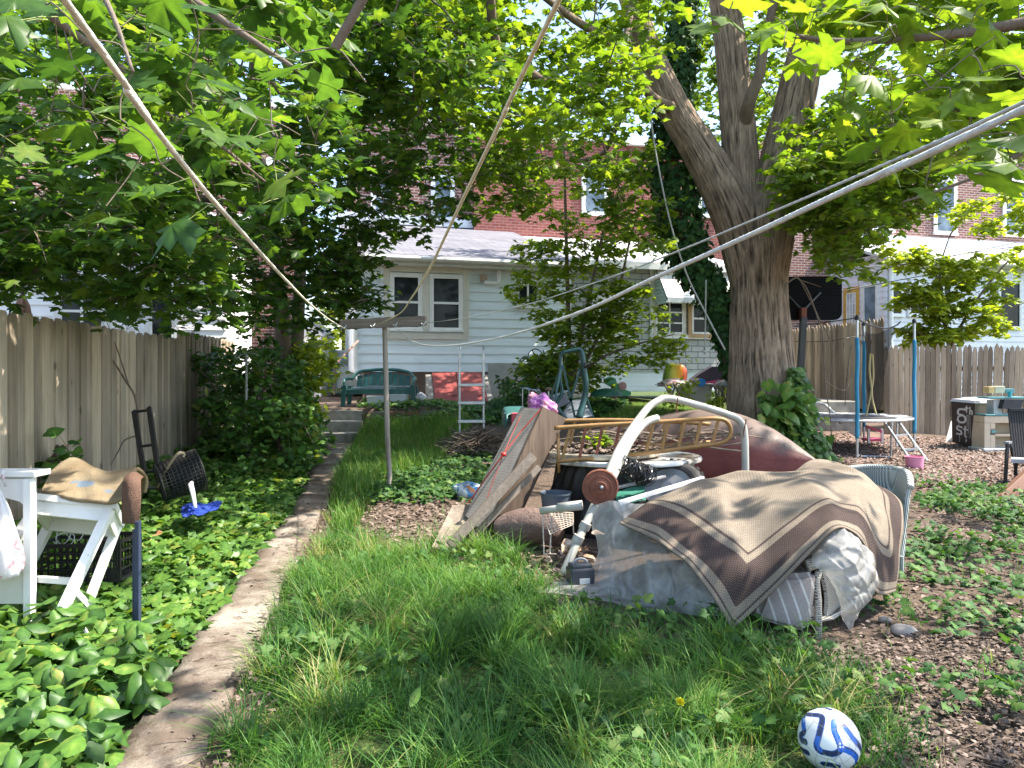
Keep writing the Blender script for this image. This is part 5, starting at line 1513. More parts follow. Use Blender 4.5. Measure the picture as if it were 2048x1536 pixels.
sapling()


def shrubs():
    def shrub(name, label, base, Y, reg, y0, y1, n, per, rad, size, tmpl, mat, seed=0, stems=5):
        t = Tree(name, label, 'shrub', base); rng = np.random.default_rng(seed); t.rng = rng
        b = Vector(base); c = region(n, reg, y0, y1, rng)
        a = np.array(reg)
        for i in range(stems):
            e = P(rng.uniform(a[:, 0].min(), a[:, 0].max()), a[:, 1].min() + 0.3 * (a[:, 1].max() - a[:, 1].min()), rng.uniform(y0, y1))
            t.limb([b + Vector((rng.normal(0, .1), rng.normal(0, .1), -0.05)), b + (e - b) * 0.5 + Vector((0, 0, 0.15)), e], [0.02, 0.015, 0.006], 6, 5)
        t.clusters(c, per, rad, size, tmpl, 0.5, twig=0.004, flat=0.9, tilt=0.6)
        t.finish(TWIG, mat)
    shrub('leafy_shrub', 'dense dark shrub against the far end of the tan fence', P(470, 880, 10.6), 10.6, [(400, 700), (530, 680), (600, 760), (610, 880), (440, 880), (410, 800)], 9.6, 11.8, 80, 34, 0.24, (0.06, 0.11), HEART, IVYM_MAT, 1, 7)
    shrub('leafy_shrub', 'brighter shrub between the slim maple stems and the concrete steps', P(610, 860, 12.4), 12.4, [(580, 700), (650, 680), (665, 760), (625, 840), (570, 850)], 11.6, 12.8, 44, 28, 0.25, (0.08, 0.14), MAPLE_S, LIME, 2)
    shrub('leafy_shrub', 'low trailing shrub spilling toward the path below the slim maple stems', P(560, 900, 10), 10, [(430, 800), (610, 790), (630, 880), (600, 930), (420, 900)], 8.6, 11, 60, 30, 0.22, (0.06, 0.11), HEART, IVYM_MAT, 3)
    shrub('leafy_shrub', 'weedy shrub beside the dark green swing frame, below the sapling', P(1090, 800, 13.4), 13.4, [(985, 760), (1120, 740), (1130, 800), (1000, 810)], 12.6, 14, 34, 26, 0.2, (0.06, 0.10), OVAL, IVYD_MAT, 4)
    shrub('leafy_shrub', 'small ferny weed clump in front of the toys by the shingled wall', P(1345, 800, 12.8), 12.8, [(1300, 760), (1380, 755), (1390, 800), (1310, 805)], 12.4, 13.2, 10, 20, 0.16, (0.05, 0.09), OVAL, LIME, 5, 4)
    shrub('leafy_shrub', 'small lime weed beside the brown crate, left of the big trunk', P(1440, 800, 12.6), 12.6, [(1415, 770), (1455, 772), (1455, 805), (1425, 805)], 12.4, 12.8, 6, 18, 0.14, (0.05, 0.09), OVAL, LIME, 6, 3)
    shrub('climbing_vine', 'round-leaved vine climbing the tan fence above the beige rug', P(100, 960, 6.1), 6.1, [(60, 890), (150, 880), (150, 950), (70, 960)], 5.9, 6.2, 7, 8, 0.14, (0.08, 0.13), HEART, IVYM_MAT, 7, 3)
    # bare dead sapling leaning on the fence
    mb = MB(); Y = 7.6
    def br(pts, r): mb.tube(smoothpts([P(a, b, Y + c) for a, b, c in pts], 5), smoothvals(r, 5), 6)
    br([(288, 985, 0.1), (280, 880, 0.0), (272, 800, 0), (250, 760, 0), (225, 720, -0.05), (205, 695, -0.05), (200, 660, 0), (207, 620, 0)], [0.013, 0.012, 0.011, 0.010, 0.008, 0.007, 0.005, 0.003])
    br([(258, 772, 0), (235, 700, 0), (220, 660, 0), (212, 640, 0)], [0.007, 0.006, 0.004, 0.002]); br([(225, 720, 0), (205, 733, 0), (200, 728, 0)], [0.005, 0.004, 0.002]); br([(278, 870, 0), (250, 880, -.1), (238, 900, -.1), (222, 930, -.1)], [0.008, 0.008, 0.007, 0.004])
    br([(200, 660, 0), (195, 640, 0), (180, 625, 0)], [0.004, 0.003, 0.002])
    mb.top('bare_sapling', TWIG, 'bare grey dead sapling leaning against the tan fence above the black hand truck', 'dead sapling', smooth=True)
    # dead vines hanging before the black backboard
    mb = MB(); Y = 11.2
    br([(1570, 570, 0), (1590, 556, 0), (1600, 560, 0), (1615, 580, 0), (1630, 620, 0), (1645, 670, 0), (1648, 720, 0), (1652, 780, 0), (1660, 830, 0), (1665, 890, 0)], [0.012, 0.013, 0.012, 0.011, 0.010, 0.009, 0.008, 0.008, 0.007, 0.005])
    br([(1600, 560, 0), (1625, 568, 0), (1642, 574, 0)], [0.008, 0.006, 0.003]); br([(1598, 556, 0), (1620, 600, .1), (1640, 640, .1), (1664, 690, .1), (1662, 740, .1), (1650, 770, 0)], [0.007, 0.008, 0.008, 0.007, 0.006, 0.005]); br([(1570, 570, 0), (1566, 600, 0)], [0.01, 0.006])
    br([(1650, 762, 0), (1670, 775, .1), (1690, 780, .2), (1700, 760, .3), (1702, 720, .3)], [0.006, 0.006, 0.005, 0.004, 0.003])
    mb.top('dead_vine', TWIG, 'bare twisted dead vine hanging in front of the black backboard', 'dead vine', smooth=True)


shrubs()
# ------------------------------------------------------------------ things on the left and in the middle
WHITE_WOOD = M('chipped_white_paint', (0.78, 0.78, 0.76), (0.66, 0.66, 0.64), 5, 0.45, dirt=(0.30, 0.27, 0.23), dlo=0.66, dhi=0.72, dscale=9)
BLACK_PLASTIC = M('black_plastic', (0.022, 0.022, 0.024), (0.012, 0.012, 0.013), 8, 0.45, dirt=(0.07, 0.06, 0.05), dlo=0.6, dhi=0.85)
BLACK_METAL = M('black_metal', (0.03, 0.03, 0.03), (0.015, 0.015, 0.015), 12, 0.5, dirt=(0.12, 0.08, 0.06), dlo=0.6, dhi=0.8)
ALU = M('dull_aluminium', (0.58, 0.60, 0.62), (0.42, 0.44, 0.46), 8, 0.38, 0.85)
GREY_WOOD = wood('grey_weathered_wood', (0.30, 0.25, 0.20), (0.15, 0.12, 0.095), 'Z', 7, 0.85, 0.7, var=False)
PLY = wood('weathered_plywood', (0.185, 0.135, 0.098), (0.08, 0.058, 0.044), 'Z', 5, 0.75, 0.4, knots=False, var=False)
WHITE_TUBE = M('cream_powder_coated_tube', (0.44, 0.435, 0.385), (0.33, 0.325, 0.285), 5, 0.4, dirt=(0.24, 0.20, 0.14), dlo=0.6, dhi=0.85, dscale=6)
RUST = M('rusty_steel', (0.27, 0.095, 0.055), (0.15, 0.055, 0.035), 14, 0.8, 0.1, bmp=0.3)
GREEN_PLASTIC = M('dark_green_resin', (0.030, 0.115, 0.105), (0.02, 0.085, 0.08), 4, 0.42, dirt=(0.10, 0.17, 0.16), dlo=0.55, dhi=0.8)
BLUE_METAL = M('navy_metal', (0.035, 0.05, 0.09), (0.02, 0.03, 0.055), 8, 0.4)


def tp(mb, pts, r, seg=8, k=5, smooth=True):
    q = [P(*p) for p in pts]
    if smooth and len(q) > 2:
        rr = smoothvals(r, k) if hasattr(r, '__len__') else r
        q = smoothpts(q, k)
    else: rr = r
    return mb.tube(q, rr, seg)


def surf(ctrl, nu=8, nv=8, wr=0.0, seed=0, freq=9.0):
    """smooth surface through a grid of (px, py, Y) control points, with creases"""
    rows = [smoothpts([P(*p) if len(p) == 3 and not isinstance(p, Vector) else p for p in r], nu) for r in ctrl]
    cols = list(zip(*rows))
    cols = [smoothpts(list(c), nv) for c in cols]
    g = [list(r) for r in zip(*cols)]
    if wr:
        rg = np.random.default_rng(seed); ph = rg.uniform(0, 6.28, 12); dirs = rg.normal(0, 1, (6, 3)) * freq
        for r in g:
            for i, p in enumerate(r):
                d = 0
                for j in range(6):
                    s_ = math.sin(dirs[j] @ np.array(p) + ph[j] + 1.3 * math.sin(dirs[(j + 1) % 6] @ np.array(p) * 0.6 + ph[j + 6]))
                    d += (1 - abs(s_)) ** 2 * (1 if j % 2 else -1)
                r[i] = p + Vector((0.3 * d, -0.8 * d, 0.45 * d)) * wr
    return g


# white console at the left edge
def white_console():
    Y = 3.85
    t = thing('console_table', 'chipped white wooden console table cut by the left edge of the photo', 'table', GP(60, 1295))
    a, b = P(-260, 946, Y), P(74, 946, Y)
    mb = MB(); mb.box(((a.x + b.x) / 2, Y + 0.05, a.z - 0.005), (b.x - a.x, 0.14, 0.03), None, 0.004); mb.build('tabletop', WHITE_WOOD, t)
    zb = gzf(-2.5, Y) - 0.01; zt = P(0, 952, Y).z - 0.012
    for px, dy in ((58.5, 0.0), (58.5, 0.075), (-230, 0.0), (-230, 0.075)):
        x = P(px, 0, Y).x * (1 + dy * 0.22); MB().box((x, Y + dy, (zb + zt) / 2), (0.040, 0.040, zt - zb), None, 0.003).build('leg', WHITE_WOOD, t)
    xl, xr = P(-222, 0, Y).x + .012, P(51, 0, Y).x - .002; z1 = P(0, 953, Y).z - 0.012; hz = 0.055
    o = [(xl, z1), (xr, z1), (xr, z1 - 0.15)] + [(xr - 0.03 - (xr - xl - 0.06) * i / 16, z1 - 0.12 + 0.055 * math.sin(PI * i / 16)) for i in range(0, 17)] + [(xl, z1 - 0.15)]
    MB().prism(o, 0.018, None, (0, Y + 0.005, 0)).build('apron', WHITE_WOOD, t)
    MB().prism(o, 0.018, None, (0, Y + 0.07, 0)).build('apron', WHITE_WOOD, t)
    z0, z1 = P(0, 1206, Y).z, P(0, 1142, Y).z
    mb = MB(); mb.box(((xl + xr) / 2, Y - 0.004, (z0 + z1) / 2), (xr - xl, 0.02, z1 - z0)); mb.box(((xl + xr) / 2, Y + 0.05, z1 - 0.012), (xr - xl, 0.07, 0.02)); mb.build('lower_shelf', M('cream_panel', (0.62, 0.62, 0.54), (0.5, 0.5, 0.44), 6, 0.5), t)
    # carrier bag hanging from the rail
    mb = MB(); zt, zb = P(0, 965, 3.8).z, P(0, 1148, 3.8).z; x0 = P(4, 0, 3.8).x; vs = []; seg = 72; lv = 26
    for i in range(lv + 1):
        u = i / lv; z = zt + (zb - zt) * u
        r = 0.018 + 0.115 * min(1, (u * 1.5) ** 1.1) * (1 - 0.12 * max(0, u - 0.85) / 0.15)
        if i == lv: r *= 0.55
        for k in range(seg):
            a = 2 * PI * k / seg
            q = r * (1 + 0.13 * math.sin(9 * a + 2 * u) * (1 - 0.55 * u) + 0.06 * math.sin(17 * a + 5 * u) + 0.05 * math.sin(5 * a - 9 * u))
            vs.append((x0 + 1.05 * q * math.cos(a) + 0.01 * math.sin(7 * u), 3.735 + 0.6 * q * math.sin(a), z + 0.008 * math.sin(4 * a) * u))
    mb.add(vs, [(i * seg + k, i * seg + (k + 1) % seg, (i + 1) * seg + (k + 1) % seg, (i + 1) * seg + k) for i in range(lv) for k in range(seg)])
    m, nt, b_ = _nt('thin_white_carrier')
    v = coords(nt); f = noise(nt, v, 6, 3)
    # red print, faded, on the front
    wv = N(nt, 'ShaderNodeTexNoise'); wv.inputs['Scale'].default_value = 8; wv.inputs['Distortion'].default_value = 3; L(nt, v, wv.inputs['Vector'])
    col = mix(nt, ramp(nt, wv.outputs['Fac'], [(0.62, 0), (0.66, 0.6)]), (0.78, 0.78, 0.80), (0.55, 0.13, 0.18))
    L(nt, col, b_.inputs['Base Color']); b_.inputs['Roughness'].default_value = 0.35
    tr = N(nt, 'ShaderNodeBsdfTranslucent'); L(nt, col, tr.inputs['Color']); mx = N(nt, 'ShaderNodeMixShader'); mx.inputs[0].default_value = 0.45
    L(nt, b_.outputs[0], mx.inputs[1]); L(nt, tr.outputs[0], mx.inputs[2]); L(nt, mx.outputs[0], nt.nodes['Material Output'].inputs[0])
    mb.tube([(x0 - 0.02, 3.80, zt - 0.02), (x0 - 0.012, 3.78, zt + 0.05), (x0, 3.80, zt + 0.065)], 0.007, 6); mb.tube([(x0 + 0.02, 3.80, zt - 0.02), (x0 + 0.014, 3.78, zt + 0.05), (x0, 3.80, zt + 0.068)], 0.007, 6)
    mb.top('carrier_bag', m, 'full white plastic carrier bag hanging from the white console table', 'bag', smooth=True)


white_console()


def tipped_table():
    t = thing('small_table', 'small white wooden table tipped over with splayed legs, under the beige rug', 'table', GP(150, 1245))
    A, B, C = P(66, 998, 4.0), P(231, 1016, 4.05), P(247, 1056, 4.42); Dd = A + (C - B)
    n = (B - A).cross(C - B).normalized()
    if n.z < 0: n = -n
    MB().hexa([A, B, C, Dd], [p + n * 0.034 for p in (A, B, C, Dd)]).build('tabletop', WHITE_WOOD, t)
    def inner(u, v, d=0.0): return A + (B - A) * u + (Dd - A) * v - n * d
    for (u0, v0), (u1, v1) in (((0.06, 0.10), (0.94, 0.10)), ((0.94, 0.10), (0.94, 0.9)), ((0.94, 0.9), (0.06, 0.9)), ((0.06, 0.9), (0.06, 0.10))):
        MB().bar(inner(u0, v0, 0.035), inner(u1, v1, 0.035), 0.02, 0.07, n).build('apron', WHITE_WOOD, t)
    for (u, v), e, w_ in (((0.92, 0.10), (112, 1248, 3.72), 0.047), ((0.93, 0.9), (178, 1200, 4.2), 0.042), ((0.08, 0.9), (40, 1165, 4.3), 0.05), ((0.08, 0.10), (-70, 1225, 3.75), 0.05)):
        MB().bar(inner(u, v, 0.0), P(*e), w_, 0.045, (0, -1, 0), 0.004).build('leg', WHITE_WOOD, t)
    MB().bar(P(66, 1157, 3.98), P(150, 1163, 3.92), 0.03, 0.03).build('stretcher', WHITE_WOOD, t); MB().bar(P(146, 1180, 3.82), P(185, 1222, 3.95), 0.03, 0.03).build('stretcher', WHITE_WOOD, t)
    # beige rug heaped over it
    g = surf([[(82, 984, 4.05), (115, 992, 4.03), (150, 1000, 4.0), (185, 1003, 4.0), (215, 1006, 4.0), (240, 1000, 4.03), (250, 990, 4.06)],
              [(95, 962, 4.2), (125, 952, 4.25), (155, 950, 4.25), (190, 966, 4.2), (220, 972, 4.2), (245, 965, 4.2), (264, 962, 4.2)],
              [(105, 945, 4.4), (130, 924, 4.45), (152, 919, 4.45), (185, 936, 4.4), (215, 946, 4.4), (245, 942, 4.4), (276, 938, 4.4)],
              [(108, 958, 4.7), (135, 940, 4.75), (155, 935, 4.75), (190, 955, 4.7), (220, 965, 4.7), (250, 955, 4.7), (293, 957, 4.62)],
              [(105, 990, 4.8), (135, 990, 4.85), (155, 985, 4.85), (190, 995, 4.8), (220, 1000, 4.8), (250, 990, 4.8), (290, 985, 4.66)]], 8, 8, 0.004, 3, 26)
    mb = MB(); mb.grid(g)
    m, nt, b = _nt('matted_beige_rug'); v = coords(nt); f = noise(nt, v, 160, 4, 0.8); f1 = noise(nt, v, 5, 5)
    col = ramp(nt, f1, [(0.3, (0.34, 0.25, 0.15)), (0.7, (0.50, 0.40, 0.26))]); col = mix(nt, 1.0, col, ramp(nt, f, [(0.3, (0.6, 0.6, 0.6)), (0.7, (1.2, 1.2, 1.2))]), 'MULTIPLY')
    f2 = noise(nt, coords(nt), 4.2, 2); col = mix(nt, ramp(nt, f2, [(0.63, 0), (0.67, 0.9)]), col, (0.20, 0.29, 0.38))
    L(nt, col, b.inputs['Base Color']); b.inputs['Roughness'].default_value = 1.0; b.inputs['Specular IOR Level'].default_value = 0.05; bump(nt, b, f, 1.0, 0.02)
    # pile: thousands of short tufts
    rg = np.random.default_rng(2)
    o = mb.top('beige_rug', m, 'matted beige shag rug with blue patches heaped on the white tipped table', 'rug', smooth=True, solid=0.022)
    g2 = [[Vector((p.x, p.y - 0.0, p.z)) for p in r] for r in surf([[(251, 962, 3.98), (262, 957, 3.96), (279, 964, 3.98)], [(249, 990, 3.93), (263, 986, 3.91), (281, 990, 3.93)], [(248, 1020, 3.92), (263, 1018, 3.9), (280, 1020, 3.92)], [(249, 1046, 3.93), (262, 1046, 3.91), (277, 1048, 3.93)]], 6, 6)]
    top = [[P(256, 955, 4.2), P(268, 948, 4.18), P(284, 958, 4.2)]]
    mb = MB(); mb.grid(surf([top[0], g2[0][::6], g2[6][::6], g2[12][::6], g2[18][::6]], 6, 6))
    mb.top('brown_carpet_strip', M('brown_carpet', (0.17, 0.105, 0.075), (0.10, 0.06, 0.045), 120, 1.0, bmp=1.0, bs=170, spec=0.05), 'brown carpet strip folded over the end of the beige rug', 'carpet', smooth=True, solid=0.03)
    mb = MB()
    mb.box((P(276, 0, 3.78).x, 3.78, (P(0, 1046, 3.78).z + gzf(-1.9, 3.78)) / 2), (0.022, 0.03, P(0, 1046, 3.78).z - gzf(-1.9, 3.78) + 0.02), None, 0.003)
    mb.box((P(268.5, 0, 3.80).x, 3.81, (P(0, 1060, 3.78).z + gzf(-1.9, 3.78)) / 2), (0.018, 0.03, P(0, 1060, 3.78).z - gzf(-1.9, 3.78)), None, 0.003)
    mb.top('metal_post', BLUE_METAL, 'navy blue metal bed rail standing upright below the brown carpet strip', 'rail')
    # milk crates in the shade below
    def crate(px0, px1, py0, py1, Y, dep, label):
        a, b = P(px0, py1, Y), P(px1, py0, Y); mb = MB(); w_ = b.x - a.x; h = b.z - a.z
        z0 = a.z
        for dz in (0.0, 0.28, 0.52, 0.76, 1.0):
            z = z0 + h * dz; th = 0.022 if dz in (0.0, 1.0) else 0.012
            for yy in (Y, Y + dep): mb.box(((a.x + b.x) / 2, yy, z), (w_, 0.012, th))
            for xx in (a.x, b.x): mb.box((xx, Y + dep / 2, z), (0.012, dep - 0.013, th))
        for i in range(9):
            x = a.x + w_ * i / 8
            for yy in (Y + 0.001, Y + dep + .001): mb.box((x, yy, z0 + h / 2), (0.010, 0.010, h))
            mb.box((x, Y + dep / 2, z0 + 0.004), (0.01, dep - 0.02, 0.008))
        mb.top('milk_crate', BLACK_PLASTIC, label, 'crate', 'black crates under the tipped table')
    crate(70, 176, 1092, 1160, 4.45, 0.25, 'black lattice milk crate under the left half of the tipped white table')
    crate(188, 240, 1084, 1160, 4.5, 0.25, 'black lattice milk crate under the right end of the tipped white table')
    mb = MB()
    for cx_, cy_, r_ in ((130, 1080, 0.055), (118, 1072, 0.07), (150, 1070, 0.05)):
        c = P(cx_, cy_, 4.62); mb.tube([c + Vector((r_ * math.cos(a), 0.02 * math.sin(a * 2), r_ * 0.8 * math.sin(a))) for a in np.linspace(0, 2 * PI, 24)], 0.003, 5)
    tp(mb, [(112, 1095, 4.6), (115, 1060, 4.6), (122, 1040, 4.62)], 0.003, 5)
    mb.top('wire_coil', M('white_wire', (0.7, 0.7, 0.68)), 'loops of white wire lying in the left milk crate', 'wire')
    MB().lathe([(0.02, 0), (0.07, 0.0), (0.10, 0.05), (0.105, 0.065), (0.095, 0.06), (0.06, 0.012), (0, 0.01)], GP(296, 1098, 0.06), 28).top('terracotta_saucer', M('terracotta', (0.42, 0.16, 0.09), (0.3, 0.11, 0.065), 9, 0.8), 'terracotta dish half buried in the ivy behind the navy rail', 'saucer', smooth=True)
    mb = MB(); mb.grid(surf([[(140, 1238, 3.7), (152, 1236, 3.72), (165, 1246, 3.72)], [(138, 1250, 3.66), (155, 1246, 3.64), (176, 1262, 3.66)], [(150, 1262, 3.62), (160, 1262, 3.6), (175, 1270, 3.62)]], 5, 5, 0.006, 4, 20)); mb.top('paper_scrap', M('white_scrap', (0.75, 0.75, 0.73)), 'scrap of white paper in the ivy below the tipped table', 'scrap', smooth=True)


tipped_table()


def left_clutter():
    # black hand truck
    t = thing('hand_truck', 'old black hand truck leaning against the tan fence', 'hand truck', GP(300, 972))
    for pts in ([(268, 822, 7.5), (280, 890, 7.2), (293, 975, 6.85)], [(298, 815, 7.5), (308, 880, 7.2), (320, 968, 6.85)]):
        MB().bar(P(*pts[0]), P(*pts[-1]), 0.045, 0.03, (0, 1, 0), 0.004).build('rail', BLACK_METAL, t)
    mb = MB()
    for a, b in (((268, 824, 7.49), (299, 820, 7.49)), ((282, 893, 7.17), (309, 889, 7.17)), ((290, 945, 6.95), (316, 941, 6.95))):
        m_ = MB(); m_.tube([P(*a), P(*b)], 0.014, 8); m_.build('crossbar', BLACK_METAL, t)
    MB().box(tuple(P(306, 975, 6.8)), (0.22, 0.16, 0.012)).build('toe_plate', BLACK_METAL, t)
    # black basket lying on its side
    c = P(360, 952, 6.55); ax = Vector((0.75, 0.5, 0.25)).normalized(); x = ax.cross(Vector((0, 0, 1))).normalized(); y = x.cross(ax)
    m = Matrix((x, y, ax)).transposed(); R_ = 0.19
    t = thing('wire_basket', 'round black wire basket lying on its side in the ivy beside the hand truck', 'basket', GP(360, 995))
    mb = MB()
    for i in range(11):
        q = -0.17 + 0.34 * i / 10; r_ = R_ * (0.86 + 0.14 * i / 10)
        mb.tube([c + m @ Vector((r_ * math.cos(a), r_ * math.sin(a), q)) for a in np.linspace(0, 2 * PI, 33)], 0.008 if i in (0, 10) else 0.004, 5)
    for k in range(36):
        a = 2 * PI * k / 36
        mb.tube([c + m @ Vector((R_ * 0.86 * math.cos(a), R_ * 0.86 * math.sin(a), -0.17)), c + m @ Vector((R_ * math.cos(a + .15), R_ * math.sin(a + .15), 0.17))], 0.004, 4)
    for k in range(12): mb.tube([c + m @ Vector((R_ * 0.86 * math.cos(k * PI / 12), R_ * 0.86 * math.sin(k * PI / 12), -0.17)), c - m @ Vector((R_ * 0.86 * math.cos(k * PI / 12), R_ * 0.86 * math.sin(k * PI / 12), 0.17))], 0.004, 4)
    mb.build('wire_body', BLACK_METAL, t)
    m2 = MB(); m2.lathe([(R_ * 0.80, -0.10), (R_ * 0.93, 0.16), (R_ * 0.9, 0.165), (R_ * 0.76, -0.10), (0, -0.11)], c, 28, m); m2.build('liner', M('black_fabric_liner', (0.012, 0.012, 0.012), None, 9, 0.9), t)
    mb = MB(); tp(mb, [(316, 975, 6.5), (330, 945, 6.4), (345, 920, 6.35), (358, 906, 6.35), (368, 908, 6.4), (366, 914, 6.4)], [0.011, 0.011, 0.012, 0.013, 0.013, 0.01]); mb.build('handle', M('pale_bare_stick', (0.42, 0.33, 0.22), (0.3, 0.23, 0.15), 20, 0.8), t)
    mb = MB(); mb.grid(surf([[(366, 1012, 6.15), (385, 1004, 6.2), (405, 1008, 6.2), (430, 1003, 6.2), (444, 1004, 6.2)], [(362, 1024, 5.98), (382, 1014, 5.98), (405, 1016, 5.95), (425, 1012, 6.0), (440, 1012, 6.02)], [(366, 1036, 5.82), (385, 1030, 5.8), (400, 1033, 5.8), (418, 1024, 5.85), (434, 1018, 5.9)]], 14, 14, 0.022, 9, 22))
    mb.top('blue_cloth', M('royal_blue_cloth', (0.012, 0.05, 0.34), (0.008, 0.03, 0.22), 6, 0.8), 'crumpled royal blue cloth on the ivy below the black basket', 'cloth', smooth=True, solid=0.006)
    mb = MB(); tp(mb, [(381, 969, 6.05), (385, 985, 5.98), (391, 1016, 5.9)], [0.022, 0.02, 0.012], 10); tp(mb, [(380, 967, 6.05), (383, 969, 6.05)], 0.024, 10); mb.top('white_tube', M('white_plastic_tube', (0.8, 0.8, 0.82)), 'short white plastic tube standing in the blue cloth', 'tube', smooth=True)
    # clothes hook stand
    mb = MB(); Y = 9.6
    tp(mb, [(493, 708, Y), (492, 880, Y)], 0.016, 8); tp(mb, [(474, 709, Y), (470, 714, Y), (474, 718, Y), (478, 712, Y), (493, 707, Y), (510, 708, Y), (516, 711, Y)], 0.008, 6)
    mb.top('plant_hook', M('grey_green_metal', (0.30, 0.32, 0.28), (0.2, 0.21, 0.18), 20, 0.6), 'thin grey double hook stand in the shrub by the fence', 'plant hook')
    # clothes post and lines
    t = thing('clothes_post', 'weathered T-shaped clothes post with a splintered grey crossbar', 'clothes post', GP(778, 988))
    mb = MB(); Y = 8.35
    tp(mb, [(769, 652, Y), (771, 720, Y), (773, 800, Y), (776, 900, Y), (779, 945, Y), (777, 995, Y)], [0.026, 0.029, 0.03, 0.029, 0.028, 0.031], 14)
    mb.build('pole', wood('peeling_painted_pole', (0.46, 0.43, 0.37), (0.20, 0.15, 0.11), 'Z', 6, 0.8, 0.6, False, False), t, smooth=True)
    a, b = P(681, 649, Y - 0.03), P(852, 643, Y - 0.03)
    mb = MB(); d = (b - a); nseg = 26; vs = []
    rg = random.Random(4)
    for i in range(nseg + 1):
        p = a + d * (i / nseg); j = [rg.uniform(-0.004, 0.004) for _ in range(4)]
        hh = 0.052 if 1 < i < nseg - 1 else 0.045
        e = 0.012 * (i / nseg)
        vs += [p + Vector((0, -0.032, -hh + j[0])), p + Vector((0, 0.03, -hh + j[1])), p + Vector((rg.uniform(-.01, .01), 0.03, hh + e + j[2])), p + Vector((rg.uniform(-.01, .01), -0.032, hh + e + j[3]))]
    fs = [(4 * i + k, 4 * i + (k + 1) % 4, 4 * i + 4 + (k + 1) % 4, 4 * i + 4 + k) for i in range(nseg) for k in range(4)] + [(3, 2, 1, 0), (4 * nseg, 4 * nseg + 1, 4 * nseg + 2, 4 * nseg + 3)]
    mb.add(vs, fs); mb.build('crossbar', wood('splintered_grey_wood', (0.28, 0.235, 0.19), (0.10, 0.08, 0.065), 'X', 8, 0.9, 0.9, True, False), t)
    for px, py in ((690, 653), (747, 650), (792, 648), (849, 646)):
        mb = MB(); tp(mb, [(px + 3, py - 3, Y - 0.06), (px, py + 1, Y - 0.09), (px - 3, py + 4, Y - 0.1), (px - 6, py + 1, Y - 0.09)], 0.006, 6); mb.build('hook', ALU, t)
    rope = [('frayed tan clothesline running to the upper left corner', [(None, -0.02, -2, 2.15), (130, 0, .76), (260, 190, .95), (400, 370, 1.25), (480, 460, 1.6), (560, 548, 2.3), (620, 608, 3.5), (660, 640, 5.4), (688, 656, 8.27)], 0.0048, (0.74, 0.68, 0.55)),
            ('tan clothesline rising steeply to the top centre of the photo', [(None, 0.83, -2, 2.4), (1115, 5, 1.08), (1005, 235, 1.42), (920, 410, 1.95), (860, 535, 2.8), (822, 597, 3.9), (795, 630, 5.6), (745, 654, 8.27)], 0.0046, (0.74, 0.64, 0.45)),
            ('thick white braided clothesline sagging from the post to the right edge', [(None, 0.93, -2, 1.82), (2040, 222, .74), (1800, 330, .92), (1500, 470, 1.22), (1300, 560, 1.57), (1150, 628, 2.1), (1000, 675, 3.2), (900, 691, 4.8), (840, 688, 6.5), (810, 672, 7.6), (790, 650, 8.27)], 0.0045, (0.66, 0.66, 0.62)),
            ('thinner grey clothesline taut above the thick white one', [(None, 1.22, -2, 1.95), (2120, 170, 1.0), (1900, 272, 1.2), (1720, 350, 1.4), (1540, 426, 1.75), (1350, 505, 2.3), (1200, 562, 3.1), (1050, 610, 4.6), (930, 636, 6.5), (850, 646, 8.28)], 0.0031, (0.50, 0.51, 0.50))]
    for lab, pts, r, c in rope:
        mb = MB(); q = smoothpts([Vector(p[1:]) if p[0] is None else P(*p) for p in pts], 40)
        # twisted strands
        for s_ in range(3):
            ln = 0; pp = []
            for i, p in enumerate(q):
                if i: ln += (p - q[i - 1]).length
                d = (q[min(i + 1, len(q) - 1)] - q[max(i - 1, 0)]).normalized(); x = d.cross(Vector((0, 0, 1))).normalized(); y = x.cross(d); an = ln * 260 + s_ * 2.094
                pp.append(p + (x * math.cos(an) + y * math.sin(an)) * r * 0.17)
            mb.tube(pp, r * 0.84, 6)
        mb.top('clothesline', M('rope_' + '_'.join(lab.split()[:2]), c, tuple(v * 0.7 for v in c), 60, 0.95, bmp=0.4, bs=300, spec=0.1), lab, 'clothesline', 'clotheslines tied to the T-shaped post', smooth=True)


left_clutter()


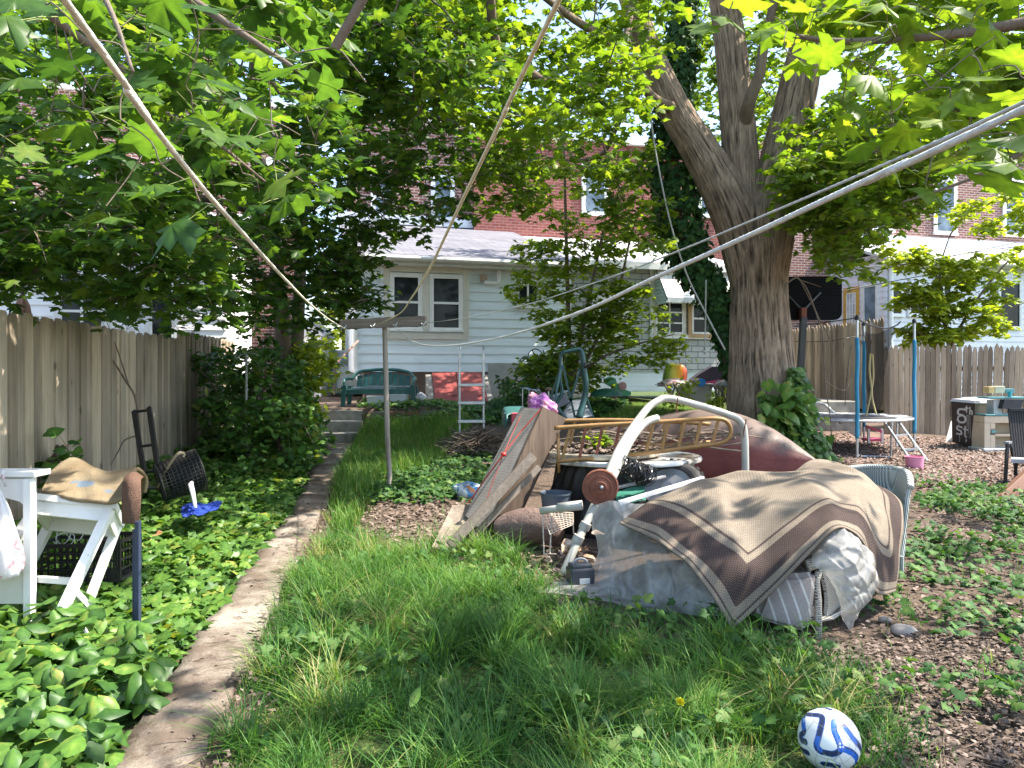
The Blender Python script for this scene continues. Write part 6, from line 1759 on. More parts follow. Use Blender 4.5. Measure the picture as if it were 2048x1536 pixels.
def pile():
    # leaning wooden box
    t = thing('leaning_box', 'long weathered wooden box leaning on its end, tied with a red cord', 'box', GP(970, 1075))
    TL, TR, TR2 = P(1042, 814, 6.75), P(1081, 818, 6.45), P(1125, 840, 6.62); BL, BR, BR2 = P(930, 1030, 6.2), P(968, 1066, 5.95), P(1014, 1076, 6.2)
    T4, B4 = TL + (TR2 - TR), BL + (BR2 - BR)
    m, nt, b = _nt('ribbed_grey_card'); v = coords(nt); wv = N(nt, 'ShaderNodeTexWave'); wv.bands_direction = 'Z'; wv.inputs['Scale'].default_value = 14; wv.inputs['Distortion'].default_value = 0.6; L(nt, v, wv.inputs['Vector'])
    col = mix(nt, ramp(nt, noise(nt, v, 6, 6), [(0.35, 0), (0.7, 1)]), (0.30, 0.275, 0.245), (0.20, 0.175, 0.15)); col = mix(nt, 1.0, col, ramp(nt, wv.outputs['Fac'], [(0.0, (0.88, 0.88, 0.88)), (0.4, (1.0, 1.0, 1.0))]), 'MULTIPLY')
    L(nt, col, b.inputs['Base Color']); b.inputs['Roughness'].default_value = 0.85; bump(nt, b, wv.outputs['Fac'], 0.1, 0.004)
    MB().hexa([BL, BR, BR2, B4], [TL, TR, TR2, T4]).build('box_body', m, t)
    n = (TR2 - TR).cross(BR - TR).normalized()
    if n.y > 0: n = -n
    e0 = (TR2 - TR).normalized() * 0.006; e1 = (TR - BR).normalized() * 0.02
    MB().hexa([BR - e0 - e1 * 1 + n * 0.004, BR2 + e0 - e1 + n * 0.004, BR2 + e0 - e1 + n * 0.03, BR - e0 - e1 + n * 0.03], [TR - e0 + e1 + n * 0.004, TR2 + e0 + e1 + n * 0.004, TR2 + e0 + e1 + n * 0.03, TR - e0 + e1 + n * 0.03]).build('side_board', PLY, t)
    red = M('red_cord', (0.33, 0.035, 0.02), (0.2, 0.022, 0.015), 20, 0.6)
    mb = MB(); f = Vector((-0.012, -0.025, 0)); q = [P(1084, 818, 6.43), P(1045, 862, 6.36), P(1010, 908, 6.22), P(975, 955, 6.18), P(940, 1005, 6.15)]
    mb.tube([p + f for p in q], 0.0065, 8); mb.tube([P(1046, 826, 6.70) + f, P(1028, 866, 6.48) + f, P(1010, 908, 6.22) + f, P(990, 960, 6.1) + f, P(974, 1005, 6.0) + f], 0.0035, 6); mb.build('tie_cord', red, t)
    MB().lathe([(0, -0.02), (0.02, -0.016), (0.024, 0.0), (0.018, 0.014), (0, 0.018)], P(1010, 908, 6.18) + f, 14).build('cord_lock', M('bright_red_plastic', (0.6, 0.02, 0.015), None, 5, 0.35), t, smooth=True)
    # planks and beams at its foot
    A = [P(905, 1018, 6.45), P(952, 1016, 6.45), P(906, 1114, 5.72), P(864, 1102, 5.72)]
    MB().hexa(A, [p + Vector((0, -0.01, 0.035)) for p in A]).top('plank', GREY_WOOD, 'broad grey plank lying on the soil at the foot of the leaning box', 'plank')
    mb = MB(); mb.bar(P(900, 1092, 5.66), P(1066, 912, 6.02), 0.075, 0.045, (0.4, -1, 0.3), 0.003)
    mb.top('timber', wood('grey_timber', (0.25, 0.21, 0.17), (0.14, 0.115, 0.095), 'Y', 7, 0.85, 0.7, var=False), 'grey two-by-four propped along the leaning box, nearer to the viewer', 'timber')
    mb = MB(); mb.bar(P(948, 1072, 5.86), P(1078, 934, 6.10), 0.05, 0.04, (0.4, -1, 0.3), 0.003)
    mb.top('timber', GREY_WOOD, 'narrow grey batten tucked between the two-by-four and the leaning box', 'timber')
    # soil bag
    mb = MB(); bm = bmesh.new(); bmesh.ops.create_uvsphere(bm, u_segments=40, v_segments=24, radius=1)
    c = GP(936, 1002, 0.07) + Vector((0, 0.2, 0))
    for v_ in bm.verts:
        x, y, z = v_.co; s_ = 1 / max(abs(x), abs(y), 1e-3) ** 0.35 if max(abs(x), abs(y)) > 0.2 else 1
        v_.co = Vector((x * 0.17 * min(s_, 1.25), y * 0.24 * min(s_, 1.25), z * 0.085 * (1 + 0.15 * math.sin(9 * x + 4 * y)) + 0.01 * math.sin(14 * x) * (z > 0)))
    mb.frombm(bm, c, Matrix.Rotation(0.5, 3, 'Z'))
    m, nt, b = _nt('printed_bag_film'); v = coords(nt); f = noise(nt, v, 7, 2, 0.4, 1.5); f2 = noise(nt, v, 9, 2, 0.5, 1.0)
    col = mix(nt, ramp(nt, f, [(0.44, 0), (0.47, 1)]), (0.68, 0.70, 0.72), (0.10, 0.30, 0.52)); col = mix(nt, ramp(nt, f2, [(0.60, 0), (0.62, 1)]), col, (0.55, 0.24, 0.10))
    L(nt, col, b.inputs['Base Color']); b.inputs['Roughness'].default_value = 0.25; bump(nt, b, noise(nt, v, 25, 4), 0.6, 0.02)
    mb.top('soil_bag', m, 'crumpled blue and white printed plastic soil bag lying left of the leaning box', 'bag', smooth=True)
    # round table tops on a black sheet standing in for the shade below
    mb = MB(); vs = []; seg = 120; lv = 18
    for i in range(lv + 1):
        u = i / lv; z = 0.70 * (1 - u) + gzf(0.9, 6.6) * u - 0.02 * u; r_ = 0.50 + 0.10 * u ** 0.7
        for k in range(seg):
            a = 2 * PI * k / seg; q = r_ * (1 + 0.05 * math.sin(13 * a + 3 * u) * u + 0.03 * math.sin(29 * a + 6 * u) + 0.03 * math.sin(5 * a + 8 * u))
            vs.append((0.98 + q * math.cos(a) * 1.12, 6.62 + q * math.sin(a) * 0.85, z))
    vs.append((0.98, 6.62, 0.70)); fs = [(i * seg + k, i * seg + (k + 1) % seg, (i + 1) * seg + (k + 1) % seg, (i + 1) * seg + k) for i in range(lv) for k in range(seg)] + [(len(vs) - 1, (k + 1) % seg, k) for k in range(seg)]
    mb.add(vs, fs); mb.top('cavity_shade_sheet', M('cavity_shade_black', (0.012, 0.012, 0.013), (0.007, 0.007, 0.008), 6, 0.5), 'folded black sheet standing in for the dark hollow under the round table tops', 'shade sheet', smooth=True)
    def disc(c, r_, th, mat, label, tilt=0.0, tiltx=0.0):
        m_ = Matrix.Rotation(tilt, 3, 'Y') @ Matrix.Rotation(tiltx, 3, 'X')
        t_ = thing('round_tabletop', label, 'tabletop', c)
        MB().lathe([(0, 0), (r_ - 0.012, 0), (r_, 0.008), (r_ + 0.003, th * 0.5), (r_, th - 0.008), (r_ - 0.012, th), (r_ - 0.02, th - 0.006), (0, th - 0.006)], c, 64, m_).build('rim', mat, t_, smooth=True, angle=40)
    disc(P(1249, 921, 6.55), 0.665, 0.045, M('white_round_tabletop', (0.72, 0.72, 0.70), (0.60, 0.60, 0.57), 4, 0.4, dirt=(0.16, 0.12, 0.085), dlo=0.42, dhi=0.62, dscale=3), 'larger dirty white round table top lying below the beige one', -0.012, -0.02)
    disc(P(1208, 911, 6.5), 0.485, 0.05, M('beige_round_tabletop', (0.44, 0.40, 0.32), (0.34, 0.30, 0.235), 4, 0.5, dirt=(0.13, 0.10, 0.07), dlo=0.45, dhi=0.65), 'smaller beige round table top stacked on the white one', -0.02, -0.02)
    rg = np.random.default_rng(9); n = 700
    a = rg.uniform(0, 2 * PI, n); r_ = 0.44 * np.sqrt(rg.uniform(0, 1, n)); p = np.stack([P(1208, 0, 6.5).x + r_ * np.cos(a), 6.5 + r_ * np.sin(a), P(0, 911, 6.5).z + 0.055 + 0.03 * rg.uniform(0, 1, n) - 0.02 * r_ * np.cos(a)], 1)
    V, Fc, rr = leaves(MAPLE_S, p, frames(n, np.stack([rg.normal(0, .5, n), rg.normal(0, .5, n), np.ones(n)], 1), None, rg), rg.uniform(0.03, 0.08, n), np.clip(rg.normal(0.3, 0.25, n), 0, 1))
    tag(npmesh('leaf_litter', V, Fc, rr, CHIPM), 'dead leaves heaped on the beige round table top', 'leaf litter', kind='stuff')
    t = Tree('weed', 'leafy weed growing out of the litter on the round table tops', 'weed', P(1190, 905, 6.3)); t.limb([P(1190, 905, 6.3), P(1190, 885, 6.3), P(1188, 868, 6.3)], [0.006, 0.005, 0.003], 6, 4)
    t.clusters(region(5, [(1165, 868), (1220, 862), (1225, 890), (1170, 895)], 6.2, 6.4, t.rng), 9, 0.09, (0.05, 0.09), MAPLE, 0.7, twig=0.002); t.finish(TWIG, MAPLE_BRIGHT)
    # sticks on the table tops
    mb = MB()
    for i in range(46):
        x0 = random.uniform(1115, 1420); y0 = random.uniform(862, 892); l_ = random.uniform(40, 130); Y0 = random.uniform(6.3, 6.8)
        tp(mb, [(x0, y0, Y0), (x0 + l_ / 2, y0 + random.uniform(-8, 8), Y0 + random.uniform(-.1, .1)), (x0 + l_, y0 + random.uniform(-14, 14), Y0 + random.uniform(-.2, .2))], random.uniform(0.004, 0.011), 5, 3)
    tag(mb.build('stick_heap', TWIG), 'dark sticks heaped between the gold rails', 'sticks', kind='stuff')
    # gold bed rails
    gold = M('tarnished_gold_tube', (0.34, 0.20, 0.068), (0.21, 0.11, 0.042), 8, 0.5, 0.35, dirt=(0.22, 0.085, 0.04), dlo=0.55, dhi=0.75, dscale=8)
    t = thing('bed_rail', 'tarnished gold ladder-like bed rail lying on edge, rounded at its right end', 'bed rail', P(1285, 925, 6.05)); Y = 6.05
    mb = MB(); tp(mb, [(1116, 866, Y), (1117, 925, Y), (1118, 945, Y)], 0.013, 8, smooth=False); tp(mb, [(1112, 923, Y), (1200, 915, Y), (1300, 905, Y), (1400, 892, Y), (1440, 886, Y), (1456, 877, Y), (1462, 862, Y), (1456, 846, Y), (1440, 838, Y), (1400, 838, Y), (1300, 845, Y), (1200, 850, Y), (1108, 856, Y)], 0.018, 10, 6); mb.build('rail_loop', gold, t, smooth=True)
    for (x0, y0), (x1, y1) in (((1141, 855), (1124, 919)), ((1172, 852), (1159, 916)), ((1206, 850), (1192, 914)), ((1240, 848), (1227, 911)), ((1308, 845), (1292, 905)), ((1338, 843), (1323, 901)), ((1370, 841), (1357, 897)), ((1403, 839), (1390, 893)), ((1437, 838), (1425, 888))):
        MB().bar(P(x0, y0, Y), P(x1, y1, Y), 0.024, 0.012, (0, 1, 0)).build('rung', RUST if x0 in (1172, 1240, 1206) else gold, t)
    t = thing('bed_rail', 'second gold bed rail, mostly hidden behind the first', 'bed rail', P(1220, 880, 6.6)); Y = 6.62
    mb = MB(); tp(mb, [(1100, 842, Y), (1220, 840, Y), (1330, 843, Y), (1420, 848, Y)], 0.018, 10); tp(mb, [(1110, 895, Y), (1220, 892, Y), (1330, 890, Y), (1420, 884, Y)], 0.016, 10); mb.build('rail_bar', gold, t, smooth=True)
    for x0 in (1150, 1183, 1215, 1250, 1300, 1330, 1365, 1400): MB().bar(P(x0, 842, Y), P(x0 - 10, 892, Y), 0.022, 0.012, (0, 1, 0)).build('rung', gold, t)
    # white tube frame with its rusty disc
    t = thing('tube_frame', 'bent cream tubular swing frame lying across the heap', 'frame', P(1128, 1152, 5.2))
    mb = MB(); tp(mb, [(1124, 1152, 5.15), (1165, 1062, 5.3), (1205, 975, 5.5), (1240, 895, 5.75), (1288, 825, 6.0), (1314, 803, 6.08), (1340, 797, 6.12), (1400, 812, 6.15), (1455, 829, 6.15), (1480, 843, 6.15), (1489, 872, 6.15), (1491, 960, 6.15)], 0.030, 14, 8); mb.build('main_tube', WHITE_TUBE, t, smooth=True)
    mb = MB(); tp(mb, [(1315, 836, 6.02), (1290, 846, 5.95), (1262, 880, 5.82), (1235, 935, 5.62), (1212, 985, 5.46)], 0.030, 14, 8); mb.build('joined_tube', WHITE_TUBE, t, smooth=True)
    mb = MB(); tp(mb, [(1080, 1022, 5.45), (1120, 1016, 5.43), (1165, 1010, 5.4)], 0.026, 12, smooth=False); tp(mb, [(1116, 1016, 5.43), (1165, 1010, 5.4)], 0.036, 12, smooth=False); mb.build('cross_tube', WHITE_TUBE, t, smooth=True)
    for q in ((1156, 1078, 5.26), (1170, 1052, 5.31)): MB().lathe([(0.0, -0.025), (0.040, -0.025), (0.041, 0), (0.040, 0.025), (0, 0.025)], P(*q), 18, Matrix.Rotation(0.45, 3, 'Y')).build('coupling', WHITE_TUBE, t, smooth=True, angle=40)
    for px, py, Yq in ((1352, 800, 6.12), (1486, 850, 6.15)):
        mb = MB(); c = P(px, py, Yq); mb.tube([c + Vector((0.01, -0.05, 0.05)), c + Vector((0, -0.055, 0)), c + Vector((-0.005, -0.03, -0.06)), c + Vector((0.006, -0.02, -0.11)), c + Vector((-0.012, -0.02, -0.09))], 0.005, 6); mb.build('chain_hook', RUST, t)
    prof = [(0.004, -0.012), (0.018, -0.012), (0.02, -0.004), (0.038, -0.004), (0.041, -0.010), (0.048, -0.004), (0.075, 0.004), (0.079, -0.004), (0.085, 0.006), (0.115, 0.010), (0.122, 0.0), (0.131, 0.004), (0.133, 0.014), (0.131, 0.020), (0, 0.022)]
    MB().lathe(prof, P(1201, 975, 5.36), 56, Matrix.Rotation(R(-88), 3, 'X')).build('rusty_disc', RUST, t, smooth=True, angle=30)
    MB().lathe([(0, -0.018), (0.010, -0.016), (0.014, -0.006), (0.014, 0)], P(1203, 975, 5.345), 14, Matrix.Rotation(R(-88), 3, 'X')).build('bolt', ALU, t)
    # roll of black netting
    mb = MB(); rg = np.random.default_rng(6); a0, a1 = P(1240, 930, 5.66), P(1300, 955, 5.72); ax = (a1 - a0).normalized(); x = ax.cross(Vector((0, 0, 1))).normalized(); y = x.cross(ax)
    for i in range(44):
        c = a0 + (a1 - a0) * rg.uniform(0, 1); r_ = rg.uniform(0.05, 0.085); tl = rg.normal(0, 0.35, 2); p0 = rg.uniform(0, 6.28)
        mb.tube([c + (x * math.cos(a + p0) + y * math.sin(a + p0)) * r_ * (1 + 0.06 * math.sin(7 * a + i)) + ax * r_ * (tl[0] * math.cos(a) + tl[1] * math.sin(a)) for a in np.linspace(0, 5.6, 22)], 0.0045, 4)
    mb.top('netting_roll', M('black_netting', (0.012, 0.012, 0.012), (0.03, 0.03, 0.03), 30, 0.3), 'tangled roll of black wire netting beside the rusty disc', 'netting')
    # tyre with grey hub
    c = P(1338, 985, 5.95); m_ = Matrix.Rotation(R(-25), 3, 'Y') @ Matrix.Rotation(R(38), 3, 'X')
    t = thing('wheel', 'knobbly black tyre on a grey hub lying tilted under the table tops', 'wheel', c - Vector((0, 0, 0.12)))
    prof = [(0.17 + 0.0 + 0.075 * (1 + math.cos(a)) * 0.9, 0.075 * math.sin(a)) for a in np.linspace(PI, -PI, 18)]
    mb = MB(); mb.lathe(prof, c, 44, m_)
    for k in range(30):
        a = 2 * PI * k / 30
        for sg in (-1, 1):
            q = m_ @ Vector((0.30 * math.cos(a), 0.30 * math.sin(a), 0.03 * sg)); mb.box(c + q, (0.022, 0.03, 0.045), m_ @ Matrix.Rotation(a, 3, 'Z') @ Matrix.Rotation(0.35 * sg, 3, 'X'))
    mb.build('tyre', M('dusty_tyre_rubber', (0.05, 0.047, 0.043), (0.025, 0.024, 0.023), 12, 0.9), t)
    MB().lathe([(0, 0.075), (0.05, 0.075), (0.06, 0.06), (0.15, 0.05), (0.19, 0.07), (0.2, 0.03), (0.2, -0.05), (0, -0.05)], c, 36, m_).build('hub', M('grey_hub', (0.30, 0.31, 0.32), (0.2, 0.2, 0.21), 6, 0.5, dirt=(0.1, 0.08, 0.06), dlo=0.5, dhi=0.8), t, smooth=True, angle=40)
    mb = MB(); mb.bar(P(1238, 1006, 5.3), P(1407, 956, 5.75), 0.022, 0.03, (0, 0, 1), 0.002); mb.top('trim_strip', M('white_trim', (0.72, 0.74, 0.76)), 'long white trim strip lying along the back edge of the beige outdoor rug', 'trim')
    mb = MB(); tp(mb, [(1228, 977, 5.6), (1330, 953, 5.9)], 0.014, 10); mb.top('grey_pipe', M('grey_plastic_pipe', (0.36, 0.35, 0.33), None, 8, 0.5), 'short grey pipe sticking out behind the rusty disc', 'pipe', smooth=True)
    mb = MB(); mb.grid(surf([[(1232, 985, 5.85), (1262, 975, 5.95), (1290, 972, 6.0)], [(1232, 1000, 5.7), (1262, 992, 5.75), (1290, 985, 5.8)], [(1236, 1015, 5.6), (1262, 1005, 5.6), (1292, 1000, 5.65)]], 6, 6, 0.01, 2, 14)); mb.top('green_sheet', M('teal_green_sheet', (0.05, 0.20, 0.15), (0.03, 0.14, 0.1), 6, 0.4), 'scrap of teal green plastic sheet under the grey pipe', 'sheet', smooth=True)
    MB().lathe([(0.0, 0), (0.10, 0), (0.125, 0.24), (0.13, 0.24), (0.13, 0.255), (0.115, 0.25), (0.095, 0.01), (0, 0.01)], P(1112, 1022, 6.05) + Vector((0, 0, -0.10)), 28).top('bucket', M('dull_blue_grey_plastic', (0.10, 0.13, 0.17), (0.07, 0.09, 0.12), 6, 0.45), 'blue-grey bucket in the dark gap behind the leaning box', 'bucket', smooth=True, angle=40)
    # log
    mb = MB(); q = smoothpts([P(996, 1066, 5.95), P(1030, 1056, 5.92), P(1075, 1052, 5.85), P(1116, 1068, 5.75)], 8); mb.tube(q, [0.10 + 0.045 * math.sin(PI * i / (len(q) - 1)) for i in range(len(q))], 26)
    mb.top('log', barkmat('smooth_pinkish_bark', (0.20, 0.145, 0.125), (0.09, 0.062, 0.055), 9, 1, 0.9), 'pinkish-grey log lying on the soil between the leaning box and the wire rack', 'log', smooth=True)
    # wire shelf rack
    t = thing('wire_rack', 'small bent white wire rack standing beside the log', 'rack', GP(1112, 1110)); wm = M('rusty_white_wire', (0.55, 0.50, 0.42), (0.34, 0.26, 0.2), 20, 0.6)
    mb = MB(); A, B, C_, D_ = P(1085, 1022, 5.45), P(1146, 1026, 5.55), P(1147, 1068, 5.5), P(1112, 1108, 5.3)
    E = P(1088, 1108, 5.35)
    for i in range(9): mb.tube([A + (B - A) * i / 8, (A + (B - A) * i / 8) * 0.45 + (D_ + (C_ - D_) * i / 8) * 0.55], 0.0035, 5)
    for i in range(9): q = i / 8; mb.tube([A + (D_ - A) * 0.55 * q, B + (C_ - B) * 0.55 * q], 0.003, 5)
    for a, b_ in ((A, E), (E, D_), (B, C_), (A, B), (E + (D_ - E) * 0.5, A + (B - A) * 0.3)): mb.tube([a, b_], 0.005, 6)
    mb.build('wire_panel', wm, t)
    mb = MB()
    for i in range(9):
        c = P(random.uniform(1128, 1195), random.uniform(1062, 1118), random.uniform(5.25, 5.5)); g = [[c + Vector((x * 0.05 + random.uniform(-.02, .02), y * 0.03 + random.uniform(-.02, .02), random.uniform(-.03, .03))) for x in (-1, 0, 1)] for y in (-1, 0, 1)]; mb.grid(surf(g, 3, 3))
    tag(mb.build('paper_debris', M('torn_card', (0.40, 0.28, 0.19), (0.25, 0.16, 0.11), 9, 0.9, dirt=(0.6, 0.56, 0.5), dlo=0.5, dhi=0.6), smooth=True), 'torn cardboard and dead leaves heaped behind the cream tube', 'debris', kind='stuff')
    # dark box with a carrying handle
    c = GP(1162, 1178); t = thing('battery_box', 'dark slate plastic battery box with a carrying handle, at the foot of the cream tube', 'box', c)
    m_ = Matrix.Rotation(0.25, 3, 'Z'); dm = M('slate_plastic', (0.055, 0.06, 0.075), (0.035, 0.038, 0.05), 8, 0.45)
    mb = MB(); mb.rbox(c + Vector((0, 0.06, 0.065)), (0.165, 0.12, 0.13), 0.012, m_); mb.rbox(c + Vector((0, 0.06, 0.14)), (0.14, 0.10, 0.03), 0.01, m_); mb.build('case', dm, t)
    mb = MB(); mb.tube([c + m_ @ Vector((0.05 * math.cos(a), 0.0, 0.0)) + Vector((0, 0.06, 0.15 + 0.035 * math.sin(a))) for a in np.linspace(0, PI, 12)], 0.008, 8); mb.build('handle', M('grey_handle', (0.35, 0.36, 0.38)), t, smooth=True)
    MB().box(c + m_ @ Vector((0.01, -0.0625, 0)) + Vector((0, 0.06, 0.05)), (0.07, 0.003, 0.035), m_).build('label_sticker', M('pale_sticker', (0.6, 0.62, 0.62)), t)
    # red overturned hull
    t = thing('overturned_canoe', 'overturned red plastic canoe, its top grey with dirt, behind the heap', 'canoe', P(1450, 950, 7.8) - Vector((0, 0, 0.4)))
    keel = smoothpts([P(1180, 862, 8.6), P(1270, 846, 8.5), P(1340, 828, 8.3), P(1400, 820, 8.05), P(1460, 826, 7.8), P(1520, 848, 7.5), P(1575, 880, 7.25), P(1632, 920, 7.0)], 6)
    hw = smoothvals([0.30, 0.42, 0.5, 0.52, 0.48, 0.36, 0.2, 0.015], 6); zb = smoothvals([0.40, 0.38, 0.36, 0.36, 0.37, 0.40, 0.47, 0.60], 6)
    ax = (keel[-1] - keel[0]); ax.z = 0; ax.normalize(); sd = Vector((ax.y, -ax.x, 0)); rows = []
    if sd.y > 0: sd = -sd
    for i, p in enumerate(keel):
        r_ = []
        for j in range(33):
            a = PI * j / 32; cc, ss = math.cos(a), math.sin(a)
            x = math.copysign(abs(cc) ** 0.75, cc) * hw[i]; z = zb[i] + (p.z - zb[i]) * abs(ss) ** 0.8
            if 5 <= j <= 7: x *= 1.035
            if 25 <= j <= 27: x *= 1.035
            r_.append(Vector((p.x, p.y, 0)) + sd * x + Vector((0, 0, z)))
        rows.append(r_)
    mb = MB(); mb.grid(rows)
    m, nt, b = _nt('faded_red_hull'); v = coords(nt); f = noise(nt, v, 5, 7, 0.65)
    col = ramp(nt, f, [(0.3, (0.17, 0.040, 0.032)), (0.7, (0.27, 0.072, 0.055))])
    ge = N(nt, 'ShaderNodeNewGeometry'); sp = N(nt, 'ShaderNodeSeparateXYZ'); L(nt, ge.outputs['Normal'], sp.inputs[0]); ad = N(nt, 'ShaderNodeMath'); ad.operation = 'MULTIPLY_ADD'; L(nt, noise(nt, v, 9, 6, 0.7), ad.inputs[0]); ad.inputs[1].default_value = 0.55; L(nt, sp.outputs[2], ad.inputs[2])
    col = mix(nt, ramp(nt, ad.outputs[0], [(0.5, 0), (0.95, 0.95)]), col, (0.125, 0.092, 0.074)); L(nt, col, b.inputs['Base Color']); b.inputs['Roughness'].default_value = 0.55; bump(nt, b, noise(nt, v, 30, 5), 0.25, 0.02)
    mb.build('hull', m, t, smooth=True, solid=0.01)
    mb = MB(); e0 = [r_[0] for r_ in rows]; mb.tube(e0, 0.018, 8); e1 = [r_[-1] for r_ in rows]; mb.tube(e1, 0.018, 8); mb.build('gunwale', M('black_gunwale', (0.03, 0.025, 0.025)), t)
    mb = MB()
    for i in (10, 28): p = keel[i]; mb.box((p.x, p.y, 0.24), (0.5, 0.08, 0.40), Matrix.Rotation(-0.7, 3, 'Z'))
    mb.build('support_block', GREY_WOOD, t)


pile()
# ------------------------------------------------------------------ the covered sofa
def sofa():
    wick, nt, b = _nt('white_wicker'); v = coords(nt); br = N(nt, 'ShaderNodeTexBrick'); br.inputs['Scale'].default_value = 1; br.inputs['Brick Width'].default_value = 0.022; br.inputs['Row Height'].default_value = 0.009; br.inputs['Mortar Size'].default_value = 0.0018
    br.inputs['Color1'].default_value = (0.66, 0.64, 0.58, 1); br.inputs['Color2'].default_value = (0.52, 0.49, 0.43, 1); br.inputs['Mortar'].default_value = (0.10, 0.085, 0.07, 1)
    sp = N(nt, 'ShaderNodeSeparateXYZ'); cb = N(nt, 'ShaderNodeCombineXYZ'); ad = N(nt, 'ShaderNodeMath'); L(nt, v, sp.inputs[0]); L(nt, sp.outputs[0], ad.inputs[0]); L(nt, sp.outputs[1], ad.inputs[1]); L(nt, ad.outputs[0], cb.inputs[0]); L(nt, sp.outputs[2], cb.inputs[1]); L(nt, cb.outputs[0], br.inputs['Vector'])
    L(nt, br.outputs['Color'], b.inputs['Base Color']); b.inputs['Roughness'].default_value = 0.7; bump(nt, b, br.outputs['Fac'], -0.8, 0.006)
    t = thing('wicker_sofa', 'white wicker sofa hidden under the beige bordered outdoor rug', 'sofa', GP(1637, 1278))
    # arm at the right: front post, rails, woven panel, roll
    g0 = GP(1637, 1278)
    mb = MB(); mb.tube([g0 + Vector((0, 0, -0.02)), P(1636, 1200, 4.08), P(1632, 1160, 4.09), P(1640, 1138, 4.1)], 0.020, 12); mb.build('leg', wick, t, smooth=True)
    mb = MB(); mb.tube([P(1780, 1180, 4.9) + Vector((0, 0, -0.02)), P(1780, 1080, 4.9)], 0.02, 10); mb.build('leg', wick, t)
    mb = MB(); mb.tube([P(1300, 1215, 4.7), P(1300, 1120, 4.75)], 0.02, 10); mb.build('leg', wick, t)
    mb = MB(); mb.tube([P(1612, 1238, 4.08), P(1637, 1240, 4.08), P(1664, 1235, 4.15), P(1780, 1150, 4.9)], 0.014, 8); mb.build('lower_rail', wick, t)
    q = [[P(1641, 1145, 4.11), P(1690, 1118, 4.45), P(1780, 1075, 4.9)], [P(1652, 1190, 4.12), P(1700, 1160, 4.45), P(1780, 1112, 4.9)], [P(1650, 1236, 4.12), P(1695, 1205, 4.45), P(1778, 1150, 4.9)]]
    mb = MB(); mb.grid(surf(q, 5, 5)); mb.build('arm_panel', wick, t, solid=0.02)
    mb = MB(); tp(mb, [(1612, 1132, 4.09), (1640, 1122, 4.1), (1668, 1116, 4.2), (1720, 1095, 4.5), (1790, 1060, 4.95)], 0.034, 12); mb.build('arm_roll', wick, t, smooth=True)
    A = [P(1290, 1165, 4.75), P(1622, 1215, 4.1), P(1775, 1130, 4.95), P(1430, 1090, 5.5)]
    MB().hexa([p + Vector((0, 0, -0.1)) for p in A], A).build('seat', wick, t)
    mb = MB(); mb.hexa([P(1440, 1085, 5.45), P(1765, 1125, 4.98), P(1780, 1115, 5.06), P(1450, 1075, 5.55)], [P(1452, 985, 5.45), P(1770, 1040, 5.0), P(1782, 1032, 5.1), P(1462, 980, 5.55)]); mb.build('backrest', wick, t)
    # striped cushion
    m, nt, b = _nt('striped_grey_fabric'); v = coords(nt, (1, 1, 0.35), rot=(0, R(12), 0)); wv = N(nt, 'ShaderNodeTexWave'); wv.bands_direction = 'X'; wv.inputs['Scale'].default_value = 5.2; wv.inputs['Distortion'].default_value = 0.3; L(nt, coords(nt, rot=(0, R(14), 0)), wv.inputs['Vector'])
    col = mix(nt, ramp(nt, wv.outputs['Fac'], [(0.90, 0), (0.95, 1)]), (0.34, 0.29, 0.265), (0.60, 0.56, 0.52)); L(nt, mix(nt, 1.0, col, ramp(nt, noise(nt, v, 180, 3), [(0.3, (0.82,) * 3), (0.7, (1.1,) * 3)]), 'MULTIPLY'), b.inputs['Base Color']); b.inputs['Roughness'].default_value = 0.95
    bm = bmesh.new(); f_ = [P(1508, 1238, 4.12), P(1616, 1266, 4.0), P(1634, 1146, 4.04), P(1536, 1150, 4.15)]; off = Vector((0.08, 0.5, 0.02))
    vs = [bm.verts.new(p) for p in f_] + [bm.verts.new(p + off) for p in f_]
    for fc in ((0, 1, 2, 3), (7, 6, 5, 4), (0, 4, 5, 1), (1, 5, 6, 2), (2, 6, 7, 3), (3, 7, 4, 0)): bm.faces.new([vs[i] for i in fc])
    bmesh.ops.subdivide_edges(bm, edges=bm.edges[:], cuts=6, use_grid_fill=True); bmesh.ops.bevel(bm, geom=[e for e in bm.edges if len(e.link_faces) == 2 and e.calc_face_angle(0) > 0.6], offset=0.025, segments=3, affect='EDGES')
    cc = sum(f_, Vector()) / 4
    for v_ in bm.verts:
        d = v_.co - cc; v_.co += Vector((0, -0.035, 0.0)) * max(0, 1 - (d.x / 0.2) ** 2 - (d.z / 0.2) ** 2) * (1 if d.y < 0.1 else 0)
    mb = MB(); mb.frombm(bm); mb.top('striped_cushion', m, 'grey cushion with thin pale stripes slipping off the front of the wicker sofa', 'cushion', smooth=True, angle=60)
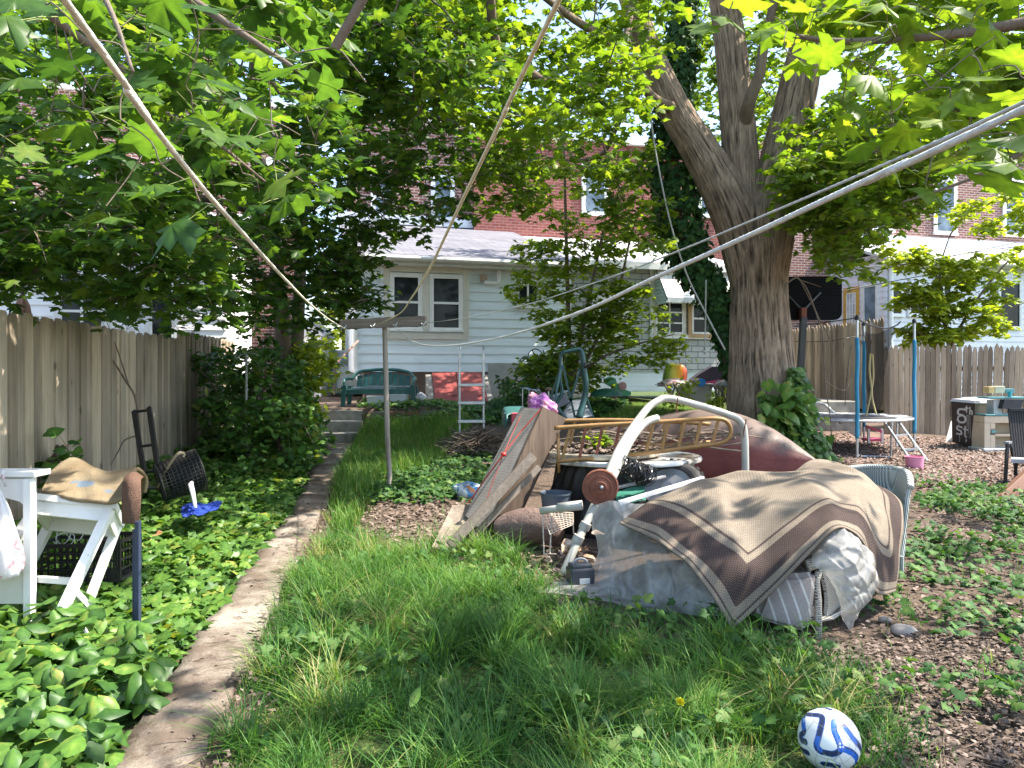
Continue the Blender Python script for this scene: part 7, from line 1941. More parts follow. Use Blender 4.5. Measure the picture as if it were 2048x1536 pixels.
    # outdoor rug
    CT = [[(1465, 1262, 3.96), (1550, 1178, 3.96), (1622, 1102, 4.0), (1685, 1050, 4.05), (1732, 1090, 4.12), (1752, 1183, 4.2), (1790, 1184, 4.5)],
          [(1408, 1172, 4.08), (1502, 1108, 4.14), (1580, 1048, 4.22), (1650, 1002, 4.32), (1712, 1022, 4.4), (1766, 1092, 4.45), (1806, 1112, 4.65)],
          [(1350, 1108, 4.25), (1438, 1060, 4.35), (1518, 1005, 4.5), (1606, 970, 4.65), (1690, 968, 4.75), (1756, 1012, 4.75), (1812, 1050, 4.85)],
          [(1292, 1072, 4.45), (1374, 1012, 4.65), (1462, 968, 4.9), (1560, 962, 5.0), (1658, 938, 5.2), (1735, 958, 5.2), (1806, 1008, 5.15)],
          [(1238, 1046, 4.65), (1303, 1000, 4.95), (1388, 964, 5.2), (1470, 944, 5.3), (1572, 950, 5.4), (1640, 920, 5.6), (1772, 975, 5.5)],
          [(1262, 1062, 5.0), (1330, 1030, 5.3), (1400, 1000, 5.5), (1480, 985, 5.6), (1580, 978, 5.75), (1690, 925, 5.95), (1775, 985, 5.9)]]
    nu, nv = 14, 14
    g = surf(CT, nu, nv, 0.0)
    rg = np.random.default_rng(4); ph = rg.uniform(0, 6, 8)
    H, W_ = len(g), len(g[0])
    for i in range(H):
        for j in range(W_):
            p = g[i][j]; u = j / (W_ - 1); w_ = i / (H - 1)
            d = 0.018 * math.sin(9 * u + 5 * w_ + ph[0] + 1.5 * math.sin(6 * w_)) + 0.012 * math.sin(17 * u - 8 * w_ + ph[1]) + 0.006 * math.sin(31 * u + 23 * w_ + ph[2])
            for (u0, w0, u1, w1, am, sg) in ((0.44, 1.0, 0.10, 0.15, 0.055, 0.05), (0.50, 0.95, 0.52, 0.0, 0.045, 0.045), (0.86, 0.9, 0.60, 0.0, 0.05, 0.05), (0.75, 0.85, 0.93, 0.1, 0.04, 0.04), (0.2, 0.9, 0.0, 0.5, 0.03, 0.03), (0.62, 0.6, 0.3, 0.35, 0.03, 0.04)):
                tt = min(1, max(0, ((u - u0) * (u1 - u0) + (w_ - w0) * (w1 - w0)) / ((u1 - u0) ** 2 + (w1 - w0) ** 2))); ds = math.hypot(u - u0 - tt * (u1 - u0), w_ - w0 - tt * (w1 - w0)); d += 0.6 * am * math.exp(-ds / sg) * min(1, 0.4 + w_ * 2) - am * 0.35 * math.exp(-((ds - 0.09) / 0.05) ** 2)
            g[i][j] = p + Vector((0.15, -0.75, 0.55)) * d
    mb = MB(); mb.grid(g)
    m, nt, b = _nt('bordered_outdoor_rug')
    at = N(nt, 'ShaderNodeAttribute'); at.attribute_name = 'edge'; e = at.outputs['Fac']
    uvn = N(nt, 'ShaderNodeUVMap'); uvn.uv_map = 'UVMap'
    ck = N(nt, 'ShaderNodeTexBrick'); ck.inputs['Scale'].default_value = 1; ck.inputs['Brick Width'].default_value = 0.016; ck.inputs['Row Height'].default_value = 0.009; ck.inputs['Mortar Size'].default_value = 0.0016; L(nt, uvn.outputs[0], ck.inputs['Vector'])
    ck.inputs['Color1'].default_value = (0.275, 0.243, 0.20, 1); ck.inputs['Color2'].default_value = (0.235, 0.205, 0.167, 1); ck.inputs['Mortar'].default_value = (0.13, 0.10, 0.075, 1)
    ck2 = N(nt, 'ShaderNodeTexBrick'); ck2.inputs['Scale'].default_value = 1; ck2.inputs['Brick Width'].default_value = 0.016; ck2.inputs['Row Height'].default_value = 0.009; ck2.inputs['Mortar Size'].default_value = 0.0012; L(nt, uvn.outputs[0], ck2.inputs['Vector'])
    ck2.inputs['Color1'].default_value = (0.040, 0.028, 0.027, 1); ck2.inputs['Color2'].default_value = (0.028, 0.020, 0.020, 1); ck2.inputs['Mortar'].default_value = (0.11, 0.085, 0.075, 1)
    stops = [(0.0, 0), (0.035, 0), (0.036, 1), (0.050, 1), (0.051, 0), (0.095, 0), (0.096, 1), (0.235, 1), (0.236, 0), (0.275, 0), (0.276, 1), (0.292, 1), (0.293, 0)]
    mask = ramp(nt, e, [(p_, v_) for p_, v_ in stops])
    col = mix(nt, mask, ck.outputs['Color'], ck2.outputs['Color'])
    v = coords(nt); col = mix(nt, 1.0, col, ramp(nt, noise(nt, v, 3.5, 6, 0.65), [(0.3, (0.78, 0.75, 0.72)), (0.7, (1.1, 1.08, 1.05))]), 'MULTIPLY')
    L(nt, col, b.inputs['Base Color']); b.inputs['Roughness'].default_value = 0.95; b.inputs['Specular IOR Level'].default_value = 0.1; bump(nt, b, ck.outputs['Fac'], -0.6, 0.006)
    Lu, Lv = 1.75, 1.35
    o = mb.top('outdoor_rug', m, 'beige woven outdoor rug with a dark brown border draped over the wicker sofa', 'rug', smooth=True)
    me = o.data
    ev = []; uvs = []
    for i in range(H):
        for j in range(W_):
            u, w_ = j / (W_ - 1) * Lu, i / (H - 1) * Lv; ev.append(min(u, w_, Lu - u + 0.06, 9)); uvs.append((u, w_))
    a_ = me.attributes.new('edge', 'FLOAT', 'POINT'); a_.data.foreach_set('value', ev)
    ul = me.uv_layers.new(name='UVMap')
    for lp in me.loops: ul.data[lp.index].uv = uvs[lp.vertex_index]
    md = o.modifiers.new('thickness', 'SOLIDIFY'); md.thickness = 0.008; md.offset = -1
    # clear plastic sheeting
    pm, nt, b = _nt('cloudy_clear_plastic'); v = coords(nt); f = noise(nt, v, 7, 6, 0.65, 0.8)
    L(nt, ramp(nt, f, [(0.3, (0.46, 0.45, 0.43)), (0.7, (0.74, 0.73, 0.70))]), b.inputs['Base Color']); b.inputs['Roughness'].default_value = 0.14; b.inputs['Specular IOR Level'].default_value = 0.6
    tr = N(nt, 'ShaderNodeBsdfTransparent'); tr.inputs[0].default_value = (0.9, 0.9, 0.88, 1); tl = N(nt, 'ShaderNodeBsdfTranslucent'); tl.inputs[0].default_value = (0.7, 0.69, 0.66, 1)
    m1 = N(nt, 'ShaderNodeMixShader'); m1.inputs[0].default_value = 0.3; L(nt, b.outputs[0], m1.inputs[1]); L(nt, tl.outputs[0], m1.inputs[2])
    m2 = N(nt, 'ShaderNodeMixShader'); L(nt, ramp(nt, f, [(0.3, 0.62), (0.7, 0.3)]), m2.inputs[0]); L(nt, m1.outputs[0], m2.inputs[1]); L(nt, tr.outputs[0], m2.inputs[2]); L(nt, m2.outputs[0], nt.nodes['Material Output'].inputs[0]); rn = N(nt, 'ShaderNodeTexNoise'); rn.noise_type = 'RIDGED_MULTIFRACTAL'; rn.inputs['Scale'].default_value = 5; rn.inputs['Distortion'].default_value = 1.2; L(nt, v, rn.inputs['Vector']); bump(nt, b, rn.outputs['Fac'], 0.9, 0.03)
    g = surf([[(1192, 1008, 5.25), (1230, 1003, 5.15), (1290, 1008, 5.05), (1380, 1035, 4.85), (1465, 1095, 4.5)],
              [(1182, 1050, 5.2), (1222, 1058, 5.0), (1290, 1072, 4.75), (1370, 1110, 4.5), (1452, 1160, 4.3)],
              [(1195, 1110, 5.05), (1218, 1128, 4.88), (1290, 1150, 4.6), (1370, 1180, 4.4), (1452, 1203, 4.25)],
              [(1135, 1182, 4.95), (1205, 1186, 4.75), (1285, 1200, 4.55), (1370, 1214, 4.35), (1452, 1224, 4.25)],
              [(1066, 1214, 4.72), (1190, 1228, 4.58), (1290, 1245, 4.42), (1380, 1250, 4.35), (1455, 1243, 4.3)]], 26, 22, 0.02, 8, 10)
    for r_ in g:
        for i, p in enumerate(r_):
            z = gzf(p.x, p.y) + 0.03
            if p.z < z: r_[i] = Vector((p.x, p.y, z))
    mb = MB(); mb.grid(g); mb.top('plastic_sheet', pm, 'cloudy clear plastic sheet spilling from under the left corner of the outdoor rug', 'plastic sheet', smooth=True)
    g = surf([[(1628, 1092, 4.12), (1662, 1062, 4.1), (1700, 1064, 4.1), (1738, 1095, 4.18)],
              [(1625, 1128, 4.0), (1665, 1115, 3.96), (1710, 1112, 3.96), (1755, 1130, 4.1)],
              [(1655, 1152, 3.98), (1684, 1165, 3.93), (1716, 1165, 3.93), (1755, 1162, 4.06)],
              [(1675, 1192, 3.98), (1690, 1202, 3.93), (1716, 1205, 3.93), (1745, 1195, 4.02)],
              [(1684, 1225, 3.98), (1691, 1250, 3.96), (1702, 1258, 3.96), (1716, 1228, 3.98)]], 20, 20, 0.011, 5, 16)
    mb = MB(); mb.grid(g); mb.top('plastic_sheet', pm, 'clear plastic bag bulging out over the right arm of the wicker sofa', 'plastic sheet', smooth=True)
    # grey-green wicker chair behind at the right
    gw, nt, b = _nt('sage_wicker'); v = coords(nt); wv = N(nt, 'ShaderNodeTexWave'); wv.inputs['Scale'].default_value = 28; wv.bands_direction = 'X'; L(nt, v, wv.inputs['Vector']); L(nt, ramp(nt, wv.outputs['Fac'], [(0.0, (0.30, 0.34, 0.31)), (0.5, (0.52, 0.57, 0.54))]), b.inputs['Base Color']); b.inputs['Roughness'].default_value = 0.5; bump(nt, b, wv.outputs['Fac'], 0.8, 0.01)
    t = thing('wicker_chair', 'pale sage wicker chair back showing behind the right end of the rug', 'chair', GP(1808, 1118))
    mb = MB(); mb.grid(surf([[(1690, 940, 6.0), (1740, 936, 5.95), (1790, 940, 5.75), (1814, 950, 5.45), (1818, 975, 5.3)], [(1690, 970, 6.0), (1740, 965, 5.95), (1788, 972, 5.75), (1811, 985, 5.4), (1814, 1005, 5.28)], [(1690, 1030, 5.95), (1740, 1030, 5.9), (1786, 1040, 5.7), (1806, 1050, 5.35), (1808, 1060, 5.25)], [(1690, 1090, 5.9), (1740, 1090, 5.85), (1784, 1100, 5.6), (1802, 1108, 5.3), (1804, 1115, 5.2)]], 6, 6)); mb.build('backrest', gw, t, smooth=True, solid=0.035)
    mb = MB(); tp(mb, [(1690, 938, 6.0), (1740, 934, 5.95), (1792, 938, 5.75), (1816, 948, 5.45), (1821, 976, 5.29)], 0.024, 10); mb.build('top_rim', gw, t, smooth=True)
    MB().hexa([P(1690, 1095, 5.9), P(1800, 1112, 5.2), P(1760, 1150, 4.95), P(1650, 1110, 5.6)], [P(1690, 1070, 5.9), P(1800, 1087, 5.2), P(1760, 1122, 4.95), P(1650, 1085, 5.6)]).build('seat', gw, t)
    for q in ((1803, 1112, 5.2), (1700, 1100, 5.85)):
        p = P(*q); MB().tube([p, (p.x, p.y, gzf(p.x, p.y) - 0.01)], 0.018, 8).build('leg', gw, t)


sofa()


# ------------------------------------------------------------------ ball and dandelion
def ball():
    c = P(1658, 1479, 2.76); c.z = max(c.z, gzf(c.x, c.y) + 0.108)
    def path_d(p, pts): return min((p - q).length for q in pts)
    def dirpx(px, py):
        # direction on the ball seen at this pixel
        X = (px - 1658) / 59.0; Z = -(py - 1479) / 59.0; r2 = min(0.98, X * X + Z * Z)
        v = Vector((X, -math.sqrt(1 - r2), Z)).normalized()
        f = (c - Vector((0, 0, CZ))).normalized(); r = f.cross(Vector((0, 0, 1))).normalized(); u = r.cross(f)
        return (r * X + u * Z - f * math.sqrt(1 - r2)).normalized()
    S = 200 / 2048.0
    def crv(pts, n=14): return [p.normalized() for p in smoothpts([dirpx(1580 + a * S, 1400 + b_ * S) for a, b_ in pts], n)]
    wide = [crv([(235, 430), (330, 420), (480, 400), (640, 400), (672, 470), (650, 600), (610, 780), (570, 960), (620, 1040), (740, 1060), (850, 1060), (960, 1010), (1010, 930), (960, 780), (900, 640), (890, 500), (930, 450), (1020, 470), (1140, 590), (1270, 740), (1390, 900)]),
            crv([(1010, 930), (1110, 940), (1230, 980), (1310, 1080), (1290, 1200), (1240, 1260)]), crv([(300, 430), (310, 560), (320, 680), (330, 760), (260, 830), (280, 900), (360, 930)]), crv([(470, 250), (640, 222), (820, 240)]), crv([(215, 1050), (300, 1090), (400, 1120)]), crv([(700, 1270), (820, 1260), (960, 1270)])]
    blue = [crv([(300, 500), (325, 580), (320, 680)]), crv([(930, 680), (960, 760), (1010, 860), (1040, 920), (1000, 960)]), crv([(1100, 560), (1220, 690), (1290, 780)]), crv([(1080, 950), (1200, 980), (1290, 1060), (1300, 1180)]), crv([(600, 820), (580, 930), (640, 1030)]), crv([(890, 640), (885, 520), (930, 440)])]
    tri = [dirpx(1580 + a * S, 1400 + b_ * S) for a, b_ in ((1000, 850), (1000, 910), (1055, 900), (325, 505), (355, 505), (325, 550))]
    bm = bmesh.new(); bmesh.ops.create_icosphere(bm, subdivisions=7, radius=0.11)
    me = D.meshes.new('soccer_ball'); bm.to_mesh(me); bm.free()
    co = np.zeros(len(me.vertices) * 3, dtype=np.float32); me.vertices.foreach_get('co', co); co = co.reshape(-1, 3); u = co / np.linalg.norm(co, axis=1, keepdims=True)
    def dist(lines):
        q = np.array([tuple(p) for l_ in lines for p in l_]); return np.min(np.arccos(np.clip(u @ q.T, -1, 1)), axis=1)
    dw, db_ = dist(wide), dist(blue); dt = np.min(np.arccos(np.clip(u @ np.array([tuple(p) for p in tri]).T, -1, 1)), axis=1)
    colr = np.tile(np.array([0.74, 0.73, 0.69, 1.0]), (len(u), 1))
    # mirrored pattern on the far side so that the ball is patterned all round
    u2 = -u
    q = np.array([tuple(p) for l_ in wide for p in l_]); dw2 = np.min(np.arccos(np.clip(u2 @ q.T, -1, 1)), axis=1)
    navy = (np.minimum(dw, dw2) < 0.105); colr[navy, :3] = (0.020, 0.030, 0.085)
    bl = (db_ < 0.075) | ((np.minimum(dw, dw2) < 0.105) & (np.minimum(dw, dw2) > 0.085)); colr[bl, :3] = (0.015, 0.12, 0.50)
    colr[dt < 0.032, :3] = (0.7, 0.72, 0.75)
    ca = me.color_attributes.new('paint', 'FLOAT_COLOR', 'POINT'); ca.data.foreach_set('color', colr.astype(np.float32).ravel())
    me.polygons.foreach_set('use_smooth', np.ones(len(me.polygons), dtype=bool))
    m, nt, b = _nt('printed_ball_skin'); a = N(nt, 'ShaderNodeVertexColor'); a.layer_name = 'paint'; v = coords(nt)
    vo = N(nt, 'ShaderNodeTexVoronoi'); vo.feature = 'DISTANCE_TO_EDGE'; vo.inputs['Scale'].default_value = 13; L(nt, v, vo.inputs['Vector'])
    col = mix(nt, ramp(nt, vo.outputs['Distance'], [(0.012, 0.5), (0.03, 0)]), a.outputs['Color'], (0.22, 0.22, 0.22)); col = mix(nt, ramp(nt, noise(nt, v, 28, 6, 0.7), [(0.58, 0), (0.75, 0.6)]), col, (0.24, 0.20, 0.15))
    L(nt, col, b.inputs['Base Color']); b.inputs['Roughness'].default_value = 0.38; bump(nt, b, noise(nt, v, 220, 2), 0.15, 0.002)
    me.materials.append(m); o = D.objects.new('soccer_ball', me); COL.objects.link(o); o.location = c
    tag(o, 'scuffed white soccer ball with looping blue bands, half sunk in the grass', 'ball')
    # dandelion
    f = P(1360, 1405, 2.78); g = Vector((f.x + 0.008, f.y + 0.03, gzf(f.x, f.y)))
    t = thing('dandelion', 'single yellow dandelion in flower, left of the soccer ball', 'flower', g)
    mb = MB(); mb.tube([g, (g + f) / 2 + Vector((0.006, 0, 0)), f], 0.0022, 6); mb.build('stem', STALK, t)
    rg = np.random.default_rng(1); n = 130; a = rg.uniform(0, 6.28, n); el = rg.uniform(0.05, 1.5, n); d = np.stack([np.cos(a) * np.cos(el), np.sin(a) * np.cos(el), np.sin(el)], 1); d = d @ np.array(Matrix.Rotation(0.5, 3, 'X')).T
    nr = np.cross(d, rg.normal(0, 1, (n, 3))); tm = (np.array([(-0.12, 0, 0), (0.12, 0, 0), (0.14, 0.9, 0), (0, 1, 0), (-0.14, 0.9, 0)]), np.array([(0, 1, 2), (0, 2, 3), (0, 3, 4)]))
    V, Fc, r_ = leaves(tm, np.tile(np.array(f), (n, 1)), frames(n, nr, d, rg), rg.uniform(0.014, 0.021, n), np.full(n, 0.5))
    npmesh('petal_head', V, Fc, r_, M('dandelion_yellow', (0.88, 0.80, 0.03), (0.86, 0.74, 0.03), 60, 0.6), t)
    # broad dock leaves low in the grass
    rg = np.random.default_rng(12); spec = [(965, 1365, 2.9, 0.17), (990, 1350, 3.0, 0.13), (900, 1415, 2.75, 0.15), (820, 1330, 3.1, 0.12), (1130, 1430, 2.7, 0.13), (1200, 1510, 2.5, 0.14), (660, 1260, 3.6, 0.14), (700, 1240, 3.7, 0.12), (750, 1390, 2.8, 0.12), (1010, 1300, 3.3, 0.10), (1090, 1290, 3.4, 0.14), (1120, 1330, 3.2, 0.13), (1885, 1480, 2.8, 0.13), (1830, 1420, 3.0, 0.12), (1880, 1160, 5.0, 0.2), (1900, 1180, 4.9, 0.15), (1520, 1310, 3.6, 0.16), (1550, 1290, 3.8, 0.15), (1180, 1500, 2.55, 0.12), (535, 1215, 3.75, 0.12)]
    p = np.array([tuple(P(a_, b_, c_)) for a_, b_, c_, _ in spec]); n = len(p); n = 4; p = p[:n]; spec = spec[:n]; p[:, 2] = np.maximum(p[:, 2], gz(p[:, 0], p[:, 1]) + 0.08); p[:, 2] = np.minimum(p[:, 2], gz(p[:, 0], p[:, 1]) + 0.16)
    nrm = np.stack([rg.normal(0, .4, n), -0.7 + rg.normal(0, .3, n), np.ones(n)], 1); dr = np.stack([rg.normal(0.2, .6, n), rg.normal(.3, .4, n), 0.6 + rg.normal(0, .3, n)], 1)
    V, Fc, r_ = leaves((OVAL[0] * np.array([0.75, 1, 1]), OVAL[1]), p - np.array([0, 0, 0.085]), frames(n, nrm, dr, rg), np.array([s_[3] for s_ in spec]) * 0.8, np.clip(rg.normal(0.75, .2, n), 0, 1))
    tag(npmesh('dock_weed', V, Fc, r_, IVYM_MAT), 'broad pale dock leaves standing in the long grass', 'weeds', kind='stuff')


ball()


# ------------------------------------------------------------------ in front of the houses
def by_the_house():
    # steps
    mb = MB(); wl, wr = -3.75, -2.72
    tops = [0.44, 0.625, 0.81]; ys = [13.0, 13.32, 13.64]
    mb.r = 0.5
    for i, (z, y) in enumerate(zip(tops, ys)): mb.rbox(((wl + wr) / 2 - 0.012 * i, (y + 14.3) / 2, (z + 0.1) / 2), (wr - wl - 0.02 * i, 14.3 - y, z - 0.1), 0.015)
    mb.top('concrete_steps', CONCRETE, 'three mossy concrete steps at the end of the path', 'steps')
    mb = MB(); rust = M('rusty_rail_paint', (0.30, 0.20, 0.15), (0.2, 0.11, 0.08), 14, 0.7); tp(mb, [(668, 790, 13.6), (669, 733, 13.6), (673, 726, 13.65), (716, 682, 15.3)], 0.022, 8, smooth=False); mb.top('handrail', rust, 'rusty bent handrail rising beside the concrete steps', 'handrail')
    # brick edging
    mb = MB(); rg = random.Random(3)
    for row in range(2, 4):
        x = -2.68 + (0.1 if row % 2 else 0)
        while x < -1.05:
            w_ = rg.uniform(0.20, 0.32); mb.r = rg.random()
            mb.rbox((x + w_ / 2, 13.62 + rg.uniform(-.03, .03) + 0.02 * row, 0.50 + 0.085 * row + rg.uniform(-.01, .01)), (w_ - 0.015, 0.16, 0.078), 0.012, Matrix.Rotation(rg.uniform(-.08, .08), 3, 'Z')); x += w_
    m, nt, b = _nt('mixed_old_bricks'); a = N(nt, 'ShaderNodeAttribute'); a.attribute_name = 'rnd'; v = coords(nt)
    col = ramp(nt, a.outputs['Fac'], [(0, (0.16, 0.075, 0.06)), (0.4, (0.25, 0.11, 0.08)), (0.7, (0.24, 0.21, 0.17)), (1, (0.17, 0.14, 0.11))]); col = mix(nt, ramp(nt, noise(nt, v, 12, 6), [(0.45, 0), (0.7, .7)]), col, (0.08, 0.075, 0.05)); L(nt, col, b.inputs['Base Color']); b.inputs['Roughness'].default_value = 0.95
    mb.top('brick_edging', m, 'low loose edging of old red and grey bricks below the bench', 'brick edging')
    # resin bench
    t = thing('garden_bench', 'dark green moulded resin garden bench against the clapboard house', 'bench', GP(762, 818)); Y = 14.35
    def bx(px): return P(px, 0, Y).x
    zf = gzf(-2.6, 14.3); zs = P(0, 778, Y - .2).z; zt = P(0, 740, Y + .3).z
    xl, xr = bx(692), bx(832)
    mb = MB(); mb.rbox(((xl + xr) / 2, Y - 0.02, zs - 0.02), (xr - xl - 0.16, 0.5, 0.04), 0.015); mb.rbox(((xl + xr) / 2, Y - 0.27, zs - 0.05), (xr - xl - 0.1, 0.03, 0.10), 0.012); mb.build('seat', GREEN_PLASTIC, t)
    n = 9; w_ = (xr - xl - 0.30) / n
    for i in range(n):
        x = xl + 0.15 + w_ * (i + 0.5); hh = zt - 0.015 * abs(i - 4) ** 1.2
        MB().hexa([(x - w_ * 0.44, Y + 0.2, zs - 0.01), (x + w_ * 0.44, Y + 0.2, zs - 0.01), (x + w_ * 0.44, Y + 0.225, zs - 0.01), (x - w_ * 0.44, Y + 0.225, zs - 0.01)], [(x - w_ * 0.44, Y + 0.32, hh - 0.03), (x + w_ * 0.44, Y + 0.32, hh - 0.03), (x + w_ * 0.44, Y + 0.345, hh - 0.03), (x - w_ * 0.44, Y + 0.345, hh - 0.03)]).build('back_slat', GREEN_PLASTIC, t)
    mb = MB(); xm = (xl + xr) / 2; mb.tube(smoothpts([(xl + 0.06, Y + 0.22, zs + 0.18), (xl + 0.16, Y + 0.30, zt - 0.06), (xm - 0.3, Y + 0.335, zt - 0.005), (xm, Y + 0.34, zt + 0.01), (xm + 0.3, Y + 0.335, zt - 0.005), (xr - 0.16, Y + 0.30, zt - 0.06), (xr - 0.06, Y + 0.22, zs + 0.18)], 6), 0.034, 10); mb.build('top_rail', GREEN_PLASTIC, t, smooth=True)
    for x, s_ in ((xl, 1), (xr, -1)):
        mb = MB(); mb.tube(smoothpts([(x + 0.06 * s_, Y + 0.24, zs + 0.2), (x + 0.01 * s_, Y - 0.05, zs + 0.19), (x + 0.01 * s_, Y - 0.24, zs + 0.16), (x + 0.03 * s_, Y - 0.3, zs + 0.05)], 6), 0.036, 10); mb.build('armrest', GREEN_PLASTIC, t, smooth=True)
        for yy, tx in ((Y - 0.28, 0.03), (Y + 0.24, 0.05)):
            MB().hexa([(x + 0.0 * s_ - .035, yy - 0.03, zf - 0.02), (x + .035, yy - 0.03, zf - 0.02), (x + .035, yy + 0.03, zf - 0.02), (x - .035, yy + 0.03, zf - 0.02)], [(x + tx * s_ - .05, yy - 0.03, zs + 0.06), (x + tx * s_ + .05, yy - 0.03, zs + 0.06), (x + tx * s_ + .05, yy + 0.03, zs + 0.06), (x + tx * s_ - .05, yy + 0.03, zs + 0.06)]).build('leg', GREEN_PLASTIC, t)
    mb = MB(); mb.box((xm - 0.12, Y - 0.05, zs + 0.018), (0.85, 0.3, 0.03), Matrix.Rotation(0.05, 3, 'Z')); mb.box((xm + 0.15, Y - 0.08, zs + 0.046), (0.8, 0.22, 0.022), Matrix.Rotation(-0.06, 3, 'Z')); mb.top('flat_boards', M('blue_grey_boards', (0.30, 0.34, 0.38), (0.2, 0.23, 0.26), 4, 0.6), 'flat blue-grey boards stacked on the seat of the green bench', 'boards')
    binm = M('grey_white_plastic', (0.60, 0.63, 0.68), (0.5, 0.53, 0.58), 4, 0.4)
    for px, py, w_, lab in ((755, 818, 0.36, 'left white plastic bin under the green bench'), (798, 815, 0.32, 'right white plastic bin with a lid under the green bench')):
        c = P(px, py, 14.15); c.z = gzf(c.x, 14.15); a, b_ = w_ / 2 * 0.86, w_ / 2; h = 0.2
        t2 = thing('storage_bin', lab, 'bin', c)
        MB().hexa([c + Vector((-a, -.12, 0)), c + Vector((a, -.12, 0)), c + Vector((a, .12, 0)), c + Vector((-a, .12, 0))], [c + Vector((-b_, -.14, h)), c + Vector((b_, -.14, h)), c + Vector((b_, .14, h)), c + Vector((-b_, .14, h))]).build('tub', binm, t2)
        MB().rbox(c + Vector((0, 0, h + 0.012)), (w_ + 0.02, 0.30, 0.022), 0.008).build('rim', binm, t2)
    mb = MB()
    for (px, py, r_) in ((842, 795, 0.10), (845, 808, 0.12), (838, 812, 0.09)):
        bm = bmesh.new(); bmesh.ops.create_icosphere(bm, subdivisions=3, radius=r_)
        for v_ in bm.verts: v_.co *= 1 + 0.22 * math.sin(23 * v_.co.x / r_ * .3 + 9 * v_.co.z / r_) * 0.6 + 0.1 * math.sin(17 * v_.co.y / r_)
        mb.frombm(bm, P(px, py, 14.4))
    mb.top('plastic_bags', M('white_bag_film', (0.72, 0.70, 0.70), (0.55, 0.52, 0.52), 9, 0.35), 'crumpled white bags heaped between the green bench and the red cellar door', 'bags', smooth=True)
    # cellar door
    t = thing('cellar_door', 'sloping dull red double cellar door against the clapboard house', 'cellar door', GP(918, 812)); dr = M('dull_red_paint', (0.28, 0.060, 0.052), (0.21, 0.045, 0.04), 5, 0.45, dirt=(0.36, 0.14, 0.12), dlo=0.6, dhi=0.8)
    q = lambda px, py, Y_: P(px, py, Y_)
    for a, b_, c_, d_ in (((864, 749, 15.9), (911, 748, 16.0), (918, 808, 14.7), (871, 809, 14.65)), ((912.5, 748, 16.0), (962, 748, 16.15), (975, 806, 14.8), (919.5, 808, 14.7))):
        A = [q(*a), q(*b_), q(*c_), q(*d_)]; n = (A[1] - A[0]).cross(A[3] - A[0]).normalized(); n = n if n.z > 0 else -n
        lf = MB().hexa(A, [p + n * 0.04 for p in A]).build('door_leaf', dr, t)
        mid = (A[2] * 0.8 + A[1] * 0.2) * 0.5 + (A[3] * 0.8 + A[0] * 0.2) * 0.5
        MB().bar(mid + n * 0.06 + Vector((0.1, 0, 0)), mid + n * 0.06 + Vector((0.22, 0, 0)), 0.02, 0.02).build('handle', RUST, lf)
    A = [q(864, 749, 15.9), q(871, 809, 14.65), q(871, 818, 14.65), q(864, 800, 15.9)]; MB().hexa([p - Vector((0.14, 0, -0.0)) for p in A], [p - Vector((0.01, 0, 0)) for p in A]).build('side_wall', CONCRETE, t)
    A = [q(963, 749, 16.15), q(976, 807, 14.8), q(976, 818, 14.8), q(963, 800, 16.15)]; MB().hexa([p + Vector((0.01, 0, 0)) for p in A], [p + Vector((0.12, 0, 0)) for p in A]).build('side_wall', CONCRETE, t)
    # pool ladder
    t = thing('pool_ladder', 'aluminium pool ladder with four flat treads standing upright on the grass', 'ladder', GP(944, 906)); Y = 11.75
    for pts in ([(920, 701, Y), (919, 705, Y), (919, 880, Y), (919, 908, Y)], [(967, 701, Y), (967, 705, Y), (967, 870, Y), (968, 893, Y), (976, 908, Y - .05)]):
        mb = MB(); tp(mb, pts, 0.019, 10); mb.build('rail', ALU, t, smooth=True)
    for py in (770, 806, 843, 881):
        a = P(943, py, Y - 0.02); mb = MB(); mb.rbox(a, (0.43, 0.09, 0.045), 0.008); mb.build('tread', ALU, t)
    # brush pile
    mb = MB(); rg = random.Random(8)
    for i in range(330):
        a = rg.uniform(-1, 1); c = Vector((P(945, 0, 11.3).x + a * 0.42, 11.35 + rg.uniform(-.3, .3), 0)); c.z = gzf(c.x, c.y) + rg.uniform(0.02, 0.30) * (1 - a * a * 0.8)
        an = rg.uniform(0, PI); l_ = rg.uniform(0.25, 0.6); d = Vector((math.cos(an), math.sin(an) * 0.7, rg.uniform(-.5, .5))); mb.tube([c - d * l_ / 2, c + Vector((rg.uniform(-.04, .04), rg.uniform(-.04, .04), rg.uniform(-.03, .05))), c + d * l_ / 2], [0.007, 0.006, 0.003] if rg.random() < 0.8 else [0.014, 0.012, 0.008], 4, False)
    tag(mb.build('brush_pile', TWIG), 'heap of dead brown twigs around the foot of the pool ladder', 'brush pile', kind='stuff')
    # scroll trellis
    mb = MB(); Y = 15.4
    for pts in ([(1040, 728, Y), (1042, 718, Y), (1052, 713, Y), (1060, 722, Y), (1058, 727, Y)], [(1055, 725, Y), (1058, 706, Y), (1070, 698, Y), (1082, 704, Y), (1086, 716, Y), (1080, 726, Y), (1070, 722, Y), (1072, 712, Y), (1079, 714, Y)], [(1064, 700, Y), (1072, 716, Y), (1068, 730, Y), (1066, 780, Y)], [(1086, 700, Y), (1090, 720, Y), (1088, 780, Y)], [(1050, 728, Y), (1050, 780, Y)]): tp(mb, pts, 0.012, 6)
    mb.top('scroll_trellis', BLACK_METAL, 'black curled wrought-iron trellis against the clapboard wall, left of the sapling', 'trellis')
    # green swing frame
    t = thing('garden_swing', 'dark green tubular swing frame with hanging straps behind the heap', 'swing frame', P(1140, 838, 10.2)); Y = 10.2; gm = M('dark_green_tube', (0.018, 0.07, 0.065), (0.012, 0.05, 0.045), 6, 0.4)
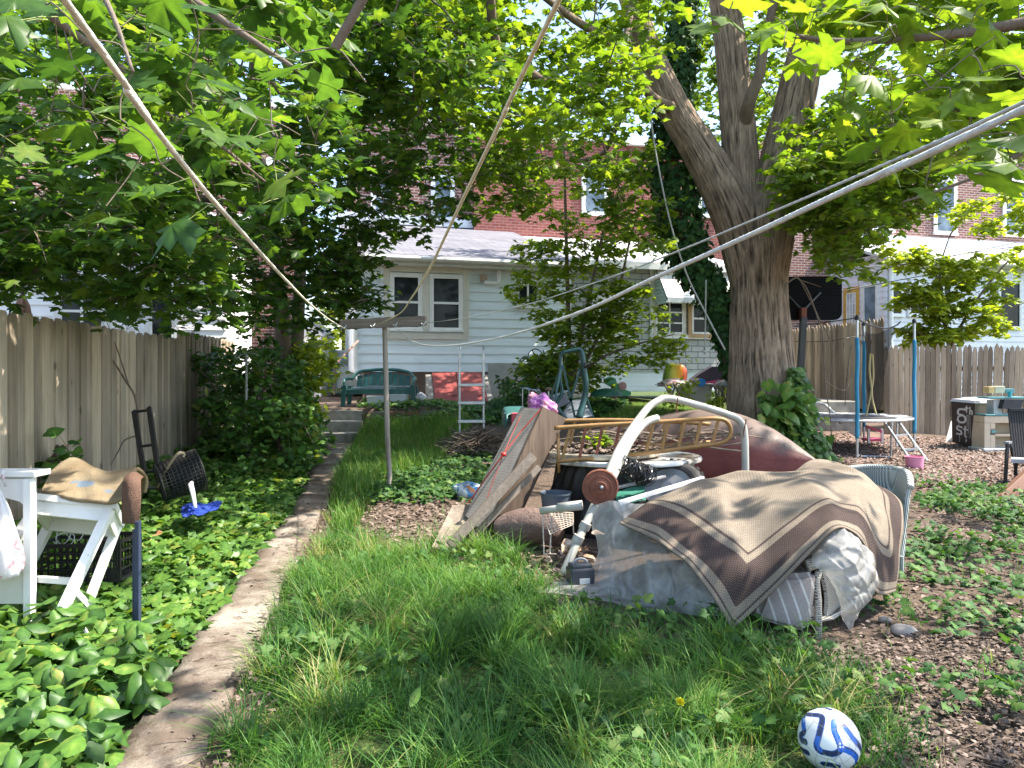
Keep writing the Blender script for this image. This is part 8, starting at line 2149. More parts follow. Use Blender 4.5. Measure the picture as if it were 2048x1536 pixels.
    mb = MB(); tp(mb, [(1121, 770, Y), (1121, 720, Y), (1123, 708, Y), (1130, 704, Y), (1150, 700, Y), (1158, 699, Y), (1164, 706, Y), (1168, 740, Y), (1172, 770, Y), (1168, 800, Y), (1158, 836, Y - .1)], [0.02, 0.022, 0.024, 0.026, 0.026, 0.03, 0.038, 0.042, 0.042, 0.044, 0.05], 12, 8); mb.build('main_tube', gm, t, smooth=True)
    mb = MB(); tp(mb, [(1121, 765, Y), (1124, 785, Y), (1113, 808, Y), (1118, 820, Y), (1132, 838, Y)], [0.022, 0.026, 0.03, 0.03, 0.03], 10); mb.build('front_leg', gm, t, smooth=True)
    mb = MB(); tp(mb, [(1168, 780, Y + .3), (1186, 836, Y + .4)], 0.02, 8); mb.build('rear_leg', gm, t)
    for a, b_ in (((1124, 728, Y), (1097, 808, Y)), ((1124, 728, Y), (1110, 800, Y - .2)), ((1125, 728, Y), (1150, 835, Y)), ((1160, 738, Y), (1140, 805, Y))): MB().bar(P(*a), P(*b_), 0.03, 0.006, (0, 1, 0)).build('strap', gm, t)
    mb = MB(); tp(mb, [(1123, 708, Y), (1123, 730, Y)], 0.012, 8); mb.build('spring_hook', ALU, t)
    MB().lathe([(0, -0.025), (0.04, -0.02), (0.045, 0), (0.04, 0.02), (0, 0.025)], P(1170, 731, Y - .02), 12, Matrix.Rotation(R(90), 3, 'Y')).build('clamp_knob', BLACK_PLASTIC, t)
    # odds and ends behind the box
    mb = MB()
    for i in range(5): tp(mb, [(1040 + i * 9, 776 + i * 1.0, 12.2 - i * .1), (1058 + i * 9, 776 + i * 5, 11.9)], 0.006, 5, smooth=False)
    tp(mb, [(1040, 776, 12.2), (1080, 781, 11.8)], 0.008, 6); tp(mb, [(1058, 776, 11.9), (1100, 798, 11.6)], 0.008, 6); tp(mb, [(1045, 777, 12.2), (1045, 812, 12.2)], 0.008, 6); tp(mb, [(1098, 797, 11.6), (1098, 825, 11.6)], 0.008, 6); tp(mb, [(1058, 776, 11.9), (1058, 815, 11.9)], 0.008, 6)
    mb.top('wire_stand', ALU, 'thin grey wire stand beside the green swing frame', 'stand')
    bm = bmesh.new(); bmesh.ops.create_icosphere(bm, subdivisions=4, radius=1); mb = MB()
    for v_ in bm.verts: x, y, z = v_.co; k_ = 1 + 0.12 * math.sin(7 * x + 3 * z) + 0.08 * math.sin(13 * z + 5 * y) + 0.05 * math.sin(21 * x - 9 * y); v_.co = Vector((x * 0.15, y * 0.16, z * 0.115)) * k_
    mb.frombm(bm, P(1082, 812, 7.2), Matrix.Rotation(0.5, 3, 'Y'))
    m, nt, b = _nt('purple_patterned_cloth'); v = coords(nt); f = noise(nt, v, 16, 5, 0.7, 2); f2 = noise(nt, v, 7, 3); col = ramp(nt, f, [(0.35, (0.22, 0.045, 0.24)), (0.5, (0.42, 0.13, 0.38)), (0.62, (0.62, 0.36, 0.48))]); col = mix(nt, ramp(nt, f2, [(0.5, 0), (0.56, .8)]), col, (0.60, 0.28, 0.30)); L(nt, col, b.inputs['Base Color']); b.inputs['Roughness'].default_value = 0.9
    mb.top('purple_cloth', m, 'bundle of purple and pink patterned cloth on top of the leaning box', 'cloth', smooth=True)
    t = thing('stacked_chair', 'dark green resin chair lying behind the leaning box', 'chair', P(1022, 855, 8.2)); Y = 8.2
    mb = MB(); mb.grid(surf([[(1004, 850, Y), (1006, 825, Y), (1012, 815, Y), (1046, 814, Y + .1)], [(1012, 855, Y - .3), (1014, 838, Y - .3), (1018, 830, Y - .25), (1048, 828, Y - .2)]], 5, 5)); mb.build('shell', GREEN_PLASTIC, t, smooth=True, solid=0.02)
    for py in (828, 835, 842): mb = MB(); tp(mb, [(1008, py, Y - .22), (1046, py - 2, Y - .2)], 0.011, 6); mb.build('slat', GREEN_PLASTIC, t)
    MB().rbox(P(1034, 838, 7.9), (0.12, 0.12, 0.13), 0.006).top('red_box', M('faded_red_plastic', (0.45, 0.07, 0.09)), 'small red plastic box beside the dark green chair', 'box')
    t = thing('grey_console', 'grey plastic box with a ribbed front below the swing straps', 'box', P(1118, 815, 11)); m_ = Matrix.Rotation(-0.35, 3, 'Y')
    MB().rbox(P(1118, 800, 11), (0.26, 0.18, 0.2), 0.01, m_).build('case', M('mid_grey_plastic', (0.17, 0.17, 0.19), None, 6, 0.5), t); MB().rbox(P(1121, 787, 10.95), (0.24, 0.16, 0.02), 0.006, m_).build('lid', M('light_grey_plastic', (0.42, 0.43, 0.45)), t)
    t = thing('moulded_chair', 'grey moulded seat shell lying under the swing frame', 'seat', P(1150, 838, 10.6)); mb = MB(); mb.grid(surf([[(1125, 830, 10.6), (1140, 805, 10.9), (1165, 797, 11)], [(1128, 836, 10.4), (1145, 818, 10.6), (1170, 806, 10.7)], [(1140, 842, 10.2), (1160, 838, 10.3), (1185, 832, 10.4)]], 6, 6)); mb.build('shell', M('mid_grey_plastic'if False else 'blue_grey_plastic', (0.16, 0.18, 0.20), (0.1, 0.11, 0.13), 6, 0.5), t, smooth=True, solid=0.02)
    t = thing('path_light', 'small brown capped path light standing in the weeds by the swing frame', 'lamp', P(1096, 806, 12)); MB().tube([P(1097, 810, 12), P(1097, 782, 12)], 0.012, 8).build('stake', ALU, t); MB().lathe([(0.035, 0), (0.06, 0.02), (0.058, 0.05), (0.02, 0.06), (0, 0.06)], P(1097, 782, 12), 14).build('cap', M('brown_cap', (0.2, 0.13, 0.08)), t)


by_the_house()


def toys():
    # green ride-on toy on a green shell
    t = thing('ride_on_toy', 'bright green plastic ride-on toy tipped against the base boards', 'toy', P(1235, 795, 13.6)); gm = M('bright_green_plastic', (0.01, 0.28, 0.10), (0.01, 0.22, 0.08), 4, 0.35); Y = 13.6
    o = [(1210, 758), (1222, 753), (1231, 757), (1235, 768), (1243, 776), (1262, 784), (1262, 790), (1240, 794), (1228, 786), (1224, 774), (1212, 768), (1209, 763)]
    MB().prism([(P(a, 0, Y).x, P(0, b_, Y).z) for a, b_ in o][::-1], 0.2, None, (0, Y, 0)).build('body', gm, t)
    for px, py in ((1245, 772), (1228, 790)): MB().lathe([(0, -0.03), (0.06, -0.03), (0.075, -0.01), (0.075, 0.02), (0.03, 0.03), (0, 0.03)], P(px, py, Y - 0.03), 18, Matrix.Rotation(R(90), 3, 'X')).build('wheel', M('pink_wheel', (0.5, 0.25, 0.22)), t)
    MB().lathe([(0, -.012), (0.012, -.008), (0.014, 0.0), (0.01, .01)], P(1216, 761, Y - 0.01), 10).build('eye', BLACK_PLASTIC, t)
    bm = bmesh.new(); bmesh.ops.create_uvsphere(bm, u_segments=24, v_segments=12, radius=1); mb = MB(); bmesh.ops.delete(bm, geom=[v_ for v_ in bm.verts if v_.co.z < -0.05], context='VERTS')
    for v_ in bm.verts: v_.co = Vector((v_.co.x * 0.30, v_.co.y * 0.25, v_.co.z * 0.14))
    mb.frombm(bm, P(1213, 792, 13.3)); mb.top('turtle_sandbox_lid', M('dark_green_lid', (0.012, 0.09, 0.05), None, 4, 0.5), 'domed dark green plastic lid in the ivy in front of the ride-on toy', 'lid', smooth=True)
    # low platform with toys
    t = thing('sandbox_tub', 'off-white plastic tub holding toys in front of the shingled wall', 'tub', P(1400, 800, 13.4)); Y = 13.4; tm = M('offwhite_plastic', (0.56, 0.52, 0.44), (0.45, 0.41, 0.34), 4, 0.5)
    a, b_ = P(1365, 800, Y), P(1425, 770, Y); MB().hexa([(a.x + .05, Y, a.z - .05), (b_.x - .03, Y, a.z - .05), (b_.x - .03, Y + .6, a.z - .05), (a.x + .05, Y + .6, a.z - .05)], [(a.x, Y, b_.z), (b_.x, Y, b_.z), (b_.x, Y + .6, b_.z), (a.x, Y + .6, b_.z)]).build('tub_body', tm, t); MB().rbox(((a.x + b_.x) / 2, Y + .3, b_.z + .012), (b_.x - a.x + .05, .66, .03), .01).build('rim', tm, t)
    # rainbow striped chair
    m, nt, b = _nt('rainbow_stripes'); wv = coords(nt); sp = N(nt, 'ShaderNodeSeparateXYZ'); L(nt, wv, sp.inputs[0]); mu = N(nt, 'ShaderNodeMath'); mu.operation = 'MULTIPLY_ADD'; L(nt, sp.outputs[0], mu.inputs[0]); mu.inputs[1].default_value = 2.1; mu.inputs[2].default_value = 0.5
    L(nt, ramp(nt, mu.outputs[0], [(0.0, (0.12, 0.22, 0.02)), (0.2, (0.30, 0.42, 0.03)), (0.4, (0.75, 0.62, 0.05)), (0.6, (0.80, 0.42, 0.03)), (0.8, (0.72, 0.14, 0.04)), (1, (0.55, 0.06, 0.05))]), b.inputs['Base Color']); b.inputs['Roughness'].default_value = 0.35
    bm = bmesh.new(); bmesh.ops.create_uvsphere(bm, u_segments=40, v_segments=20, radius=1); mb = MB()
    for v_ in bm.verts: x, y, z = v_.co; v_.co = Vector((math.copysign(abs(x) ** 0.6, x) * 0.22 * (1 - 0.15 * z), math.copysign(abs(y) ** .7, y) * 0.12, math.copysign(abs(z) ** 0.6, z) * 0.20)) * (1 + 0.025 * math.sin(math.atan2(x, 0.6) * 26))
    mb.frombm(bm, P(1350, 748, 13.9), Matrix.Rotation(0.12, 3, 'Y')); mb.top('inflatable_chair', m, 'rainbow striped inflatable child chair standing among the toys', 'chair', smooth=True)
    # plaid dome umbrella
    m, nt, b = _nt('pink_plaid'); v = coords(nt); ck = N(nt, 'ShaderNodeTexBrick'); ck.inputs['Scale'].default_value = 1; ck.inputs['Brick Width'].default_value = 0.11; ck.inputs['Row Height'].default_value = 0.1; ck.inputs['Mortar Size'].default_value = .012; ck.offset = 0; ck.inputs['Color1'].default_value = (0.50, 0.28, 0.26, 1); ck.inputs['Color2'].default_value = (0.42, 0.24, 0.24, 1); ck.inputs['Mortar'].default_value = (0.65, 0.56, 0.5, 1); L(nt, v, ck.inputs['Vector']); L(nt, ck.outputs['Color'], b.inputs['Base Color'])
    MB().lathe([(0.32, 0), (0.30, 0.05), (0.22, 0.11), (0.1, 0.14), (0, 0.15)], P(1350, 773, 13.2), 24).top('toy_parasol', m, 'small pink plaid dome parasol lying below the rainbow chair', 'parasol', smooth=True)
    # pink and black tent-like pram
    t = thing('toy_pram', 'pink and black hooded toy pram behind the toy tub', 'toy pram', P(1430, 775, 14)); Y = 14
    MB().prism([(P(a, 0, Y).x, P(0, b_, Y).z) for a, b_ in [(1386, 758), (1400, 748), (1425, 733), (1440, 734), (1448, 752), (1440, 760), (1400, 762)]][::-1], 0.3, None, (0, Y, 0)).build('hood', M('black_hood', (0.045, 0.03, 0.045), None, 6, 0.7), t)
    MB().prism([(P(a, 0, Y).x, P(0, b_, Y).z) for a, b_ in [(1440, 733), (1470, 745), (1472, 772), (1398, 776), (1396, 765), (1440, 759), (1447, 752)]][::-1], 0.34, None, (0, Y - 0.02, 0)).build('body', M('pink_fabric', (0.48, 0.07, 0.16), (0.38, 0.05, 0.12), 4, 0.7), t)
    t = thing('toy_cart', 'small toy cart with a bright blue wheel at the tub rim', 'toy', P(1395, 775, 13.3)); c = P(1403, 765, 13.25)
    MB().lathe([(0.02, -0.03), (0.045, -.03), (0.05, -.02), (0.06, -.02), (0.072, -.03), (0.075, 0), (0.072, .03), (0, .03)], c, 24, Matrix.Rotation(R(90), 3, 'X')).build('wheel', M('bright_blue_plastic', (0.02, 0.22, 0.55), None, 4, 0.35), t, smooth=True, angle=40)
    MB().rbox(c + Vector((-0.1, 0.08, 0.02)), (0.2, 0.14, 0.09), 0.02).build('body', M('pale_pink_plastic', (0.6, 0.4, 0.42)), t)
    mb = MB(); Y = 13.1
    for i in range(7): a = P(1432 + i * 5.5, 790, Y); mb.box((a.x, Y, a.z), (0.035, 0.03, 0.28))
    a, b_ = P(1428, 776, Y), P(1472, 776, Y); mb.box(((a.x + b_.x) / 2, Y - .003, a.z), (b_.x - a.x, .045, .05)); mb.box(((a.x + b_.x) / 2, Y + .15, a.z + .03), (b_.x - a.x, .36, .02)); mb.top('slatted_crate', GREY_WOOD, 'brown slatted crate with papers on top, just left of the big trunk', 'crate')
    mb = MB()
    for i in range(5): mb.box(P(1448 + 3 * i, 770 - 2.2 * i, 13.2), (0.34, 0.24, 0.018), Matrix.Rotation(0.2 * (i - 2), 3, 'Z'))
    mb.top('magazine_stack', M('glossy_white_paper', (0.6, 0.62, 0.66), (0.2, 0.22, 0.26), 7, 0.4), 'stack of black and white papers on the slatted crate', 'papers')
    mb = MB(); tp(mb, [(1298, 190, 11.6), (1306, 270, 11.5), (1322, 360, 11.4), (1342, 450, 11.3), (1372, 545, 11.2), (1408, 620, 11.15), (1450, 700, 11.1)], 0.013, 8); mb.top('swing_rope', M('grey_rope', (0.42, 0.42, 0.38), None, 50, 0.9), 'grey rope hanging diagonally from the left limb of the big maple', 'rope', smooth=True)
    mb = MB(); tp(mb, [(1412, 560, 11.2), (1411, 630, 11.2), (1410, 700, 11.2)], 0.010, 8); tp(mb, [(1405, 700, 11.2), (1410, 705, 11.17), (1414, 702, 11.2), (1408, 708, 11.2)], 0.014, 8); mb.top('knotted_rope', M('grey_rope', (0.42, 0.42, 0.38)), 'short vertical rope with a knot at its end, beside the leaning ivy trunk', 'rope', smooth=True)


toys()


# ------------------------------------------------------------------ right side
def right_side():
    # backboard
    t = thing('basketball_hoop', 'black basketball backboard on a pole behind the big trunk', 'basketball hoop', GP(1602, 855)); Y = 13.4
    a, b_ = P(1552, 640, Y), P(1684, 553, Y); r_ = 0.14; o = []
    for cx_, cz_, a0 in ((b_.x - r_, b_.z - r_, 0), (a.x + r_, b_.z - r_, 90), (a.x + r_, a.z + r_, 180), (b_.x - r_, a.z + r_, 270)):
        o += [(cx_ + r_ * math.cos(R(a0 + k * 15)), cz_ + r_ * math.sin(R(a0 + k * 15))) for k in range(7)]
    m, nt, b = _nt('black_honeycomb_board'); v = coords(nt); br = N(nt, 'ShaderNodeTexBrick'); br.inputs['Scale'].default_value = 1; br.inputs['Brick Width'].default_value = 0.06; br.inputs['Row Height'].default_value = 0.04; br.inputs['Mortar Size'].default_value = 0.004
    sp = N(nt, 'ShaderNodeSeparateXYZ'); cb = N(nt, 'ShaderNodeCombineXYZ'); L(nt, v, sp.inputs[0]); L(nt, sp.outputs[0], cb.inputs[0]); L(nt, sp.outputs[2], cb.inputs[1]); L(nt, cb.outputs[0], br.inputs['Vector']); br.inputs['Color1'].default_value = (0.006, 0.006, 0.007, 1); br.inputs['Color2'].default_value = (0.008, 0.008, 0.009, 1); br.inputs['Mortar'].default_value = (0.02, 0.02, 0.022, 1); L(nt, br.outputs['Color'], b.inputs['Base Color']); b.inputs['Roughness'].default_value = 0.7; b.inputs['Specular IOR Level'].default_value = 0.04
    MB().prism(o, 0.06, None, (0, Y, 0)).build('backboard', m, t)
    bl = M('gloss_black_pole', (0.012, 0.012, 0.013), None, 5, 0.35)
    mb = MB(); mb.bar(P(1607, 635, Y - 0.15), P(1600, 760, Y - 0.15), 0.10, 0.10); p = P(1600, 760, Y - .15); mb.bar(p, (p.x, p.y, gzf(p.x, p.y)), 0.10, 0.10); mb.build('pole', bl, t)
    MB().box(P(1606, 628, Y - 0.08), (0.09, 0.12, 0.22)).build('bracket', RUST, t)
    for dx in (-35, 35): mb = MB(); mb.bar(P(1606, 622, Y - .06), P(1606 + dx, 585, Y - 0.02), 0.03, 0.03); mb.build('strut', bl, t)
    # concrete ledge
    mb = MB(); a = P(1560, 800, 15.6); b_ = P(1712, 800, 15.6)
    mb.rbox(((a.x + b_.x) / 2, 16.6, 0.40), (b_.x - a.x, 2.2, 1.02), 0.02); mb.rbox(((a.x + b_.x) / 2 - 0.1, 15.15, 0.33), (b_.x - a.x - .3, 0.7, 0.7), 0.02)
    mb.top('concrete_ledge', CONCRETE, 'stained stepped concrete ledge behind the trampoline', 'ledge')
    mb = MB(); tp(mb, [(1600, 806, 14.4), (1630, 806, 14.4), (1650, 810, 14.3), (1663, 822, 14.1), (1678, 834, 13.9), (1681, 846, 13.8)], 0.028, 10); mb.top('white_pipe', M('white_pvc', (0.72, 0.70, 0.66)), 'bent white pipe resting between the concrete ledge and the trampoline mat', 'pipe', smooth=True)
    # trampoline
    c = Vector((5.75, 13.0, 0)); R_ = 1.14; zb = 0.72; t = thing('trampoline', 'round trampoline with blue padded poles and a torn net, right of the big trunk', 'trampoline', (c.x, c.y, gzf(c.x, c.y)))
    mb = MB(); mb.tube([c + Vector((R_ * math.cos(a), R_ * math.sin(a), zb)) for a in np.linspace(0, 2 * PI, 61)], 0.022, 8, False); mb.build('ring', ALU, t, smooth=True)
    MB().lathe([(0, 0), (0.93, 0.0), (0.93, 0.006), (0, 0.006)], c + Vector((0, 0, zb - 0.01)), 48).build('mat', M('black_mat', (0.05, 0.05, 0.055), (0.03, 0.03, 0.034), 10, 0.7), t)
    mb = MB(); rg = random.Random(2); vs = []
    for k in range(61):
        a = 2 * PI * k / 60; vs += [c + Vector((0.92 * math.cos(a), 0.92 * math.sin(a), zb + 0.004)), c + Vector(((R_ - .01) * math.cos(a), (R_ - .01) * math.sin(a), zb + 0.024 + rg.uniform(-.006, .006)))]
    mb.add(vs, [(2 * k, 2 * k + 1, 2 * k + 3, 2 * k + 2) for k in range(60) if rg.random() > 0.12]); mb.build('edge_pad', M('torn_grey_pad', (0.50, 0.50, 0.50), (0.30, 0.30, 0.31), 9, 0.7), t, solid=0.008)
    foam = M('faded_blue_foam', (0.02, 0.21, 0.42), (0.03, 0.27, 0.40), 3, 0.6)
    for ang, ztop in ((-101, 2.36), (-20, 2.36), (45, 2.40), (117, 2.40), (176, 2.40)):
        x, y = c.x + (R_ + .03) * math.cos(R(ang)), c.y + (R_ + .03) * math.sin(R(ang)); g = gzf(x, y)
        po = MB().tube([(x, y, g), (x, y, ztop)], 0.021, 10).build('pole', ALU, t)
        bend = smoothpts([(x, y, g + 0.32), (x + .004, y, g + 0.8), (x - .006, y, g + 1.2), (x + .006, y, g + 1.6), (x, y, ztop - 0.3)], 5)
        MB().tube(bend, 0.031, 12).build('foam_sleeve', foam, po, smooth=True)
        MB().lathe([(0, 0), (0.035, 0), (0.035, 0.05), (0.02, 0.08), (0, 0.085)], (x, y, ztop - 0.02), 12).build('cap', BLACK_PLASTIC, po)
        if ang in (-20, -101, 117): MB().tube([(x, y, g + .02), (x - .5 * math.cos(R(ang)) * .3, y - .5 * math.sin(R(ang)) * .3, g + .02), (c.x + (R_ - .02) * math.cos(R(ang + 30)), c.y + (R_ - .02) * math.sin(R(ang + 30)), g + .02), (c.x + R_ * math.cos(R(ang + 30)), c.y + R_ * math.sin(R(ang + 30)), zb)], 0.02, 8).build('leg', ALU, t)
    netm, nt, b = _nt('dark_net'); b.inputs['Base Color'].default_value = (0.03, 0.03, 0.035, 1); b.inputs['Roughness'].default_value = 0.8; tr = N(nt, 'ShaderNodeBsdfTransparent'); mx = N(nt, 'ShaderNodeMixShader'); L(nt, ramp(nt, noise(nt, coords(nt, (1, 1, .3)), 4, 4), [(0.3, 0.2), (0.7, 0.42)]), mx.inputs[0]); L(nt, b.outputs[0], mx.inputs[1]); L(nt, tr.outputs[0], mx.inputs[2]); L(nt, mx.outputs[0], nt.nodes['Material Output'].inputs[0])
    mb = MB(); mb.grid(surf([[(1727, 664, 13.9), (1750, 668, 13.4), (1772, 660, 13.0), (1790, 654, 12.8)], [(1731, 740, 13.9), (1750, 740, 13.45), (1764, 735, 13.2), (1772, 735, 13.0)], [(1734, 826, 13.9), (1746, 826, 13.5), (1755, 828, 13.3), (1760, 830, 13.2)]], 10, 10, 0.02, 3, 9)); mb.build('net', netm, t, smooth=True)
    mb = MB(); tp(mb, [(1590, 652, 13.9), (1650, 645, 12.9), (1712, 636, 11.87)], 0.010, 6); tp(mb, [(1712, 636, 11.87), (1735, 648, 12.3), (1770, 657, 12.6), (1792, 651, 12.65), (1801, 643, 12.65)], 0.012, 6); tp(mb, [(1590, 683, 13.9), (1650, 683, 13.6), (1700, 675, 13.6), (1732, 668, 13.9)], 0.007, 6); tp(mb, [(1723, 650, 11.9), (1735, 705, 12.6), (1733, 760, 13.0)], 0.006, 5); tp(mb, [(1702, 690, 13.2), (1692, 770, 13), (1690, 812, 13)], 0.006, 5); mb.build('net_cord', BLACK_PLASTIC, t)
    mb = MB(); tp(mb, [(1741, 707, 13), (1739, 740, 13), (1743, 775, 13), (1745, 800, 13), (1752, 828, 13)], 0.016, 6); tp(mb, [(1745, 708, 13), (1747, 750, 13), (1743, 780, 13), (1736, 815, 13), (1732, 832, 13)], 0.014, 6); mb.build('torn_strip', M('yellowed_foam', (0.50, 0.42, 0.20), (0.4, 0.33, 0.15), 20, 0.9), t)
    lad = t
    for a, b_ in (((1768, 842, 12.0), (1822, 922, 11.35)), ((1793, 838, 12.1), (1855, 922, 11.35))): mb = MB(); mb.tube([P(*a), P(*b_)], 0.019, 8); mb.build('ladder_rail', ALU, lad)
    for u in (0.38, 0.72): mb = MB(); A = P(1768, 842, 12.0).lerp(P(1822, 922, 11.35), u); B = P(1793, 838, 12.1).lerp(P(1855, 922, 11.35), u); mb.bar(A, B, 0.05, 0.02); mb.build('ladder_rung', ALU, lad)
    # pink toys under it
    t = thing('child_chair', 'small pink and white child chair under the trampoline', 'chair', P(1752, 888, 13.6)); Y = 13.6; pk = M('hot_pink_plastic', (0.55, 0.06, 0.16), (0.42, 0.05, 0.12), 4, 0.5)
    a, b_ = P(1735, 880, Y), P(1766, 880, Y); MB().rbox(((a.x + b_.x) / 2, Y + .12, a.z), (b_.x - a.x, .26, .05), .012).build('seat', pk, t); MB().hexa([P(1733, 850, Y), P(1764, 862, Y - .05), P(1764, 866, Y - .05), P(1733, 855, Y)], [p + Vector((0, .03, 0)) for p in (P(1733, 850, Y), P(1764, 862, Y - .05), P(1764, 866, Y - .05), P(1733, 855, Y))]).build('back_rail', pk, t)
    for px in (1764, 1737): MB().box((P(px, 0, Y).x, Y, (P(0, 858, Y).z + P(0, 888, Y).z) / 2), (.04, .04, .28)).build('leg', M('pale_plastic_leg', (0.65, 0.6, 0.6)), t)
    m, nt, b = _nt('pink_striped_tin'); v = coords(nt, rot=(0, R(35), 0)); wv = N(nt, 'ShaderNodeTexWave'); wv.inputs['Scale'].default_value = 16; L(nt, v, wv.inputs['Vector']); L(nt, ramp(nt, wv.outputs['Fac'], [(0.4, (0.55, 0.08, 0.24)), (0.6, (0.75, 0.42, 0.52))]), b.inputs['Base Color']); b.inputs['Roughness'].default_value = 0.5
    g = GP(1829, 936); MB().lathe([(0, 0), (0.115, 0), (0.125, 0.165), (0.13, 0.17), (0.12, 0.172), (0.11, 0.02), (0, 0.02)], g, 32).top('pink_bucket', m, 'pink diagonally striped bucket at the foot of the trampoline ladder', 'bucket', smooth=True, angle=40)
    # wheeled bin with sprayed writing
    t = thing('wheeled_bin', 'black wheeled bin with white sprayed writing and a pale lid', 'bin', GP(1945, 897)); bk = M('brown_black_bin', (0.045, 0.035, 0.030), (0.025, 0.020, 0.018), 4, 0.42, dirt=(0.10, 0.085, 0.04), dlo=0.55, dhi=0.8)
    A0, B0, C0 = P(1904, 884, 13.55), P(1946, 896, 13.25), P(1987, 888, 13.7); A1, B1, C1 = P(1903, 803, 13.5), P(1950, 807, 13.15), P(1995, 806, 13.7); D0, D1 = A0 + (C0 - B0), A1 + (C1 - B1)
    MB().hexa([A0, B0, C0, D0], [A1, B1, C1, D1]).build('body', bk, t)
    up = Vector((0, 0, 1)); ct = (A1 + C1) / 2
    def ex(p, k): return ct + (p - ct) * k
    lid = MB(); lid.hexa([ex(A1, 1.06) + up * .004, ex(B1, 1.06) + up * .004, ex(C1, 1.06) + up * .004, ex(D1, 1.06) + up * .004], [ex(A1, 1.0) + up * .05, ex(B1, 1.0) + up * .05, ex(C1, 1.0) + up * .06, ex(D1, 1.0) + up * .06]); lid.hexa([ex(A1, .7) + up * .05, ex(B1, .7) + up * .05, ex(C1, .7) + up * .06, ex(D1, .7) + up * .06], [ex(A1, .5) + up * .085, ex(B1, .5) + up * .085, ex(C1, .5) + up * .09, ex(D1, .5) + up * .09]); lid.build('lid', M('sunbleached_grey_lid', (0.42, 0.42, 0.44), (0.32, 0.32, 0.34), 4, 0.35), t)
    for q in (0.25, 0.8): p = D0.lerp(C0, q) + Vector((0, .05, 0.06)); MB().lathe([(0, -.03), (.09, -.03), (.1, 0), (.09, .03), (0, .03)], p, 18, Matrix.Rotation(R(80), 3, 'Y')).build('wheel', BLACK_PLASTIC, t)
    nrm = (B0 - A0).cross(A1 - A0).normalized(); nrm = nrm if nrm.y < 0 else -nrm
    def fp(s_, v_): return (A0.lerp(B0, s_)).lerp(A1.lerp(B1, s_), v_) + nrm * 0.004
    def stroke(mb, pts, w_, drip=False):
        q = smoothpts([fp(*p) for p in pts], 6)
        for i in range(len(q) - 1):
            d = (q[i + 1] - q[i]).normalized(); x = d.cross(nrm).normalized() * w_ / 2; e = d * w_ * 0.12; o_ = nrm * 0.0004 * (i % 3)
            mb.add([q[i] - x - e + o_, q[i] + x - e + o_, q[i + 1] + x + e + o_, q[i + 1] - x + e + o_], [(0, 1, 2, 3)])
    mb = MB()
    stroke(mb, [(0.62, 0.84), (0.34, 0.83), (0.30, 0.72), (0.50, 0.70), (0.62, 0.64), (0.58, 0.55), (0.38, 0.53), (0.26, 0.58)], 0.035)
    stroke(mb, [(0.50, 0.70), (0.32, 0.66), (0.28, 0.58)], 0.028)
    stroke(mb, [(0.66, 0.93), (0.66, 0.78)], 0.022); stroke(mb, [(0.58, 0.88), (0.74, 0.88)], 0.02); stroke(mb, [(0.80, 0.91), (0.80, 0.74)], 0.022); stroke(mb, [(0.80, 0.82), (0.88, 0.83), (0.90, 0.74)], 0.022)
    stroke(mb, [(0.48, 0.41), (0.28, 0.42), (0.26, 0.35), (0.42, 0.32), (0.44, 0.25), (0.22, 0.24)], 0.030); stroke(mb, [(0.62, 0.46), (0.62, 0.24), (0.70, 0.22)], 0.026); stroke(mb, [(0.52, 0.38), (0.74, 0.38)], 0.022); stroke(mb, [(0.66, 0.13), (0.70, 0.13)], 0.03)
    for s_, v0, v1 in ((0.66, 0.72, 0.36), (0.72, 0.74, 0.30), (0.80, 0.72, 0.20), (0.30, 0.53, 0.44), (0.34, 0.24, 0.05), (0.64, 0.22, 0.08)): stroke(mb, [(s_, v0), (s_ + 0.04, (v0 + v1) / 2), (s_ + 0.09 * (v0 - v1), v1)], 0.006)
    mb.build('sprayed_writing', M('white_spray_paint', (0.62, 0.62, 0.60), (0.42, 0.42, 0.40), 30, 0.7), t)
    mb = MB(); mb.hexa([P(1891, 884, 14), P(1906, 884, 14), P(1906, 884, 14.02), P(1891, 884, 14.02)], [P(1902, 842, 14.2), P(1906, 842, 14.2), P(1906, 842, 14.22), P(1902, 842, 14.22)]); mb.top('white_board', WHITE_PAINT, 'white board leaning behind the left side of the wheeled bin', 'board')
    # play kitchen
    t = thing('play_kitchen', 'beige and teal plastic play kitchen with a hutch, beside the wheeled bin', 'play kitchen', P(2010, 905, 12.9)); Y = 12.9; be = M('sun_yellowed_plastic', (0.62, 0.52, 0.38), (0.5, 0.42, 0.31), 4, 0.5); te = M('teal_toy_plastic', (0.12, 0.32, 0.33), (0.1, 0.26, 0.27), 4, 0.45); wh = M('toy_white_plastic', (0.62, 0.64, 0.62))
    def X(px): return P(px, 0, Y).x
    def Zz(py): return P(0, py, Y).z
    mb = MB()
    xa, xb = X(1968), X(2075)
    for (x0, x1, y0, y1) in ((1968, 2075, 832, 846), (1968, 1980, 846, 897), (1980, 1990, 846, 858), (1980, 1990, 870, 897), (2060, 2075, 846, 897), (1990, 2060, 868, 873)): mb.rbox(((X(x0) + X(x1)) / 2, Y + 0.17, (Zz(y0) + Zz(y1)) / 2), (X(x1) - X(x0) - .002, 0.36, Zz(y0) - Zz(y1) - .002), 0.008)
    mb.box(((xa + xb) / 2, Y + 0.34, Zz(870)), (xb - xa - .03, 0.02, Zz(846) - Zz(897))); mb.build('cabinet', be, t)
    MB().rbox(((X(1962) + X(2080)) / 2, Y + .15, Zz(901)), (X(2080) - X(1962), 0.46, Zz(896) - Zz(906)), 0.02).build('base', wh, t)
    MB().rbox(((X(1970) + X(2078)) / 2, Y + .16, Zz(830)), (X(2078) - X(1970), 0.38, 0.025), 0.01).build('worktop', te, t)
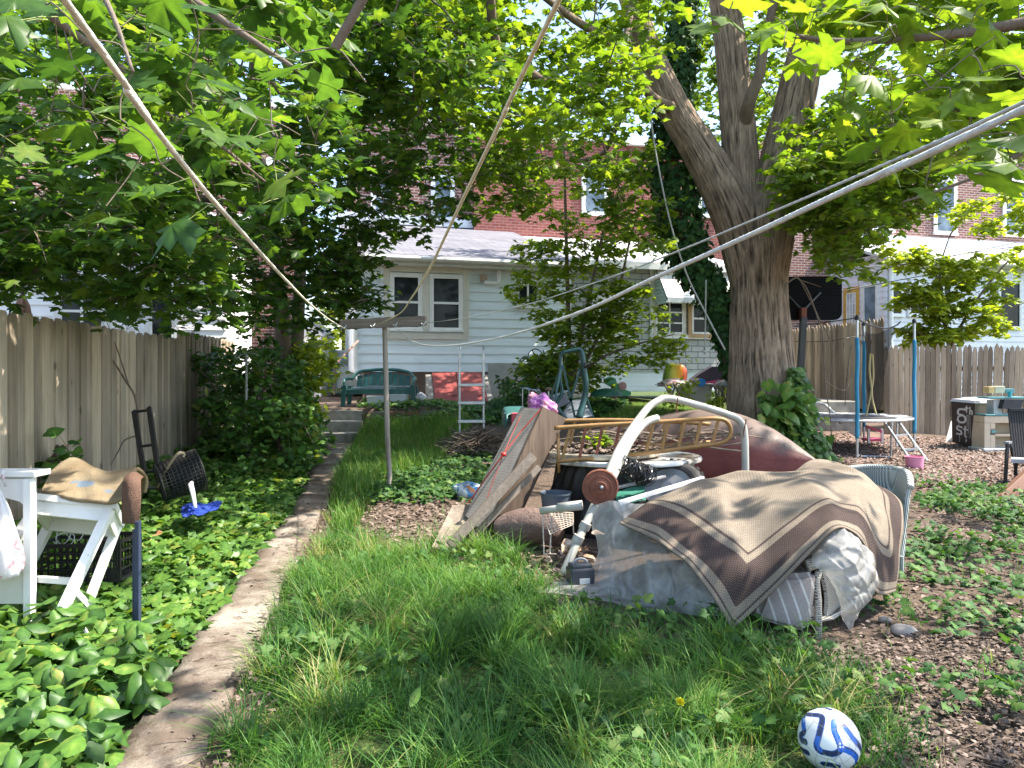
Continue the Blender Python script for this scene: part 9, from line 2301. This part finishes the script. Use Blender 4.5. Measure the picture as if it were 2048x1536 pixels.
    MB().rbox((X(1986), Y - .015, Zz(863)), (0.08, 0.02, 0.05), .006).build('drawer_front', te, t)
    mb = MB(); mb.rbox(((X(1995) + X(2012)) / 2, Y + .2, Zz(815)), (X(2012) - X(1995), .2, Zz(800) - Zz(829)), .008); mb.build('upright', wh, t)
    MB().rbox(((X(1980) + X(2060)) / 2, Y + .2, Zz(796)), (X(2060) - X(1980), .32, 0.035), .01).build('hutch_shelf', te, t)
    MB().hexa([(X(2003), Y - .02, Zz(817)), (X(2040), Y - .02, Zz(820)), (X(2040), Y + .1, Zz(820)), (X(2003), Y + .1, Zz(817))], [(X(2008), Y - .02, Zz(799)), (X(2046), Y - .02, Zz(799)), (X(2046), Y + .1, Zz(799)), (X(2008), Y + .1, Zz(799))]).build('microwave_front', M('charcoal_plastic', (0.04, 0.042, 0.05)), t)
    for x0, x1, y0, y1, mt, lab in ((1988, 2000, 776, 789, M('toy_yellow', (0.65, 0.48, 0.20)), 'yellow toy block on the hutch of the play kitchen'), (2001, 2021, 775, 789, M('toy_cream', (0.64, 0.62, 0.44)), 'cream toy box on the hutch of the play kitchen'), (2022, 2040, 780, 789, te, 'flat teal toy tray on the hutch of the play kitchen')):
        MB().rbox(((X(x0) + X(x1)) / 2, Y + .22, (Zz(y0) + Zz(y1)) / 2 + .02), (X(x1) - X(x0), .16, Zz(y0) - Zz(y1)), .008).top('toy_box', mt, lab, 'toy')
    MB().lathe([(0, 0), (.028, 0), (.036, .09), (.032, .09), (.026, .008), (0, .008)], (X(2024), Y + .06, Zz(796) + .02), 18).top('toy_cup', M('turquoise_plastic', (0.02, 0.42, 0.50)), 'turquoise toy cup at the front of the play kitchen hutch', 'cup', smooth=True, angle=40)
    # folding chair at the right edge
    t = thing('folding_chair', 'black slatted folding chair cut by the right edge of the photo', 'chair', GP(2014, 978)); bm_ = M('charcoal_fabric', (0.03, 0.03, 0.032), (0.018, 0.018, 0.02), 30, 0.8); Y = 9.4
    A = [P(2027, 914, Y), P(2100, 918, Y), P(2094, 822, Y + .12), P(2017, 821, Y + .12)]
    n = 15
    for i in range(n):
        u0, u1 = i / n, (i + .72) / n; q0, q1 = A[0].lerp(A[1], u0), A[0].lerp(A[1], u1); p0, p1 = A[3].lerp(A[2], u0), A[3].lerp(A[2], u1); o = Vector((0, .02, 0))
        MB().hexa([q0, q1, q1 + o, q0 + o], [p0, p1, p1 + o, p0 + o]).build('back_slat', bm_, t)
    MB().bar(A[3] + Vector((0, -.004, .012)), A[2] + Vector((0, -.004, .012)), .04, .035).build('top_rail', bm_, t)
    MB().hexa([P(2022, 920, Y - .02), P(2100, 924, Y - .02), P(2110, 928, Y - .5), P(2022, 926, Y - .5)], [P(2022, 914, Y - .02), P(2100, 918, Y - .02), P(2110, 920, Y - .5), P(2022, 918, Y - .5)]).build('seat', M('pale_seat_pad', (0.42, 0.43, 0.45)), t)
    MB().bar(P(2013, 886, Y - .4), P(2020, 884, Y + .05), .05, .025).build('armrest', M('grey_armrest', (0.16, 0.18, 0.2)), t)
    for a, b_ in (((2015, 888, Y - .35), (2010, 978, Y - .4)), ((2020, 885, Y), (2034, 950, Y + .3)), ((2105, 888, Y - .35), (2110, 985, Y - .4)), ((2034, 918, Y - .3), (2030, 950, Y - .2))):
        p = P(*b_); p.z = max(p.z, gzf(p.x, p.y)); mb = MB(); mb.bar(P(*a), p, .03, .03); mb.build('leg', bm_, t)
    mb = MB(); mb.bar(P(1994, 1010, 8.35), P(2110, 905, 8.8), .14, .13, (0, -1, 0.3), .006); mb.top('brown_beam', M('brown_stained_wood', (0.25, 0.125, 0.075), (0.18, 0.085, 0.05), 5, 0.6, stretch=(0.3, 1, 1)), 'thick brown wooden beam slanting up beside the folding chair', 'beam')
    for px, py, s_, lab in ((1808, 1268, .055, 'pale fist-sized stone on the soil right of the wicker sofa'), (1770, 1243, .03, 'small pale pebble near the wicker sofa leg')):
        bm = bmesh.new(); bmesh.ops.create_icosphere(bm, subdivisions=3, radius=s_)
        for v_ in bm.verts: v_.co = Vector((v_.co.x * 1.2, v_.co.y, v_.co.z * .65)) * (1 + .15 * math.sin(40 * v_.co.x + 3) * math.sin(35 * v_.co.y))
        mb = MB(); mb.frombm(bm, GP(px, py, s_ * .3)); mb.top('stone', M('pale_stone', (0.46, 0.40, 0.35), (0.3, 0.26, 0.22), 9, 0.9), lab, 'stone', smooth=True)
    wm = M('black_cable', (0.02, 0.02, 0.02))
    for i, (pts, lab) in enumerate((([(1500, 618, 17), (1800, 560, 17.5), (2100, 505, 18)], 'lowest black overhead cable crossing the right porch'), ([(1640, 540, 18), (1850, 522, 18.5), (2100, 470, 19)], 'middle black overhead cable crossing the right porch roof'), ([(1660, 560, 17.4), (1900, 512, 18), (2100, 485, 18.4)], 'upper thin overhead cable crossing the right porch'))):
        mb = MB(); tp(mb, pts, 0.011, 6); mb.top('overhead_cable', wm, lab, 'cable', smooth=True)


right_side()
